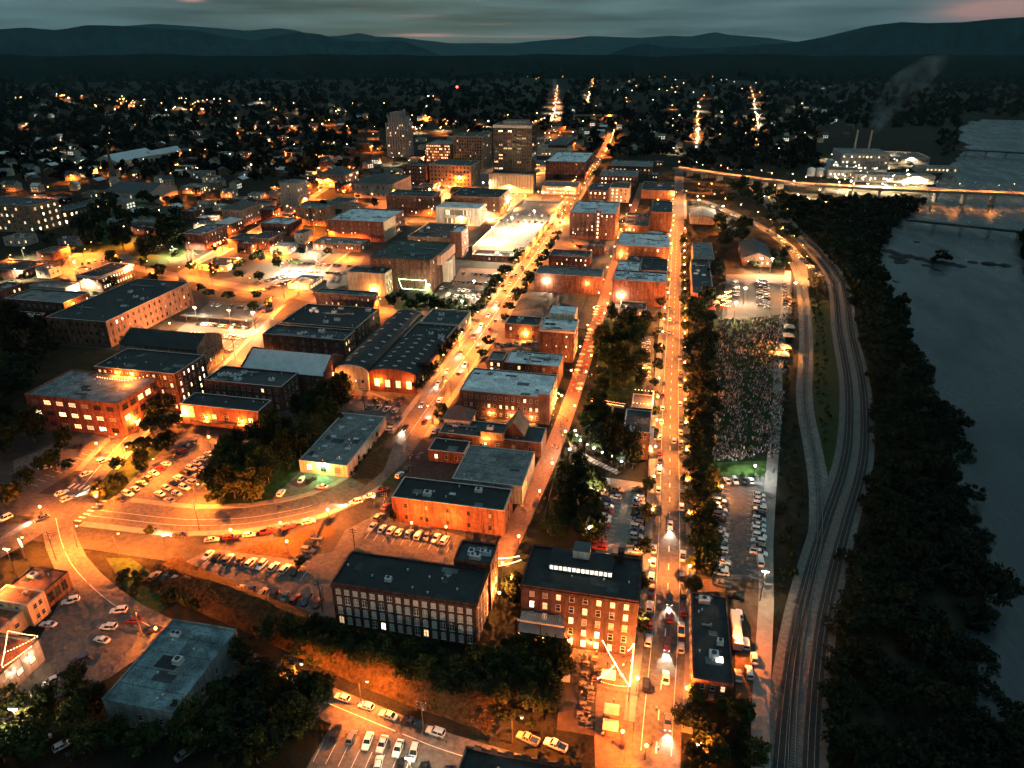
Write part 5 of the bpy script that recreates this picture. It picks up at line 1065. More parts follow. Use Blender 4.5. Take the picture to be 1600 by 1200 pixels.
# ---------------------------------------------------------------- dry grass tufts on the bank
V = []; r = np.random.RandomState(4); F_ = []
for i in range(14000):
    k = r.randint(0, len(BANK) - 1); j = r.randint(0, 4); f, g_ = r.rand(), r.rand()
    p = np.array(rows[j][k]) * (1 - f) * (1 - g_) + np.array(rows[j][k + 1]) * f * (1 - g_) + np.array(rows[j + 1][k]) * (1 - f) * g_ + np.array(rows[j + 1][k + 1]) * f * g_
    a = r.uniform(0, 6.28); s = r.uniform(.05, .14); h_ = r.uniform(.2, .6); dx, dy = math.cos(a) * s, math.sin(a) * s; lx, ly = r.uniform(-.3, .3, 2)
    n = len(V); V += [(p[0] - dx, p[1] - dy, p[2] - .05), (p[0] + dx, p[1] + dy, p[2] - .05), (p[0] + lx, p[1] + ly, p[2] + h_)]; F_.append((n, n + 1, n + 2))
me = bpy.data.meshes.new('tall_grass'); me.from_pydata(V, [], F_); me.materials.append(MATS['dry_grass']); me.update()
o = obj('tall_grass', me); o['kind'] = 'stuff'; o['label'] = 'tall dry grass on the bank above the lower street'; o['category'] = 'grass'
# ---------------------------------------------------------------- lamps
LM = {}
def lampmesh(kind, colr):
    k = (kind, colr)
    if k in LM: return LM[k]
    p, h, b = MB(), MB(), MB()
    if kind == 'cobra':
        p.tube([(0, 0, 0), (0, 0, 4), (0, 0, 8.4)], [.14, .11, .08], 6); p.tube([(0, 0, 8.3), (.6, 0, 8.9), (2.0, 0, 9.1)], .055, 5)
        h.box(1.7, -.16, 9.02, 2.6, .16, 9.2); b.ball((2.25, 0, 8.86), .36, 6, 4, 0, .6); top = (2.25, 0, 8.5)
    elif kind == 'post':
        p.tube([(0, 0, 0), (0, 0, .5), (0, 0, 4.2)], [.16, .08, .06], 6); h.tube([(0, 0, 4.95), (0, 0, 5.1)], [.2, .05], 6); b.ball((0, 0, 4.6), .40, 6, 4); top = (0, 0, 5.3)
    elif kind == 'flood':
        p.tube([(0, 0, 0), (0, 0, 11)], [.16, .1], 6); p.box(-.9, -.06, 10.9, .9, .06, 11.05); h.box(-1.0, -.25, 11.05, 1.0, .25, 11.3); b.box(-.95, -.3, 10.75, .95, .3, 10.9); top = (0, -.3, 10.5)
    elif kind == 'wall':
        p.box(-.08, -.1, -.4, .08, .3, -.25); h.box(-.25, -.3, .16, .25, .2, .28); b.ball((0, -.1, 0), .24, 6, 4); top = (0, -.45, -.1)
    elif kind == 'far':
        p.tube([(0, 0, 0), (0, 0, 7.6)], .15, 4); h.box(-.6, -.4, 8.6, .6, .4, 8.8); b.ball((0, 0, 8.1), .55, 6, 4); top = (0, 0, 9.4)
    elif kind == 'farther':
        p.tube([(0, 0, 0), (0, 0, 9)], .25, 4); h.box(-1, -.5, 11, 1, .5, 11.3); b.ball((0, 0, 10), 1.15, 6, 4); top = (0, 0, 10)
    bm = 'bulb_' + colr
    LM[k] = (p.mesh('pole', MATS['metal_dark']), h.mesh('lamp_head', MATS['metal']), b.mesh('bulb', MATS[bm], True), top); return LM[k]
LD = {}
def lamp_data(kind, colr, power):
    # street heads are shielded and shine downwards; globes shine all round
    down = kind in ('cobra', 'far', 'farther')
    d = bpy.data.lights.new('lamp_light', 'SPOT' if down else 'POINT'); d.energy = power * LP * (.7 if kind == 'flood' else 1); d.color = BULBC[colr]; d.shadow_soft_size = .3
    if down: d.spot_size = R(158); d.spot_blend = .5
    return d
NL = [0]
LQ = []
def lamp(u, v, kind, *a, **k):
    if kind != 'wall' and not (len(a) > 5 and a[5] is not None):          # a post never stands inside a building
        for p, q, e, f in BLD:
            if p - 1.2 < u < q + 1.2 and e - 1.2 < v < f + 1.2:
                c = [(u - p, 'p'), (q - u, 'q'), (v - e, 'e'), (f - v, 'f')]; c = min(c[1:3] + ([c[0]] if u > 20 else []))[1]
                if c == 'p': u = p - 1.8
                elif c == 'q': u = q + 1.8
                elif c == 'e': v = e - 1.8
                break
    LQ.append(((u, v, kind) + a, k))
def make_lamp(u, v, kind, colr, power, label, group, rz=0, z=None, light=True, name='street_lamp'):
    p, h, b, top = lampmesh(kind, colr)
    T = thing(name, label, 'lamp', (u, v, float(hz(u, v)) if z is None else z), rz, group)
    obj('pole' if kind != 'wall' else 'bracket', p, T); obj('lamp_head', h, T); obj('bulb', b, T)
    if light:
        k = (colr, round(power), kind)
        if k not in LD:
            LD[k] = lamp_data(kind, colr, power)
        o = obj('lamp_light', LD[k], T, top); NL[0] += 1
    return T
def lamprow(street, desc, end, v0, v1, step, side, kind, colr, power, group, jit=.5, sel='v', off=None):
    pts = [p for p in STREET[street] if (v0 <= (p[1] if sel == 'v' else p[0]) <= v1)]
    d = off if off else RW[street] / 2 + .9
    L = offset(pts, d * side); acc = step * .4; n = 0
    for i in range(len(L) - 1):
        seg = math.dist(L[i], L[i + 1]); acc += seg
        if acc >= step:
            acc = 0; t = Vector(L[i + 1]) - Vector(L[i]); a = math.atan2(t.y, t.x)
            lamp(L[i][0], L[i][1], kind, colr, power * rnd.uniform(.7, 1.3), f'{desc}, {nth(n)} from the {end}', group, a + (math.pi / 2 if side > 0 else -math.pi / 2)); n += 1
rnd = random.Random(21)
lamprow('river_street', 'amber globe lamp on the right kerb of the river street', 'bottom', 120, 660, 19, 1, 'post', 'amber', 2500, 'river street lamps right', off=6.0)
lamprow('river_street', 'warm globe lamp on the left kerb of the river street', 'bottom', 115, 840, 20, -1, 'post', 'warm', 2100, 'river street lamps left', off=5.9)
lamprow('main_street', 'tall amber lamp on the right side of the main street', 'hipped house', 236, 1100, 22, 1, 'cobra', 'amber', 4600, 'main street lamps right')
lamprow('main_street', 'tall warm lamp on the left side of the main street', 'market halls', 300, 1100, 23, -1, 'cobra', 'warm', 3900, 'main street lamps left')
lamprow('hill_street', 'amber lamp along the hill street', 'junction', 178, 700, 38, 1, 'cobra', 'amber', 9000, 'hill street lamps')
lamprow('promenade', 'small warm lamp along the brick promenade', 'bottom', 180, 720, 15, 1, 'post', 'warm', 900, 'promenade lamps right', off=3.6)
lamprow('promenade', 'small warm lamp on the left edge of the promenade', 'bottom', 275, 720, 24, -1, 'post', 'warm', 1100, 'promenade lamps left', off=3.6)
lamprow('cross_street', 'amber lamp on the near side of the cross street', 'left', -470, -100, 30, 1, 'cobra', 'amber', 11000, 'cross street lamps', sel='u')
lamprow('upper_street', 'amber lamp along the upper street', 'diner', 440, 900, 32, 1, 'cobra', 'amber', 11000, 'upper street lamps')
lamprow('river_bend_road', 'warm lamp along the curving riverside road', 'top', 505, 800, 24, -1, 'cobra', 'warm', 4200, 'bend road lamps')
lamprow('middle_cross_street', 'amber lamp on the short street by the seven storey block', 'left', -90, 10, 24, -1, 'cobra', 'amber', 4000, 'middle street lamps', sel='u')
lamprow('far_cross_street', 'amber lamp on the uptown cross street', 'left', -380, -100, 30, -1, 'cobra', 'amber', 14000, 'uptown cross street lamps', sel='u')
lamprow('uptown_street', 'warm lamp along the narrow uptown street', 'bottom', 565, 1000, 26, 1, 'cobra', 'warm', 14000, 'uptown street lamps')
lamprow('main_street', 'amber lamp at the far climb of the main street', 'bottom', 1120, 1480, 22, 1, 'far', 'amber', 16000, 'far main street lamps')
# lamps read one by one from the photograph; lawn end, works and three junction lamps added for brightness: head pixel, head height
def at(x, y, z): return G(x, y, z)
SINGLE = [(1180, 728, 'post', 'cool', 800, 'white lamp on the green end of the concert lawn'), (1306, 276, 'flood', 'white', 12100, 'left added floodlight brightening the riverside works'), (1330, 283, 'flood', 'white', 12100, 'second floodlight on the riverside works'), (1356, 287, 'flood', 'white', 12100, 'third added floodlight brightening the riverside works'), (1384, 289, 'flood', 'white', 9900, 'fourth added floodlight brightening the riverside works'), (1412, 288, 'flood', 'white', 7700, 'fifth added floodlight brightening the riverside works'), (1340, 247, 'flood', 'white', 16500, 'rear floodlight on the riverside works'), (1386, 240, 'flood', 'white', 13200, 'rear right added floodlight brightening the riverside works'), (62, 792, 'post', 'amber', 3300, 'amber globe lamp at the top of the junction'), (150, 775, 'post', 'amber', 3600, 'amber globe lamp at the corner of the amber lot'), (25, 838, 'cobra', 'amber', 5000, 'tall amber lamp left of the junction'), (175, 832, 'cobra', 'amber', 7000, 'tall amber lamp right of the junction'), (255, 836, 'post', 'amber', 5200, 'globe lamp beside the small tree at the junction'), (360, 828, 'post', 'amber', 5200, 'globe lamp at the left of the row of kerbside cars'), (438, 817, 'post', 'amber', 5200, 'globe lamp above the white car at the curved kerb'), (512, 797, 'post', 'amber', 5200, 'globe lamp at the bend of the curved street'), (448, 846, 'post', 'amber', 2600, 'globe lamp on the triangular lawn'),
 (231, 716, 'cobra', 'amber', 6000, 'amber lamp between the lot and the corner trees'), (150, 693, 'post', 'amber', 2500, 'amber lamp at the foot of the terrace block'), (190, 697, 'cobra', 'amber', 5500, 'bright lamp at the corner of the terrace block'), (326, 683, 'post', 'amber', 3200, 'lamp on the wall of the amber lot'), (300, 755, 'cobra', 'amber', 6500, 'tall lamp over the middle of the amber lot'), (212, 659, 'post', 'amber', 2500, 'lamp under the side wall of the terrace block'),
 (115, 474, 'post', 'amber', 2600, 'lone amber lamp in the alley beside the long warehouse'), (310, 630, 'post', 'amber', 2600, 'amber lamp at the foot of the stepped gable loft'), (372, 403, 'flood', 'warm', 12000, 'dazzling white lamp over the parked cars of the bank lot'), (492, 403, 'flood', 'white', 15000, 'dazzling white floodlight over the upper bank lot'),
 (305, 480, 'flood', 'white', 7000, 'white lamp at the left of the station lot'), (360, 483, 'flood', 'warm', 8000, 'warm floodlight behind the station canopy'), (395, 488, 'flood', 'white', 8000, 'white floodlight at the right end of the canopy'), (364, 540, 'cobra', 'warm', 7000, 'warm lamp at the foot of the station lot'), (420, 497, 'cobra', 'amber', 6000, 'amber lamp above the dark brick block'), (360, 515, 'flood', 'warm', 9000, 'warm floodlight in front of the station canopy'), (265, 505, 'post', 'warm', 3500, 'bright low lamp at the end of the long warehouse'),
 (583, 776, 'post', 'warm', 1500, 'low lamp at the kerb beside the brick shop'), (643, 817, 'post', 'amber', 1700, 'lamp at the left of the brick shop planting'), (697, 823, 'post', 'amber', 1700, 'lamp at the right of the brick shop planting'),
 (785, 880, 'post', 'warm', 2600, 'lamp in the passage between mill and warehouse'), (770, 925, 'post', 'warm', 2200, 'lamp at the foot of the mill stairs'), (800, 905, 'post', 'warm', 2200, 'lamp under the trees beside the warehouse'),
 (1090, 1165, 'post', 'amber', 2200, 'lamp inside the dark trees at the street foot'), (1010, 1165, 'post', 'amber', 2600, 'amber lamp on the corner at the bottom of the river street'), (973, 1143, 'post', 'amber', 1600, 'small lamp on the yard fence'),
 (1196, 893, 'flood', 'white', 1300, 'white lamp on the path at the end of the riverside lot'), (1128, 760, 'post', 'warm', 1200, 'dim lamp at the head of the riverside lot'), (890, 702, 'post', 'white', 1400, 'white lamp at the top of the garden steps'), (928, 765, 'post', 'white', 900, 'yellowish lamp in the bushes above the box truck'), (921, 825, 'post', 'white', 1200, 'yellowish lamp at the edge of the square lot'),
 (1165, 450, 'flood', 'white', 6000, 'dazzling white floodlight over the event lot'), (1150, 473, 'flood', 'white', 6000, 'dazzling white light tower beside the stage'), (1243, 442, 'flood', 'warm', 7000, 'warm lamp at the top of the riverside path'), (1190, 404, 'flood', 'white', 9000, 'white floodlight on the front of the station house'), (1207, 404, 'flood', 'white', 9000, 'second white floodlight beside the station house'), (1164, 408, 'cobra', 'amber', 7000, 'amber lamp lighting the plaza'), (1228, 410, 'cobra', 'amber', 8000, 'amber lamp inside the road bend'), (1225, 545, 'post', 'warm', 3500, 'warm lamp on the food stand by the lawn'), (1126, 404, 'post', 'amber', 3500, 'amber lamp behind the grey roofed block'), (1125, 356, 'post', 'amber', 3500, 'amber lamp beside the goods shed'), (1092, 312, 'flood', 'white', 12000, 'white floodlight at the start of the bend road'), (1130, 322, 'flood', 'white', 9000, 'white floodlight over the upper bend road'), (1160, 340, 'flood', 'white', 8000, 'white floodlight in the middle of the bend road'),
 (640, 330, 'cobra', 'warm', 7000, 'warm lamp by the large red block'), (505, 260, 'flood', 'warm', 9000, 'warm lamp in front of the city hall'), (460, 330, 'cobra', 'amber', 6500, 'amber lamp beside the pale slab'), (455, 337, 'cobra', 'amber', 6500, 'second amber lamp beside the pale slab'), (424, 391, 'flood', 'white', 9000, 'white lamp by the dark topped house'), (741, 439, 'flood', 'white', 7000, 'white lamp in the red brick lot'), (775, 375, 'flood', 'white', 16000, 'floodlight at the front of the parking deck'), (800, 340, 'flood', 'white', 20000, 'floodlight in the middle of the parking deck'), (835, 330, 'flood', 'white', 20000, 'floodlight at the back of the parking deck'), (770, 355, 'flood', 'white', 20000, 'floodlight at the left of the parking deck'), (1005, 575, 'post', 'warm', 900, 'small lamp in the narrow lot'), (670, 445, 'flood', 'white', 5000, 'white lamp in the theatre lot'), (722, 470, 'flood', 'white', 5000, 'white lamp over the white parked cars'),
 (770, 308, 'flood', 'white', 7000, 'floodlight at the corner of the podium'), (848, 300, 'flood', 'warm', 14000, 'lamp on the low parking deck'), (867, 300, 'flood', 'warm', 14000, 'second lamp on the low parking deck'), (920, 343, 'cobra', 'warm', 9000, 'warm lamp at the foot of the seven storey block'), (895, 365, 'cobra', 'amber', 9000, 'amber lamp at the corner of the seven storey block'), (985, 320, 'flood', 'warm', 12000, 'warm floodlight on the cream hotel'), (1028, 312, 'flood', 'amber', 16000, 'floodlight on the orange hall'), (755, 285, 'flood', 'white', 8000, 'floodlight in the street behind the arcade block'), (660, 245, 'flood', 'warm', 9000, 'floodlight beside the deco tower'), (690, 252, 'flood', 'warm', 22000, 'floodlight in front of the brown office'), (720, 275, 'flood', 'amber', 22000, 'amber floodlight on the arcade block'), (690, 300, 'cobra', 'warm', 9000, 'warm lamp beside the white office'), (590, 232, 'flood', 'amber', 9000, 'amber lamp left of the deco tower'), (545, 200, 'far', 'amber', 14000, 'amber lamp among the far left roofs'), (12, 398, 'cobra', 'amber', 6500, 'amber lamp at the left edge below the school'), (62, 400, 'cobra', 'amber', 6500, 'amber lamp beside the glowing brick hall'), (130, 404, 'flood', 'warm', 7000, 'warm lamp in the upper lot'), (177, 412, 'flood', 'warm', 7000, 'warm lamp over the right of the upper lot'), (297, 391, 'cobra', 'amber', 7000, 'amber lamp at the corner shopfront'), (345, 375, 'cobra', 'warm', 6000, 'warm lamp on the upper street shopfronts'), (10, 858, 'flood', 'warm', 2400, 'bright lamp at the left end of the junction'), (45, 862, 'flood', 'warm', 2600, 'bright sign lamp at the forecourt by the junction'), (110, 820, 'cobra', 'amber', 7000, 'amber lamp at the middle of the junction'), (243, 982, 'post', 'amber', 2400, 'amber lamp where the lower street bends'), (458, 1035, 'cobra', 'amber', 5200, 'amber lamp on the bank side of the lower street'), (560, 1062, 'cobra', 'amber', 5200, 'second amber lamp on the bank side of the lower street'), (800, 1118, 'cobra', 'amber', 5200, 'amber lamp above the two pickups'), (640, 1185, 'flood', 'white', 4200, 'white lamp at the bottom lot'), (20, 1108, 'flood', 'white', 1600, 'lamp on the lane below the restaurant'), (760, 690, 'post', 'warm', 500, 'small lamp in the depot yard')]
HH = dict(cobra=8.9, post=4.6, flood=10.8, far=8, farther=10)
for (x, y, kind, c, pw, lab) in SINGLE:
    zd = 6.2 if 'the parking deck' in lab else None
    u, v = at(x, y, HH[kind] + (zd or 0))
    lamp(u, v, kind, c, pw, lab, 'single lamps', 0, zd)
# lamps fixed to walls: (pixel on the wall, wall face v or u is found from the building rect)
def wall_lamp(u, v, z, rz, c, pw, lab): lamp(u, v, 'wall', c, pw, lab, 'wall lamps', rz, z, name='wall_lamp')
r_ = rectpx(12.5, nl=(836, 426), nr=(940, 434), fr=(943, 421)); wall_lamp(r_[0] + 8, r_[2] - .32, 8, 0, 'white', 2600, 'dazzling wall lamp on the long windowless warehouse'); wall_lamp(r_[1] - 9, r_[2] - .32, 8, 0, 'warm', 900, 'second wall lamp on the long windowless warehouse')
r_ = rectpx(9, nl=(789, 505), nr=(842, 509), fr=(848, 496)); wall_lamp((r_[0] + r_[1]) / 2 + 2, r_[2] - .32, 4, 0, 'warm', 1500, 'bright wall lamp on the low brick workshop')
r_ = rectpx(16, nl=(957, 437), nr=(1041, 441), fr=(1043, 426)); wall_lamp(r_[0] + 6, r_[2] - .32, 6, 0, 'white', 2200, 'bright wall lamp on the vent roofed warehouse')
r_ = rectpx(5.2, nl=(467, 720), nr=(545, 727), fr=(601, 651), fl=(535, 645)); wall_lamp((r_[0] + r_[1]) / 2, r_[2] - .32, 4.6, 0, 'green', 900, 'green wall lamp over the workshop door')
r_ = rectpx(9.5, nl=(280, 631), nr=(406, 643), fr=(422, 625)); wall_lamp(r_[0] + 12, r_[2] - .32, 4.4, 0, 'amber', 1200, 'amber wall lamp on the store with white panels'); wall_lamp(r_[1] - 8, r_[2] - .32, 4.4, 0, 'amber', 1200, 'right amber wall lamp on the store with white panels')
wall_lamp(V1[0] + 3, V1[2] - .32, 5, 0, 'warm', 1500, 'wall lamp on the cream market front'); wall_lamp(V2[0] + 5, V2[2] - .32, 5.6, 0, 'amber', 1500, 'left wall lamp on the red market front'); wall_lamp(V2[1] - 3, V2[2] - .32, 5.6, 0, 'amber', 1500, 'right wall lamp on the red market front')
r_ = rectpx(15, nl=(542, 424), nr=(600, 428), fr=(614, 419)); wall_lamp((r_[0] + r_[1]) / 2 + 5, r_[2] - .32, 3.5, 0, 'warm', 2600, 'low wall lamp washing the blank cream wall')
for k, y in enumerate((-4, -9)): wall_lamp(REST[0] - .16, REST[1] + y, 5.2, R(90), 'white', 60, ('right' if k == 0 else 'left') + ' white wall lamp on the restaurant side')
r_ = rectpx(12.5, nl=(718, 609), nr=(856, 622), fr=(873, 586))
for k in range(3): wall_lamp(r_[0] + 14 + k * 9, r_[2] - .32, 3, 0, 'warm', 500, f'small wall lamp under the white roofed mill, {nth(k)} from the left')
for k in range(4): wall_lamp(r_[1] + .75, r_[2] + 8 + k * 5, 4, R(90), 'warm', 700, f'wall lamp on the promenade side of the white roofed mill, {nth(k)} from the front')
for k in range(4): wall_lamp(-27 + k * 6, 142.6, 3.2, 0, 'warm', 500, f'wall lamp on the front of the tall warehouse, {nth(k)} from the left')
for k in range(2): wall_lamp(TB[0] + 24 + k * 7, TB[3] - .4, 18 - 1.2, 0, 'amber', 900, f'wall lamp over the rooftop terrace, {nth(k)} from the left')
# clusters of distant lights
FCN = {}
def far_cluster(lab, grp, box, n, colr, kind='farther', pw=26000, light=.25, line=None):
    for i in range(n):
        FCN[grp] = FCN.get(grp, -1) + 1
        if line:
            f = (i + rnd.random() * .6) / n; x = line[0][0] + (line[1][0] - line[0][0]) * f + rnd.uniform(-2, 2); y = line[0][1] + (line[1][1] - line[0][1]) * f + rnd.uniform(-1, 1)
        else: x, y = rnd.uniform(box[0], box[2]), rnd.uniform(box[1], box[3])
        u, v = G(x, y, 8)
        if not free(u, v, 2): continue
        c = colr if rnd.random() < .75 else 'white'
        lamp(u, v, kind, c, pw, lab, grp, 0, None, rnd.random() < light)
far_cluster('distant amber lamp in the district at the far left', 'far left district lamps', (0, 146, 130, 154), 16, 'amber'); far_cluster('distant amber lamp in the district at the far left', 'far left district lamps', (145, 150, 360, 176), 44, 'amber', light=.45)
far_cluster('distant amber lamp in the far left district', 'far left district lamps', (180, 152, 220, 166), 14, 'amber', 'farther', 60000, .8); far_cluster('distant amber lamp in the far left district', 'far left district lamps', (285, 158, 330, 174), 14, 'amber', 'farther', 60000, .8); far_cluster('distant amber lamp in the far left district', 'far left district lamps', (80, 148, 128, 156), 10, 'amber', 'farther', 60000, .8); far_cluster('amber lamp among the roofs left of the deco tower', 'left roofs lamps', (360, 160, 590, 235), 26, 'amber', 'far', 22000, .8); far_cluster('amber lamp among dark trees on the left slope', 'left slope lamps', (20, 185, 420, 300), 40, 'amber', 'far', 16000, .6)
far_cluster('amber lamp on the long lit road climbing the far hill', 'far hill road lamps', None, 20, 'amber', 'farther', 40000, .6, ((862, 190), (872, 132))); far_cluster('amber lamp on the long lit road climbing the far hill', 'far hill road lamps', None, 14, 'amber', 'far', 26000, .8, ((832, 190), (878, 176)))
far_cluster('lamp on the distant viaduct', 'viaduct lamps', None, 9, 'warm', 'far', 6000, .6, ((890, 178), (962, 178)))
far_cluster('amber lamp on the second road up the far hill', 'second hill road lamps', None, 14, 'amber', 'farther', 60000, .7, ((917, 158), (928, 122)))
far_cluster('amber lamp on the straight street across the valley', 'valley street lamps', None, 17, 'amber', 'farther', 45000, .8, ((1088, 232), (1092, 158))); far_cluster('amber lamp on the right hand hill street', 'right hill street lamps', None, 15, 'amber', 'farther', 60000, .8, ((1187, 200), (1173, 135)))
far_cluster('far lamp on the dark hill across the valley', 'far hill lamps', (820, 108, 960, 124), 16, 'amber'); far_cluster('far lamp on the dark hill across the valley', 'far hill lamps', (960, 108, 1190, 145), 36, 'amber'); far_cluster('far lamp on the dark hill across the valley', 'far hill lamps', (1020, 150, 1260, 235), 26, 'amber', 'far', 14000, .4)
far_cluster('warm light on the industrial works by the river', 'works lights', (1296, 232, 1440, 290), 60, 'white', 'far', 26000, .5); far_cluster('lamp under the river bridge approach', 'bridge approach lamps', (1060, 285, 1330, 330), 20, 'amber', 'far', 9000, .6); far_cluster('amber lamp between the downtown blocks', 'downtown lamps', (640, 185, 760, 205), 20, 'amber', 'far', 30000, .8)
far_cluster('warm lamp in the downtown streets', 'downtown street lamps', (600, 255, 900, 335), 44, 'warm', 'cobra', 16000, 1); far_cluster('amber lamp between the left town blocks', 'left town lamps', (250, 300, 560, 420), 36, 'amber', 'cobra', 12000, 1); far_cluster('amber lamp in the upper left district', 'upper left lamps', (0, 290, 280, 440), 22, 'amber', 'cobra', 9000, 1); far_cluster('bright amber lamp in the streets behind the brick office', 'rear downtown lamps', (836, 196, 900, 228), 18, 'amber', 'far', 20000, .6); far_cluster('amber lamp in the far town', 'far town lamps', (300, 150, 840, 200), 40, 'amber', 'farther', 45000, .7); far_cluster('amber lamp in the far right suburb', 'far suburb lamps', (900, 130, 1260, 200), 30, 'amber', 'farther', 45000, .6); far_cluster('lone pale light in the dark far plain', 'far plain lights', (0, 92, 1560, 120), 14, 'cool', 'farther', 9000, 0); far_cluster('amber lamp uptown near the city hall', 'uptown lamps', (420, 235, 640, 300), 24, 'amber', 'cobra', 20000, .9)  # the warm downtown lamps are scattered in to brighten the blocks
# ---------------------------------------------------------------- vehicles
def carmesh(style, colr, full=True):
    P = MATS['paint_' + colr.replace(' ', '_')]
    L, Wd, H = dict(sedan=(4.7, 1.82, 1.45), suv=(4.7, 1.9, 1.75), pickup=(5.6, 1.98, 1.85), van=(5.4, 2.0, 2.2), hatch=(4.1, 1.76, 1.5))[style]
    l, w = L / 2, Wd / 2; belt = H * .56; clr = .28
    body, gl = MB(), MB()
    def sec(y, zb, zt, hw): return [(-hw * .94, y, zb), (hw * .94, y, zb), (hw, y, zb + .2), (hw, y, zt - .14), (hw * .9, y, zt), (-hw * .9, y, zt), (-hw, y, zt - .14), (-hw, y, zb + .2)]
    hood = belt * (.93 if style != 'van' else 1.05)
    st = [(-l, clr + .12, belt - .12, w * .84), (-l + .18, clr, belt, w * .95), (-l * .5, clr, belt + .02, w), (l * .2, clr, belt + .02, w), (l * .45, clr, hood + .04, w), (l - .5, clr, hood - .06, w * .96), (l - .12, clr, hood - .2, w * .88), (l, clr + .12, hood - .34, w * .78)]
    body.loft([sec(*s) for s in st])
    r0, r1, a, b = dict(sedan=(-l * .42, l * .10, -l * .76, l * .42), suv=(-l * .84, l * .08, -l * .96, l * .40), pickup=(-l * .12, l * .22, -l * .22, l * .50), van=(-l * .93, l * .45, -l * .97, l * .72), hatch=(-l * .72, l * .08, -l * .95, l * .44))[style]
    wt = w * .76; z0, z1 = belt - .02, H - .07
    gl.loft([[(-w * .93, a, z0), (w * .93, a, z0), (w * .93, b, z0), (-w * .93, b, z0)], [(-wt, r0, z1), (wt, r0, z1), (wt, r1, z1), (-wt, r1, z1)]])
    body.loft([[(-wt - .03, r0 - .05, z1 - .02), (wt + .03, r0 - .05, z1 - .02), (wt + .03, r1 + .05, z1 - .02), (-wt - .03, r1 + .05, z1 - .02)], [(-wt * .9, r0 + .08, H), (wt * .9, r0 + .08, H), (wt * .9, r1 - .08, H), (-wt * .9, r1 - .08, H)]])
    for s in (-1, 1):                                   # pillars
        for ya, yb in ((a, r0), (b, r1), ((a + b) / 2 - .1, (r0 + r1) / 2 - .1)):
            body.tube([(s * w * .935, ya, z0), (s * (wt + .01), yb, z1)], .055, 4)
    if style == 'pickup':
        y0, y1 = -l + .12, a - .1
        body.box(-w * .98, y0, belt - .1, -w * .84, y1, belt + .2); body.box(w * .84, y0, belt - .1, w * .98, y1, belt + .2); body.box(-w * .84, y0, belt - .1, w * .84, y0 + .12, belt + .2)
        gl.box(-w * .83, y0 + .13, belt + .025, w * .83, y1, belt + .04)
    if style == 'van': body.box(-wt - .02, r0, z0 + .05, wt + .12, l * .05, H - .06); body.box(-wt - .12, r0, z0 + .05, wt, l * .05, H - .06)
    wh = MB(); rr = .33 if style not in ('pickup', 'suv') else .38
    wh.loft([[(x, rr * math.cos(k * math.pi / 5), rr * math.sin(k * math.pi / 5)) for k in range(10)] for x in (-.11, .11)], 0)
    for x in (-.115, .115): wh.face([(x, rr * .6 * math.cos(k * math.pi / 4), rr * .6 * math.sin(k * math.pi / 4)) for k in range(8)], 1)
    wp = [(sx * (w - .1), sy, rr) for sx in (-1, 1) for sy in (l * .62, -l * .60)]
    hl = MB(); hl.box(-.2, -.05, -.09, .2, .06, .09); tl = MB(); tl.box(-.17, -.06, -.1, .17, .05, .1)
    hp = [(s * w * .62, l - .06, hood - .42) for s in (-1, 1)]; tp = [(s * w * .68, -l + .04, belt - .28) for s in (-1, 1)]
    one = MB()
    def put(src, off, mshift):
        n = len(one.v); one.v += [(x + off[0], y + off[1], z + off[2]) for x, y, z in src.v]; one.f += [tuple(i + n for i in f) for f in src.f]; one.m += [m + mshift for m in src.m]
    put(body, (0, 0, 0), 0); put(gl, (0, 0, 0), 1)
    for p in wp: put(wh, p, 2)
    return dict(body=body.mesh('body', P), glass=gl.mesh('window', MATS['car_glass']), wheel=wh.mesh('wheel', [MATS['tyre'], MATS['rim']]), wp=wp, hl=hl.mesh('headlight', MATS['lens']), hl_on=hl.mesh('headlight', MATS['headlight']), tl=tl.mesh('taillight', MATS['lens_red']), tl_on=tl.mesh('taillight', MATS['taillight']), hp=hp, tp=tp, one=one.mesh('car_body', [P, MATS['car_glass'], MATS['tyre'], MATS['rim']]), L=L, mb=one)
CM = {}
NC = [0]; HEAD = None
CQ = []
def car(*a, **k): CQ.append((a, k))
def make_car(u, v, rz, style, colr, label, group, on=False, z=.03, name=None):
    global HEAD
    k = (style, colr)
    if k not in CM: CM[k] = carmesh(style, colr)
    m = CM[k]; nm = name or {'pickup': 'pickup_truck', 'van': 'van'}.get(style, 'car'); NC[0] += 1
    D = math.hypot(u, v)
    if D > 300 and not on:
        o = obj(nm, m['one'], None, (u, v, z), rz); return tag(o, label, {'pickup': 'pickup', 'van': 'van'}.get(style, 'car'), group)
    T = thing(nm, label, {'pickup': 'pickup', 'van': 'van'}.get(style, 'car'), (u, v, z), rz, group)
    if D > 300: obj('body', m['one'], T)
    else:
        obj('body', m['body'], T); obj('window', m['glass'], T)
        for p in m['wp']: obj('wheel', m['wheel'], T, p)
    for p in m['hp']: obj('headlight', m['hl_on' if on else 'hl'], T, p)
    for p in m['tp']: obj('taillight', m['tl_on' if on else 'tl'], T, p)
    if on == True and on != 2:
        if HEAD is None:
            HEAD = bpy.data.lights.new('headlamp_beam', 'SPOT'); HEAD.energy = 1500 * LP; HEAD.spot_size = R(70); HEAD.spot_blend = .8; HEAD.color = (1, .86, .62); HEAD.shadow_soft_size = .2
        o = obj('headlamp_beam', HEAD, T, (0, m['L'] / 2 + .15, .7)); o.rotation_euler = (R(78), 0, 0)
    return T
rnd = random.Random(99)
COLS = ['white'] * 6 + ['silver'] * 4 + ['grey'] * 4 + ['black'] * 6 + ['dark red'] * 2 + ['dark blue'] * 2 + ['tan', 'red']
STY = ['sedan'] * 5 + ['suv'] * 5 + ['hatch'] * 2 + ['pickup']
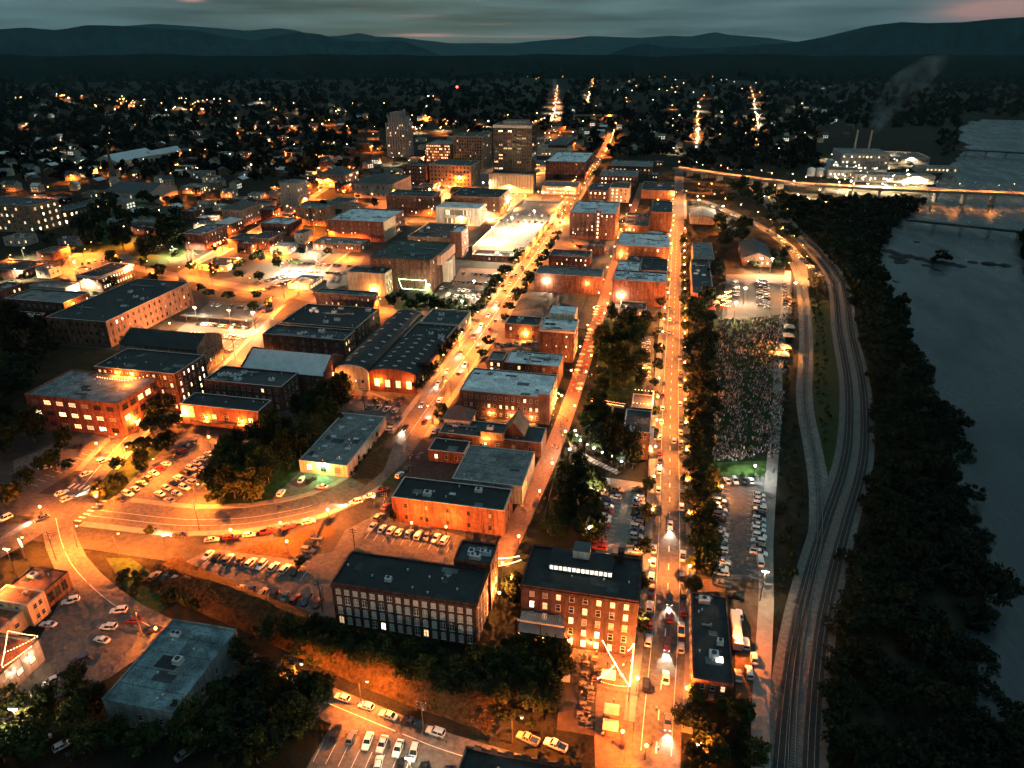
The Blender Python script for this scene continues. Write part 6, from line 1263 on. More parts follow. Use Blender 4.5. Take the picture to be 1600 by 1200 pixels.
STN = dict(sedan='sedan', suv='SUV', hatch='hatchback', pickup='pickup', van='van')
def carrow(desc, end, p0, p1, n, mode='perp', tilt=0, skip=0.0, cols=None, z=.05, zp=0, flip=False):
    """n vehicles between two photo points on the ground; told apart by colour and order"""
    a, c = Vector(G(*p0, zp)), Vector(G(*p1, zp)); d = c - a; ang = math.atan2(d.y, d.x) - math.pi / 2; k = 0
    for i in range(n):
        if rnd.random() < skip: continue
        q = a.lerp(c, i / max(1, n - 1)); rz = ang + (math.pi / 2 if mode == 'perp' else 0) + R(tilt) + R(rnd.uniform(-3, 3)) + (math.pi if (flip or rnd.random() < (.35 if mode == 'perp' else 0)) else 0)
        s = rnd.choice(STY); cl_ = rnd.choice(cols or COLS)
        car(q.x + rnd.uniform(-.25, .25), q.y + rnd.uniform(-.2, .2), rz, s, cl_, f'{cl_} {STN[s]} {desc}, {nth(k)} from the {end}', 'cars ' + desc, z=z + zp); k += 1
def single(x, y, deg, style, colr, lab, on=False): u, v = G(x, y); car(u, v, R(deg), style, colr, lab, 'single vehicles', on)
carrow('in the upper row of the mill lot', 'left', (325, 869), (462, 895), 9, cols=['white', 'white', 'silver', 'black', 'black', 'grey'])
carrow('in the lower row of the mill lot', 'left', (242, 902), (497, 944), 16, skip=.12)
carrow('beside the triangular lawn', 'top', (496, 842), (474, 872), 4, 'perp', cols=['black', 'grey', 'dark blue'])
carrow('in front of the brick shop', 'left', (582, 826), (696, 846), 9, cols=['white', 'white', 'white', 'silver', 'black', 'grey'])
carrow('in the left row of the amber lot', 'bottom', (190, 782), (302, 692), 13, tilt=-12)
carrow('in the middle row of the amber lot', 'bottom', (250, 773), (326, 711), 9, tilt=-12); carrow('in the inner row of the amber lot', 'bottom', (266, 783), (340, 720), 8, tilt=-12)
carrow('parked along the curved kerb', 'left', (332, 845), (390, 838), 3, 'par'); carrow('parked at the bend of the curved street', 'left', (420, 832), (482, 817), 3, 'par', cols=['white', 'dark red', 'dark red'])
carrow('parked on the lower street', 'left', (404, 1046), (682, 1146), 9, 'par', flip=True)
carrow('at the head of the bottom lot', 'left', (526, 1147), (648, 1178), 6, tilt=8, skip=.0, cols=['black', 'white', 'silver', 'grey']); carrow('at the bottom edge lot', 'left', (590, 1196), (700, 1212), 4, tilt=8)
carrow('in the left column of the square lot', 'top', (950, 785), (936, 858), 10); carrow('in the upper left of the square lot', 'top', (965, 768), (962, 778), 3); carrow('in the right column of the square lot', 'top', (999, 768), (992, 862), 15, skip=.05)
carrow('in the left column of the riverside lot', 'top', (1124, 785), (1127, 898), 15, skip=.08, cols=['white', 'silver', 'white', 'black', 'grey']); carrow('in the right column of the riverside lot', 'top', (1187, 768), (1185, 866), 13, skip=.05, cols=['white', 'silver', 'white', 'black', 'grey']); carrow('across the head of the riverside lot', 'left', (1136, 753), (1174, 753), 4, cols=['white', 'grey', 'black', 'silver'])
carrow('in the narrow lot below the park strip', 'top', (1009, 532), (1009, 590), 10, cols=['white', 'silver', 'white', 'grey'])
carrow('on the riverside edge of the bend road', 'top', (1213, 368), (1282, 432), 24, tilt=10, cols=['white', 'silver', 'grey', 'white', 'black'])
carrow('along the upper bend road', 'top', (1110, 322), (1200, 362), 18, 'par', skip=.2); carrow('in the middle of the event lot', 'top', (1186, 440), (1188, 478), 11); carrow('in the second column of the event lot', 'top', (1196, 440), (1199, 482), 11); carrow('at the right of the event lot', 'top', (1226, 446), (1230, 482), 9); carrow('at the left of the event lot', 'top', (1149, 441), (1151, 462), 5, cols=['white', 'silver'])
carrow('in the theatre lot', 'left', (668, 474), (742, 482), 12, cols=['white', 'white', 'silver', 'grey']); carrow('in the second row of the theatre lot', 'left', (700, 462), (752, 467), 9, cols=['white', 'white', 'silver', 'black']); carrow('along the edge of the red brick lot', 'left', (712, 441), (786, 448), 12, cols=['black', 'grey', 'dark blue'])
carrow('under the station canopy edge', 'left', (312, 507), (388, 514), 14); carrow('in the bank lot', 'left', (445, 424), (535, 428), 13); carrow('in the front row of the bank lot', 'left', (400, 443), (450, 430), 7)
carrow('in front of the market halls', 'left', (552, 621), (625, 631), 5, 'perp', cols=['black', 'dark red', 'white', 'grey']); carrow('behind the market hall cars', 'left', (578, 637), (618, 643), 4); carrow('in the upper lot beside the school', 'left', (118, 415), (190, 405), 8); carrow('in the lot behind the cornice block', 'left', (778, 540), (846, 537), 8, cols=['black', 'white', 'grey'])
for i, (a, c, n) in enumerate((((300, 522), (380, 530), 13), ((318, 545), (372, 552), 10), ((335, 478), (420, 486), 14), ((470, 412), (545, 417), 11), ((440, 436), (520, 441), 12), ((410, 455), (455, 440), 7), ((690, 452), (760, 458), 11), ((725, 428), (800, 434), 12), ((900, 385), (950, 390), 9), ((560, 345), (630, 335), 8), ((800, 520), (842, 523), 6))): carrow(f'in the far parking rows', 'left', a, c, n, skip=.15)
for lane, (du, hd, lab) in enumerate(((-3.2, math.pi, 'coming down the main street'), (3.2, 0, 'driving away along the main street'))):
    k = 0
    for v in range(252 + lane * 9, 760, 21):
        vv = v + rnd.uniform(-6, 6); u = np.interp(vv, [p[1] for p in STREET['main_street'] if p[1] > 215], [p[0] for p in STREET['main_street'] if p[1] > 215]) + du
        c = rnd.choice(COLS); s = rnd.choice(STY); car(u, vv, hd, s, c, f'{c} {STN[s]} {lab}, {nth(k)} from the bottom', 'main street traffic', on=True if k % 2 == 0 else 2); k += 1
carrow('parked on the left kerb of the river street', 'bottom', (1012, 1003), (1021, 860), 7, 'par'); carrow('parked up the left river street kerb', 'bottom', (1026, 800), (1036, 600), 9, 'par', skip=.2); carrow('parked on the right kerb of the river street', 'bottom', (1064, 1015), (1068, 930), 4, 'par'); carrow('parked up the right kerb of the river street', 'bottom', (1066, 900), (1062, 560), 20, 'par', skip=.25); carrow('parked along the upper river street', 'bottom', (1046, 520), (1048, 400), 9, 'par', skip=.2)
carrow('on the pale deck beside the main street', 'left', (775, 345), (855, 349), 10, zp=6.3); carrow('on the rear of the pale deck', 'left', (790, 335), (866, 339), 9, zp=6.3)
carrow('crossing the river bridge', 'left', (1085, 262), (1580, 297), 16, 'par', zp=6.2)
for (x, y, d, s, c, lab, on) in ((97, 772, -25, 'sedan', 'white', 'white sedan first in the queue at the junction', False), (107, 781, -25, 'suv', 'silver', 'silver SUV at the stop line of the junction', True), (136, 742, -25, 'sedan', 'white', 'white sedan waiting on the hill street', False), (162, 722, -25, 'suv', 'white', 'white SUV higher on the hill street', False), (66, 811, 145, 'sedan', 'grey', 'grey sedan with lit headlights crossing the junction', True), (8, 812, 155, 'suv', 'white', 'white SUV with lit headlights at the left edge', True), (280, 838, 95, 'sedan', 'black', 'black sedan driving on the curved street', True),
 (556, 786, 125, 'suv', 'white', 'white SUV in the bend of the main street', True), (577, 777, 125, 'sedan', 'white', 'white sedan behind the SUV in the bend', False), (625, 744, -10, 'suv', 'white', 'white SUV parked left of the brick shop', False), (637, 733, -8, 'sedan', 'black', 'black sedan parked behind the white SUV', False), (599, 766, -45, 'sedan', 'dark red', 'dark red sedan parked at the bend kerb', False), (604, 793, -15, 'sedan', 'dark red', 'dark red sedan beside the brick shop corner', False), (592, 810, -15, 'suv', 'grey', 'grey SUV at the entrance of the shop lot', False), (656, 713, -5, 'sedan', 'dark blue', 'dark blue sedan parked by the depot yard', False), (680, 675, -3, 'suv', 'white', 'white SUV parked below the hipped house', False),
 (825, 1157, 75, 'pickup', 'tan', 'tan pickup parked above the notched parapet', False), (868, 1167, 75, 'pickup', 'white', 'white pickup parked above the notched parapet', False), (111, 941, 125, 'suv', 'white', 'white SUV at the garage bays', False), (76, 978, 95, 'sedan', 'white', 'white sedan beside the cream annex', False), (186, 956, 110, 'suv', 'white', 'white SUV at the top of the left lot', False), (209, 971, 110, 'sedan', 'dark red', 'dark red sedan right of the white SUV', False), (238, 987, 110, 'sedan', 'black', 'black sedan beside the patched roof shed', False), (170, 982, 100, 'suv', 'white', 'white SUV in the middle of the left lot', False), (160, 1002, 85, 'sedan', 'white', 'white sedan at the fence of the left lot', False),
 (80, 1067, 140, 'hatch', 'white', 'white hatchback on the lane below the restaurant', False), (95, 1056, 140, 'suv', 'black', 'black SUV on the lane behind the white hatchback', False), (37, 1096, 140, 'sedan', 'dark blue', 'dark blue sedan on the lane at the left', False), (59, 1087, 140, 'suv', 'grey', 'grey SUV on the lane below the restaurant', False), (110, 1046, 140, 'sedan', 'black', 'black sedan at the top of the lane', False), (125, 1034, 140, 'suv', 'dark blue', 'dark blue SUV near the fence', False), (64, 1160, -35, 'sedan', 'white', 'white sedan in the dark at the far bottom left', False), (99, 1167, -35, 'hatch', 'white', 'white hatchback in the dark beside the sedan', False), (317, 1147, -28, 'sedan', 'silver', 'silver sedan in the dark yard below the shed', False), (341, 1153, -28, 'pickup', 'silver', 'silver pickup in the dark yard below the shed', False), (290, 1180, -28, 'sedan', 'grey', 'grey sedan nearest the bottom in the dark yard', False), (120, 1180, -35, 'suv', 'black', 'black SUV in the dark at the bottom left', False),
 (1009, 1072, 0, 'suv', 'black', 'black SUV parked by the string light yard', False), (1040, 1061, 0, 'sedan', 'white', 'white sedan driving away on the lower river street', False), (1046, 938, 180, 'sedan', 'black', 'black sedan driving down the river street', True), (1046, 966, 0, 'suv', 'dark red', 'dark red SUV driving up the river street', False), (1042, 1008, 180, 'sedan', 'dark red', 'dark red sedan with bright headlights on the river street', True), (1047, 822, 180, 'sedan', 'white', 'white sedan with bright headlights in the middle of the river street', True), (1053, 690, 0, 'suv', 'white', 'white SUV driving up beside the cypresses', False), (1031, 722, 180, 'sedan', 'black', 'black sedan coming down past the brick balconies', True), (1187, 879, 0, 'van', 'white', 'white van at the foot of the riverside lot', False),
 (1155, 963, 0, 'sedan', 'white', 'white sedan behind the narrow riverside block', False), (1165, 1008, 0, 'suv', 'white', 'white SUV right of the parked trailer', False), (1178, 1031, 0, 'sedan', 'silver', 'silver sedan beside the riverside path', False), (1170, 1053, 0, 'suv', 'white', 'white SUV nearest the bottom by the path', False), (1153, 1058, 0, 'sedan', 'tan', 'tan sedan at the lower end of the trailer', False), (1150, 934, 75, 'sedan', 'black', 'black sedan crossing behind the narrow block', False), (1128, 915, 80, 'pickup', 'grey', 'grey pickup turning into the riverside lot', False), (284, 621, 0, 'sedan', 'white', 'white sedan above the terrace block trees', False), (607, 672, 95, 'suv', 'white', 'white SUV at the end of the workshop hedge', False), (620, 655, 95, 'sedan', 'grey', 'grey sedan behind the workshop', False), (471, 751, 10, 'sedan', 'white', 'white sedan left of the green lamp', False), (487, 751, -20, 'suv', 'black', 'black SUV under the green lamp', False), (440, 772, 5, 'suv', 'white', 'white SUV at the edge of the grove', False), (503, 762, 95, 'sedan', 'silver', 'silver sedan in front of the workshop', False), (71, 732, 115, 'sedan', 'white', 'white sedan alone in the dark left lot', False), (120, 700, 100, 'suv', 'black', 'black SUV under the terrace block', False), (1043, 1130, 180, 'sedan', 'grey', 'grey sedan with headlights at the bottom of the river street', True)):
    single(x, y, d, s, c, lab, on)
CQ.sort(key=lambda q: math.hypot(q[0][0], q[0][1]) - (60 if (len(q[0]) > 7 and q[0][7]) or q[1].get('on') else 0))
for a, k in CQ[:292]: make_car(*a, **k)
far = MB(); PN = list(PAINT)
for a, k in CQ[292:]:
    u, v, rz, s_, c_ = a[:5]; key = (s_, c_)
    if key not in CM: CM[key] = carmesh(*key)
    src = CM[key]['mb']; n = len(far.v); c, s = math.cos(rz), math.sin(rz); z = k.get('z', .05)
    far.v += [(x * c - y * s + u, x * s + y * c + v, zz_ + z) for x, y, zz_ in src.v]; far.f += [tuple(i + n for i in f) for f in src.f]
    far.m += [PN.index(c_) if m == 0 else len(PN) + m - 1 for m in src.m]
o = far.build('distant_cars', [MATS['paint_' + p.replace(' ', '_')] for p in PN] + [MATS['car_glass'], MATS['tyre'], MATS['rim']]); o['kind'] = 'stuff'; o['label'] = 'small far cars parked along the distant lots and streets'; o['category'] = 'cars'
# box truck, trailer, shuttle bus
def truck(x, y, rz, lab, L, W, H, cab=True, m='paint_white', name='box_truck', cat='truck'):
    u, v = G(x, y); T = thing(name, lab, cat, (u, v, .03), rz); mb = MB(); mb.box(-W / 2, -L / 2, .75, W / 2, L / 2, H)
    b_ = mb.build('cargo_box', MATS[m], T); b_.modifiers.new('bevel', 'BEVEL').width = .08
    mb = MB(); mb.box(-W / 2 + .1, -L / 2 + .1, .45, W / 2 - .1, L / 2 + (2 if cab else .8), .75); mb.build('chassis', MATS['metal_dark'], T)
    if cab:
        mb = MB(); mb.loft([[(-W * .46, L / 2 + .1, z), (W * .46, L / 2 + .1, z), (W * .46, y1, z), (-W * .46, y1, z)] for z, y1 in ((.6, L / 2 + 2.1), (1.5, L / 2 + 2.1), (2.4, L / 2 + 1.5))]); c = mb.build('cab', MATS['paint_white'], T)
        mb = MB(); mb.face([(-W * .42, L / 2 + 2.08, 1.55), (W * .42, L / 2 + 2.08, 1.55), (W * .42, L / 2 + 1.6, 2.3), (-W * .42, L / 2 + 1.6, 2.3)]); mb.build('windscreen', MATS['car_glass'], c)
    wm_ = CM[('suv', 'white')]['wheel'] if ('suv', 'white') in CM else None
    for sx in (-1, 1):
        for sy in (-L * .3, L / 2 + .9 if cab else L * .05): obj('wheel', wm_, T, (sx * (W / 2 - .15), sy, .42), 0, 1.2)
truck(946, 768, 0, 'tall cream box truck at the corner of the square lot', 7.5, 2.5, 3.4)
truck(1149, 992, 0, 'long white trailer beside the narrow riverside block', 13, 2.5, 3.2, False, 'paint_silver', name='trailer', cat='trailer')
truck(884, 1056, R(6), 'white catering truck in the yard under the trees', 5.5, 2.2, 2.8)
# ---------------------------------------------------------------- string lights, stage, crowd, bridge, works
BM = {}
def bulbs(T, pts, colr, r, step):
    if (colr, r) not in BM:
        b = MB(); b.ball((0, 0, -r), r, 6, 4); BM[(colr, r)] = b.mesh('bulb', MATS['bulb_' + colr], True)
    for i in range(len(pts) - 1):
        a, c = Vector(pts[i]), Vector(pts[i + 1]); n = max(1, int((c - a).length / step))
        for k in range(n): obj('bulb', BM[(colr, r)], T, a.lerp(c, (k + .5) / n))
def string_light(label, pts, colr, r=.15, step=.55, sag=.5, power=0, grp='string lights'):
    P = []
    for i in range(len(pts) - 1):
        a, c = Vector(pts[i]), Vector(pts[i + 1])
        for k in range(6): q = a.lerp(c, k / 6); q.z -= sag * 4 * (k / 6) * (1 - k / 6); P.append(q)
    P.append(Vector(pts[-1])); o = P[0].copy()
    T = thing('string_light', label, 'string lights', tuple(o), 0, grp); L = [tuple(p - o) for p in P]
    mb = MB(); mb.tube(L, .02, 4); mb.build('cable', MATS['metal_dark'], T); bulbs(T, L, colr, r, step)
    if power:
        d = bpy.data.lights.new('string_glow', 'POINT'); d.energy = power * LP * .6; d.color = BULBC[colr]; d.shadow_soft_size = .5; obj('string_glow', d, T, L[len(L) // 2])
def gp(x, y, z): u, v = G(x, y, z); return (u, v, z)
A_, B_, C_, D_, E2 = gp(941, 999, 5.5), gp(991, 1004, 5.5), gp(984, 1072, 5.5), gp(933, 1060, 5.5), gp(962, 1037, 5)
string_light('bright string of bulbs crossing the yard from upper left to lower right', [A_, C_], 'warm', power=700); string_light('bright string of bulbs along the right edge of the yard', [B_, C_], 'warm', power=600)
string_light('bright string of bulbs rising from the lower left of the yard', [D_, E2], 'warm', power=500); string_light('string of small bulbs across the foot of the yard', [gp(938, 1064, 4.5), C_], 'warm', .08, .6, power=300); string_light('short string of bulbs at the upper right of the yard', [B_, gp(981, 1016, 4.6)], 'warm', power=300)
for i, p in enumerate((A_, B_, C_, D_)):
    mb = MB(); mb.tube([(0, 0, 0), (0, 0, 5.55)], [.09, .06], 6); tag(mb.build('light_pole', MATS['metal_dark'], None, (p[0], p[1], 0)), 'thin pole carrying the yard bulbs, ' + ['upper left', 'upper right', 'lower right', 'lower left'][i], 'pole', 'yard poles')
# restaurant deck
zz = 9.2; x0, y0 = REST
pts = [gp(12, 985, zz), gp(58, 993, zz), gp(2, 1022, zz), gp(2, 1042, zz), gp(40, 1012, zz)]
string_light('string of bulbs along the top of the restaurant deck', [gp(12, 985, zz), gp(60, 993, zz)], 'warm', .12, .6, .2, 120); string_light('string of bulbs slanting across the restaurant deck', [gp(60, 993, zz), gp(5, 1020, zz)], 'warm', .12, .6, .2, 120); string_light('string of bulbs down the left of the restaurant deck', [gp(12, 985, zz), gp(2, 1040, zz)], 'warm', .12, .6, .2, 100); string_light('lowest string of bulbs on the restaurant deck', [gp(2, 1043, zz), gp(50, 1008, zz)], 'warm', .12, .6, .2, 100)
for i, (x, y) in enumerate(((12, 985), (60, 993), (2, 1042), (30, 1026))):
    p = gp(x, y, zz); mb = MB(); mb.tube([(0, 0, 0), (0, 0, zz - 6)], .06, 5); tag(mb.build('light_pole', MATS['metal_dark'], None, (p[0], p[1], 6.0)), f'thin pole carrying the deck bulbs, {nth(i)} from the top', 'pole', 'deck poles')
# rooftop terrace strings, garden steps, footbridge, theatre sign
z = 17.6
string_light('string of bulbs along the edge of the rooftop terrace', [(TB[0] + 20, TB[3] - 8, z), (TB[1] - 9, TB[3] - 9, z), (TB[1] - 3, TB[3] - 2, z)], 'amber', .16, 1.1, .15, 800)
string_light('string of bulbs round the lit roof terrace by the river street', [(RT[0], RT[2], 15.2), (RT[1], RT[2], 15.2), (RT[1], RT[3], 15.2), (RT[0], RT[3], 15.2)], 'warm', .13, .7, .1, 1500)
string_light('zigzag of bulbs over the food stalls by the stage', [gp(1131, 456, 6), gp(1144, 454, 6), gp(1128, 462, 6), gp(1144, 462, 6), gp(1127, 468, 6), gp(1143, 470, 6), gp(1125, 476, 6), gp(1143, 478, 6)], 'amber', .22, 1.6, .2, 3000)
string_light('green and white light frame hanging on the theatre', [(TH[1] - 22, TH[2] - 1.2, 9), (TH[1] - 3, TH[2] - 1.2, 9), (TH[1] - 3, TH[2] - 1.2, 2.5), (TH[1] - 20, TH[2] - 1.2, 2.5), (TH[1] - 22, TH[2] - 1.2, 9)], 'green', .22, .9, .1, 900)
string_light('string of bulbs in the passage beside the mill', [gp(775, 872, 4), gp(812, 868, 4)], 'warm', .14, .6, .3, 600); string_light('second string of bulbs in the passage beside the mill', [gp(775, 884, 4), gp(815, 874, 4)], 'warm', .14, .6, .3, 500)
steps = [gp(*p, 0) for p in ((893, 690), (898, 703), (912, 712), (925, 720), (940, 727), (955, 734), (968, 741))]
T = thing('garden_steps', 'pale garden steps winding down the wooded slope', 'steps', (steps[0][0], steps[0][1], 0)); q = densify([(p[0], p[1]) for p in steps], 1.2)
sm = MB(); sm.box(-1.3, -.55, 0, 1.3, .55, .16); sm = sm.mesh('step', MATS['concrete_slab'])
for i in range(len(q) - 1):
    t_ = Vector(q[i + 1]) - Vector(q[i]); obj('step', sm, T, (q[i][0] - steps[0][0], q[i][1] - steps[0][1], .02 + .05 * (len(q) - i) / 6), math.atan2(t_.y, t_.x) - math.pi / 2)
for i in range(0, len(q), 3):
    u, v = q[i][0] + 1.2, q[i][1] + 1.2
    mb = MB(); lamp(u, v, 'post', 'cool', 160, f'small white globe lamp along the garden steps, {nth(i // 3)} from the top', 'garden step lamps')
a, b_ = Vector(gp(922, 627, 5)), Vector(gp(976, 636, 5)); d = b_ - a
T = thing('footbridge', 'lit footbridge from the promenade to the roof terrace', 'bridge', (a.x, a.y, 0), math.atan2(d.y, d.x)); mb = MB(); L = d.length
mb.box(0, -1.2, 4.7, L, 1.2, 5.0); mb.build('deck', MATS['concrete_slab'], T)
for s in (-1, 1):
    mb = MB(); mb.box(0, s * 1.2 - .04, 5.9, L, s * 1.2 + .04, 6.0)
    for k in range(9): mb.box(k * (L - .2) / 8, s * 1.2 - .04, 5.0, k * (L - .2) / 8 + .08, s * 1.2 + .04, 5.9)
    mb.build('railing', MATS['metal'], T)
for k in (1, 2): mb = MB(); mb.box(-.3, -.6, 0, .3, .6, 4.7); mb.build('pier', MATS['concrete'], T, (L * k / 3, 0, 0))
for s, w_ in ((-1, 'near'), (1, 'far')):
    nrm = Vector((-d.y, d.x, 0)).normalized() * s * 1.25; string_light(f'line of bulbs on the {w_} rail of the footbridge', [tuple(a + nrm + Vector((0, 0, 1.05))), tuple(b_ + nrm + Vector((0, 0, 1.05)))], 'amber', .11, .5, .02, 250)
# ---------------------------------------------------------------- people
def person_mesh(seed, pose):
    r = random.Random(seed); mb = MB(); h = r.uniform(1.6, 1.82); s = h / 1.75
    def ring(cx, cy, z, rx, ry, n=8): return [(cx + rx * math.cos(k * 2 * math.pi / n), cy + ry * math.sin(k * 2 * math.pi / n), z) for k in range(n)]
    step_ = .16 if pose == 'walk' else .04
    for sx, f in ((-1, step_), (1, -step_)):
        mb.tube([(sx * .1, f * 1.6, .03), (sx * .1, f, .46), (sx * .09, 0, .92)], [.055, .065, .09], 6, 1); mb.box(sx * .1 - .05, f * 1.6 - .06, 0, sx * .1 + .05, f * 1.6 + .2, .08, 3)
    mb.loft([ring(0, 0, .86, .16, .11), ring(0, 0, 1.05, .15, .1), ring(0, .01, 1.3, .2, .12), ring(0, 0, 1.45, .18, .1), ring(0, 0, 1.52, .06, .06)], 0)
    for sx in (-1, 1):
        f = (-sx * .16 if pose == 'walk' else .06)
        mb.tube([(sx * .2, 0, 1.43), (sx * .26, f * .5, 1.15), (sx * .24, f + .12, .93)], [.055, .045, .032], 6, 0); mb.ball((sx * .24, f + .14, .88), .045, 5, 4, 2)
    mb.tube([(0, 0, 1.48), (0, .01, 1.58)], .05, 6, 2); mb.ball((0, .01, 1.655), .105, 8, 6, 2, 1.15); mb.ball((0, -.015, 1.685), .115, 8, 5, 3, 1.0); mb.box(-.015, .1, 1.63, .015, .135, 1.67, 2)
    mb.v = [(x * s, y * s, z * s) for x, y, z in mb.v]
    tops = ['paint_white', 'paint_dark_red', 'paint_dark_blue', 'paint_grey', 'paint_tan', 'paint_red']
    return mb.mesh('person', [MATS['cloth_' + r.choice('abcdef')], MATS['cloth_' + r.choice('bcf')], MATS['skin'], MATS['hair']], True)
for k_, c_ in dict(a=(.6, .6, .58), b=(.03, .04, .09), c=(.05, .05, .05), d=(.3, .05, .04), e=(.12, .2, .26), f=(.2, .16, .11)).items(): mat('cloth_' + k_, c_, rough=.95, spec=.1)
mat('skin', (.42, .25, .17), rough=.7); mat('hair', (.025, .017, .012), rough=.8)
PMS = [person_mesh(i, 'walk' if i % 2 else 'stand') for i in range(8)]
rnd = random.Random(3)
def people(desc, grp, box, n, z=0):
    pts = sorted([G(rnd.uniform(box[0], box[2]), rnd.uniform(box[1], box[3]), z) for _ in range(n)], key=lambda p: PR(*p)[0])
    for i, (u, v) in enumerate(pts):
        if not free(u, v, .6) and z == 0: continue
        tag(obj('person', PMS[rnd.randrange(8)], None, (u, v, z + .03), rnd.uniform(0, 6.28)), f'person {desc}, {nth(i)} from the left', 'person', 'people ' + desc)
people('standing under the yard string lights', '', (938, 1012, 985, 1066), 16); people('standing beside the yard fence', '', (905, 1020, 935, 1130), 20); people('in the lower part of the yard', '', (938, 1090, 970, 1165), 9); people('on the market promenade', '', (918, 500, 950, 600), 24); people('walking on the lower promenade', '', (862, 650, 880, 730), 10); people('among the food stalls', '', (1108, 470, 1135, 505), 26); people('on the garden path end', '', (874, 640, 895, 668), 8); people('crossing the lower river street', '', (1008, 1100, 1040, 1190), 5); people('walking on the riverside path', '', (1202, 600, 1212, 850), 9)
# market umbrellas and tables on the promenade
UM = MB(); UM.loft([[(1.5 * math.cos(k * math.pi / 4), 1.5 * math.sin(k * math.pi / 4), 2.3) for k in range(8)], [(.05 * math.cos(k * math.pi / 4), .05 * math.sin(k * math.pi / 4), 2.95) for k in range(8)]])
TP = MB(); TP.tube([(0, 0, 0), (0, 0, 2.9)], .04, 5); TB_ = MB(); TB_.prism([(.55 * math.cos(k * math.pi / 5), .55 * math.sin(k * math.pi / 5)) for k in range(10)], .7, .75)
mat('canvas_red', (.35, .05, .03), rough=.9, spec=.1); mat('canvas_cream', (.55, .48, .36), rough=.9, spec=.1)
ums = [UM.mesh('canopy', MATS['canvas_red']), UM.mesh('canopy', MATS['canvas_cream'])]; tpm = TP.mesh('pole', MATS['metal']); tbm = TB_.mesh('tabletop', MATS['trim'])
i = 0
for v in np.arange(300, 430, 5.2):
    for du in (-1.6, 1.9):
        if rnd.random() < .3: continue
        T = thing('parasol_table', f'{"red" if i % 2 == 0 else "cream"} parasol over a cafe table on the promenade, {nth(i)} from the bottom', 'table', (-33.6 + du, v + rnd.uniform(-.6, .6), .06), 0, 'promenade tables'); obj('canopy', ums[i % 2], T); obj('pole', tpm, T); obj('tabletop', tbm, T); i += 1
# crowd on the concert lawn: nobody could count it
r = np.random.RandomState(6); quad = [G(1122, 502), G(1232, 490), G(1216, 718), G(1108, 722)]
bm_ = MB(); 
def lowp(cx, cy, a, m, sit):
    h = .75 if sit else 1.35; c, s = math.cos(a), math.sin(a); n = len(bm_.v)
    def rg(rx, ry, z, dy=0): return [(cx + (rx * math.cos(k * 1.5708)) * c - (ry * math.sin(k * 1.5708) + dy) * s, cy + (rx * math.cos(k * 1.5708)) * s + (ry * math.sin(k * 1.5708) + dy) * c, z) for k in range(4)]
    bm_.loft([rg(.2, .3 if sit else .14, 0, .2 if sit else 0), rg(.2, .17, h * .45), rg(.22, .13, h * .85), rg(.08, .08, h)], m, False, True); bm_.loft([rg(.07, .07, h), rg(.115, .115, h + .13), rg(.05, .05, h + .27)], 6 if r.rand() < .6 else 7, False, True)
    if sit and r.rand() < .6: bm_.loft([rg(.3, .3, .3, -.1), rg(.31, .31, .36, -.1)], int(r.randint(0, 6)), False, True)
for i in range(1700):
  f, g_ = r.rand(), r.rand() ** .9
  c0 = [(quad[0][k] * (1 - f) + quad[1][k] * f) * (1 - g_) + (quad[3][k] * (1 - f) + quad[2][k] * f) * g_ for k in (0, 1)]
  if math.sin(c0[0] * .21 + 1) * math.sin(c0[1] * .13) + r.uniform(-.9, .9) < -.6 or abs(c0[0] - 47 - (c0[1] - 330) * .08) < .9 or abs(c0[1] - 352) < 1.2: continue
  for _ in range(r.randint(2, 9)):
    p = (c0[0] + r.normal(0, .75), c0[1] + r.normal(0, .6))
    lowp(p[0], p[1], r.normal(0, .5), int(r.choice([0, 0, 1, 2, 2, 2, 4, 5])), r.rand() < .75)
o = bm_.build('crowd', [MATS['cloth_' + k] for k in 'abcdef'] + [MATS['skin'], MATS['hair']]); o['kind'] = 'stuff'; o['label'] = 'crowd sitting on the dark concert lawn'; o['category'] = 'crowd'
# food tents by the lawn
def tent(x, y, lab, cname, s=3):
    u, v = G(x, y); T = thing('tent', lab, 'tent', (u, v, 0)); mb = MB(); mb.loft([[(-s, -s, 2.4), (s, -s, 2.4), (s, s, 2.4), (-s, s, 2.4)], [(-.1, -.1, 3.9), (.1, -.1, 3.9), (.1, .1, 3.9), (-.1, .1, 3.9)]]); mb.build('canopy', MATS[cname], T)
    for a in (-1, 1):
        for c in (-1, 1): mb = MB(); mb.tube([(a * s * .96, c * s * .96, 0), (a * s * .96, c * s * .96, 2.4)], .05, 5); mb.build('leg', MATS['metal'], T)
for i, (x, y) in enumerate(((1226, 548), (1231, 530), (1232, 516), (1222, 560))): tent(x, y, f'white food tent beside the riverside path, {nth(i)} in the list from the lamp'.replace(' in the list from the lamp', ' counted from the bottom'), 'canvas_cream')
for i, (x, y) in enumerate(((1118, 478), (1112, 488), (1124, 470), (1130, 486))): tent(x, y, f'{"red" if i % 2 else "cream"} stall tent near the stage, {nth(i)} from the left', 'canvas_red' if i % 2 else 'canvas_cream', 2.2)
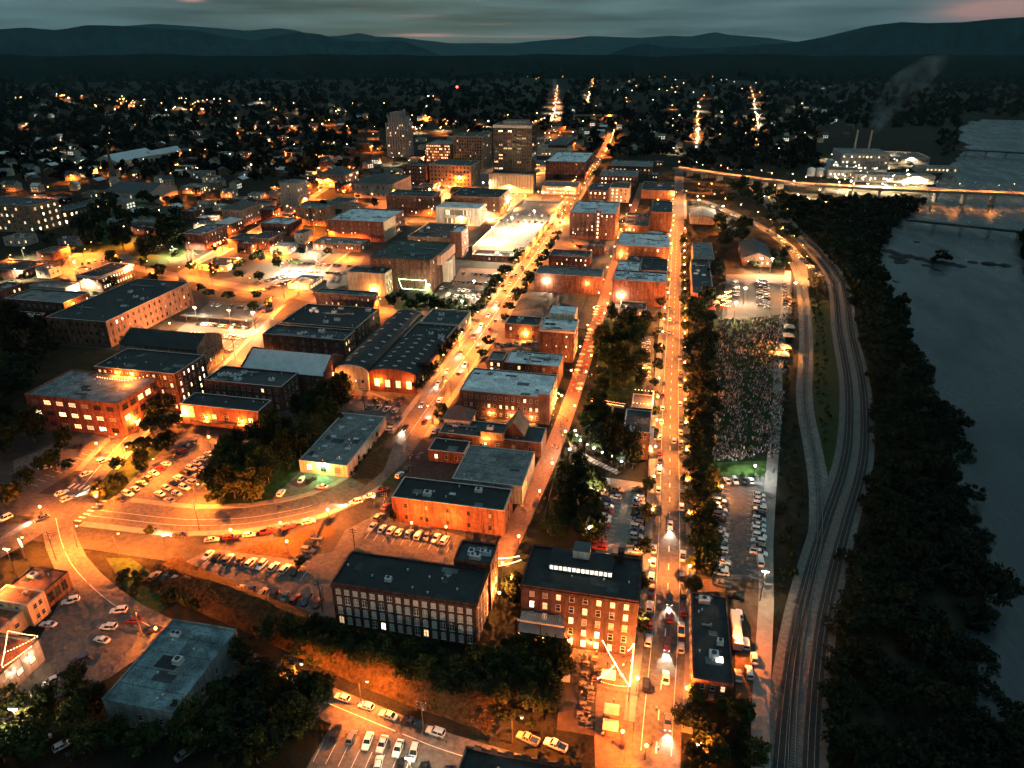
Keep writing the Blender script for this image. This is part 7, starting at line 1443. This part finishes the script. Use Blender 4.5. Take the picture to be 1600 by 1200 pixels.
# yard furniture: picnic tables, two sheds, fence
for i, (x, y) in enumerate(((955, 1118), (953, 1143), (950, 1064))):
    u, v = G(x, y); T = thing('garden_shed', ['upper pale roofed shed in the brick yard', 'lower pale roofed shed in the brick yard', 'pale roofed bar hut under the yard bulbs'][i], 'shed', (u, v, .02)); mb = MB(); mb.box(-1.5, -1.3, 0, 1.5, 1.3, 2.2); mb.build('wall', MATS['brick_tan'], T); mb = MB(); mb.loft([[(-1.8, -1.6, 2.2), (1.8, -1.6, 2.2), (1.8, 1.6, 2.2), (-1.8, 1.6, 2.2)], [(-1.7, -.1, 2.9), (1.7, -.1, 2.9), (1.7, .1, 2.9), (-1.7, .1, 2.9)]]); mb.build('roof', MATS['canvas_cream'], T)
for i in range(14):
    u, v = G(rnd.uniform(906, 934), 1030 + i * 8); T = thing('picnic_table', f'wooden picnic table in the yard, {nth(i)} from the top', 'table', (u, v, .02), rnd.uniform(-.3, .3), 'yard picnic tables')
    mb = MB(); mb.box(-.9, -.4, .7, .9, .4, .76); mb.build('tabletop', MATS['brick_tan'], T)
    for s in (-1, 1): mb = MB(); mb.box(-.9, s * .75 - .14, .42, .9, s * .75 + .14, .47); mb.build('bench', MATS['brick_tan'], T); mb = MB(); mb.box(s * .6 - .05, -.75, 0, s * .6 + .05, .75, .42); mb.build('leg', MATS['brick_tan'], T)
def fence(lab, p0, p1, h=1.1, zp=0):
    a, c = Vector(G(*p0)), Vector(G(*p1)); d = c - a; T = thing('fence', lab, 'fence', (a.x, a.y, 0), math.atan2(d.y, d.x)); L = d.length; n = max(2, int(L / 2.2))
    pm = MB(); pm.box(-.05, -.05, 0, .05, .05, h); pm = pm.mesh('post', MATS['metal_dark'])
    for k in range(n + 1): obj('post', pm, T, (L * k / n, 0, 0))
    for z in (h * .45, h * .92): mb = MB(); mb.box(0, -.03, z, L, .03, z + .07); mb.build('rail', MATS['metal_dark'], T)
fence('iron fence between the yard and the river street', (985, 1080), (975, 1190)); fence('iron fence across the yard below the bar hut', (930, 1078), (998, 1090)); fence('fence at the lower edge of the left lot', (165, 1062), (215, 1002)); fence('fence along the head of the bottom lot', (575, 1118), (698, 1162)); fence('railing along the wooded edge of the square lot', (928, 862), (945, 772)); fence('railing on the right edge of the promenade', (845, 830), (885, 672))
# utility poles
def upole(x, y, lab, h=11):
    u, v = G(x, y); T = thing('utility_pole', lab, 'pole', (u, v, 0)); mb = MB(); mb.tube([(0, 0, 0), (0, 0, h)], [.17, .11], 7); mb.build('pole', MATS['bark'], T)
    for z in (h - .6, h - 1.5):
        mb = MB(); mb.box(-1.2, -.07, z, 1.2, .07, z + .14); ca = mb.build('crossarm', MATS['bark'], T); im = MB(); im.tube([(0, 0, 0), (0, 0, .22)], .06, 5); im = im.mesh('insulator', MATS['metal_light'])
        for k in (-1.05, -.4, .4, 1.05): obj('insulator', im, ca, (k, 0, z + .14))
    mb = MB(); mb.tube([(.3, 0, h - 2.9), (.3, 0, h - 2.1)], .2, 7); mb.build('transformer', MATS['metal'], T)
for x, y, lab in ((642, 745, 'utility pole on the kerb left of the depot yard'), (556, 870, 'utility pole behind the long mill'), (312, 828, 'leaning line pole at the edge of the amber lot'), (466, 1075, 'tall utility pole on the lower street by the dark SUV'), (662, 1148, 'utility pole with lamps at the end of the lower street'), (222, 995, 'utility pole beside the patched roof shed'), (504, 955, 'utility pole at the corner of the mill lot'), (603, 812, 'utility pole at the corner of the brick shop'), (88, 875, 'utility pole on the junction corner'), (176, 710, 'utility pole at the foot of the terrace block'), (695, 620, 'utility pole on the main street by the white roofed mill'), (570, 640, 'utility pole before the market halls')): upole(x, y, lab)
# forecourt sign
u, v = G(40, 872); T = thing('pole_sign', 'bright blank lit sign box on a post at the forecourt', 'sign', (u, v, 0), R(-30)); mb = MB(); mb.box(-.12, -.12, 0, .12, .12, 5); mb.build('post', MATS['metal_dark'], T); mb = MB(); mb.box(-1.3, -.2, 5, 1.3, .2, 7); mb.build('sign_box', MATS['lit_bright'], T)
# ---------------------------------------------------------------- river bridges
def bridge(label, p0, p1, z, w, th, npier, pm, dm, wall=True, name='bridge', root=None):
    a, c = Vector(p0), Vector(p1); d = c - a; an = math.atan2(d.y, d.x); L = d.length; t_ = d.normalized()
    T = root or thing(name, label, 'bridge', (a.x, a.y, 0)); o = (a.x - T.location[0], a.y - T.location[1], 0)
    mb = MB(); mb.box(0, -w / 2, z - th, L, w / 2, z); mb.build('deck', MATS[dm], T, o, an)
    if wall:
        for s in (-1, 1): mb = MB(); mb.box(0, s * w / 2 - .2, z, L, s * w / 2 + .2, z + 1.0); mb.build('parapet', MATS['concrete'], T, o, an)
    for k in range(1, npier + 1):
        q = t_ * (L * k / (npier + 1))
        mb = MB(); mb.box(-1.3, -w / 2 + 1, -9, 1.3, w / 2 - 1, z - th); mb.box(-1.8, -w / 2 + .3, z - th - 1.2, 1.8, w / 2 - .3, z - th - .01); mb.build('pier', MATS[pm], T, (o[0] + q.x, o[1] + q.y, 0), an)
    return T, a, d, L
z = 8
BP = [G(1056, 262, z), G(1150, 275, z), G(1245, 287, z), G(1420, 296, z), G(1600, 303, z), G(1760, 309, z)]
ROOT = None
for i in range(5):
    T, a, d, L = bridge('long lit road bridge crossing the river beyond the rail tracks', BP[i], BP[i + 1], z, 13 - .02 * i, 1.6, 3, 'concrete', 'concrete_slab', root=ROOT); ROOT = T
    n = int(L / 16)
    for k in range(n):
        q = a + d * ((k + .5) / n); nr = Vector((-d.y, d.x)).normalized() * 6.2 * (1 if k % 2 else -1)
        lamp(q.x + nr.x, q.y + nr.y, 'cobra', 'warm', 7000, f'bridge lamp, {nth(k)} on the {["ramp", "second span", "third span", "river span", "last span"][i]} counted from the left', 'bridge lamps', math.atan2(d.y, d.x) + (-math.pi / 2 if k % 2 else math.pi / 2), z)  # lamp row added to brighten the deck in place of car light trails
u, v = G(1241, 280, 18); lamp(u, v, 'far', 'white', 30000, 'dazzling tall floodlight at the middle of the road bridge', 'bridge floodlight', 0, 8)
bridge('low dark rail bridge across the river', G(1420, 342, 3), G(1640, 365, 3), 3, 6, 1.8, 4, 'stone', 'metal_dark', False, 'rail_bridge'); bridge('distant dark bridge at the upper river bend', G(1480, 232, 4), G(1640, 240, 4), 4, 8, 2, 4, 'stone', 'metal_dark', False, 'rail_bridge')
T, a, d, L = bridge('distant lit viaduct on the far hill', G(886, 180, 9), G(964, 180, 9), 9, 9, 2, 6, 'concrete', 'concrete_slab', True, 'viaduct')
# ---------------------------------------------------------------- riverside works
def works(name, label, x, y, sx, sy, h, wall, roof, lit=.5, tank=0, stack=0):
    u, v = G(x, y)
    T = building(name, label, h, (u - sx / 2, u + sx / 2, v - sy / 2, v + sy / 2), wall, roof, dict(f=(max(2, int(sx / 5)), max(1, int(h / 6)), lit, 2, 2.2, 2)), units=2)
    for k in range(stack):
        mb = MB(); mb.tube([(0, 0, 0), (0, 0, h + 16), (0, 0, h + 26)], [1.8, 1.3, 1.1], 8); mb.build('stack', MATS['concrete'], T, (sx * (.2 - .3 * k), sy * .2, 0))
    for k in range(tank):
        mb = MB(); mb.tube([(0, 0, 0), (0, 0, 9), (0, 0, 10.5)], [5, 5, 1.5], 12); mb.build('tank', MATS['metal_light'], T, (-sx / 2 - 6 - 11 * k, 0, 0))
works('foundry', 'tall lit foundry hall with smoking stacks beside the river', 1340, 262, 60, 60, 22, 'grey_wall', 'roof_grey', .6, 1, 2); works('foundry_shed', 'long pale shed in front of the foundry', 1392, 283, 90, 26, 9, 'grey_wall', 'roof_grey', .5); works('foundry_yard', 'low lit works hall at the left of the foundry', 1312, 276, 36, 30, 10, 'concrete', 'roof_grey', .7, 2); works('foundry_store', 'dark store right of the foundry', 1400, 252, 70, 60, 10, 'grey_wall', 'roof_dark', .1); works('foundry_gate', 'small gate hall at the right end of the works', 1460, 268, 50, 20, 7, 'cream', 'roof_grey', .6)
# all lamps now known: the ones that show largest one by one, the rest of the far lights as one mass
def lsize(a): return dict(flood=1.6, far=1.0, farther=1.6, cobra=1, post=1, wall=1)[a[2]] / math.hypot(a[0], a[1])
from collections import defaultdict
wl = [q for q in LQ if q[0][2] == 'wall']; sl = sorted([q for q in LQ if q[0][2] != 'wall'], key=lambda q: -lsize(q[0]))
by = defaultdict(list)
for i, (a, k) in enumerate(sl[:292]): by[a[5]].append(i)
for lab, ids in by.items():
    if len(ids) > 1:
        for n, i in enumerate(sorted(ids, key=lambda i: PR(sl[i][0][0], sl[i][0][1])[0])): a, k = sl[i]; sl[i] = (a[:5] + (f'{lab}, {nth(n)} from the left',) + a[6:], k)
for a, k in wl + sl[:292]: make_lamp(*a, **k)
rest = MB(); cols_ = list(BULBC); ro = obj('distant_lamps', None)
for a, k in sl[292:]:
    u, v, kind, c, pw = a[:5]; z = a[8] if len(a) > 8 and a[8] is not None else float(hz(u, v)); light = a[9] if len(a) > 9 else True
    hh = HH[kind]; rr = dict(farther=1.15, far=.55).get(kind, .34)
    rest.tube([(u, v, z), (u, v, z + hh - rr)], .1 if kind != 'farther' else .25, 4, 0); rest.ball((u, v, z + hh), rr, 6, 4, 1 + cols_.index(c)); rest.box(u - .5, v - .3, z + hh + rr, u + .5, v + .3, z + hh + rr + .15, 0)
    if light:
        q = (c, round(pw), kind)
        if q not in LD:
            LD[q] = lamp_data(kind, c, pw)
        obj('lamp_light', LD[q], ro, (u, v, z + hh + rr + .6))
ro.name = 'lamp_lights'
o = rest.build('distant_lamps', [MATS['metal_dark']] + [MATS['bulb_' + c] for c in cols_]); o['kind'] = 'stuff'; o['label'] = 'scattered far lamps on the distant streets and hills'; o['category'] = 'lamps'
for ch in list(ro.children): ch.parent = o
bpy.data.objects.remove(ro)
# radio mast with red lamp
u, v = G(716, 200); T = thing('radio_mast', 'lattice radio mast with a red lamp behind downtown', 'mast', (u, v, 0)); mb = MB(); hm = 78
for s in ((-1.5, -1.5), (1.5, -1.5), (1.5, 1.5), (-1.5, 1.5)): mb.tube([(s[0], s[1], 0), (s[0] * .3, s[1] * .3, hm)], .28, 4)
for k in range(14):
    z0, z1 = k * hm / 14, (k + 1) * hm / 14; w0 = 1.5 * (1 - .7 * z0 / hm); w1 = 1.5 * (1 - .7 * z1 / hm); mb.tube([(-w0, -w0, z0), (w1, -w1, z1)], .15, 4); mb.tube([(w0, -w0, z0), (-w1, -w1, z1)], .15, 4)
mb.build('lattice', MATS['metal_dark'], T); b = MB(); b.ball((0, 0, hm + 1), 2.4, 8, 6); b.build('red_lamp', MATS['bulb_red'], T, smooth=True)
# rocks in the river
rk = MB(); r = random.Random(2)
for i, (x, y, s) in enumerate(((1405, 410, 5), (1432, 378, 3), (1395, 395, 4), (1470, 410, 6), (1400, 440, 3), (1450, 415, 4), (1415, 487, 2.5), (1412, 490, 2), (1385, 392, 6), (1400, 396, 5), (1418, 400, 6), (1436, 404, 5), (1455, 409, 6), (1485, 413, 6), (1500, 416, 5), (1520, 410, 4), (1545, 412, 6), (1570, 415, 5), (1402, 402, 7), (1410, 408, 6))):
    u, v = G(x, y, -4); mb = MB(); mb.ball((0, 0, 0), s, 9, 6, 0, .16); mb.v = [(a + r.uniform(-.3, .3) * s * .5, b_ + r.uniform(-.3, .3) * s * .4, c + r.uniform(-.1, .1) * s) for a, b_, c in mb.v]
    tag(mb.build('river_rock', MATS['ballast_dark'], None, (u, v, -4.1)), f'dark rock in the river, {nth(i)} of the group below the rail bridge', 'rock', 'river rocks')
# ---------------------------------------------------------------- smoke and haze
def volume(name, dens, colr, noise=None):
    m = bpy.data.materials.new(name); m.use_nodes = True; t = m.node_tree; t.nodes.clear(); o = N(t, 'ShaderNodeOutputMaterial'); p = N(t, 'ShaderNodeVolumePrincipled')
    p.inputs['Color'].default_value = (*colr, 1); p.inputs['Density'].default_value = dens; p.inputs['Anisotropy'].default_value = .2; t.links.new(p.outputs[0], o.inputs['Volume'])
    if noise:
        tcn = N(t, 'ShaderNodeTexCoord'); n1 = N(t, 'ShaderNodeTexNoise'); n1.inputs['Scale'].default_value = noise; n1.inputs['Detail'].default_value = 3; t.links.new(tcn.outputs['Object'], n1.inputs['Vector'])
        t.links.new(math_(t, 'MULTIPLY', math_(t, 'SUBTRACT', n1.outputs[0], .45, clamp=True), dens * 6), p.inputs['Density'])
    m.cycles.homogeneous_volume = not noise; m.cycles.volume_sampling = 'DISTANCE'
    return m
u, v = G(1345, 268); mb = MB()
mb.loft([[(u + dx + rr * math.cos(k * math.pi / 5), v + rr * math.sin(k * math.pi / 5), z) for k in range(10)] for dx, rr, z in ((4, 4, 46), (8, 14, 60), (20, 22, 85), (38, 26, 115), (60, 20, 138), (70, 8, 142))])
o = mb.build('smoke_plume', volume('smoke', .009, (.5, .68, .8), .035)); o['kind'] = 'stuff'; o['label'] = 'thin smoke plume rising from the riverside works'; o['category'] = 'smoke'
mb = MB(); mb.box(-26000, -400, -20, 26000, 26000, 1000)
o = mb.build('haze', volume('haze_air', 1.25e-5, (.50, .92, 1.0))); o['kind'] = 'stuff'; o['label'] = 'thin evening haze over the whole valley'; o['category'] = 'haze'
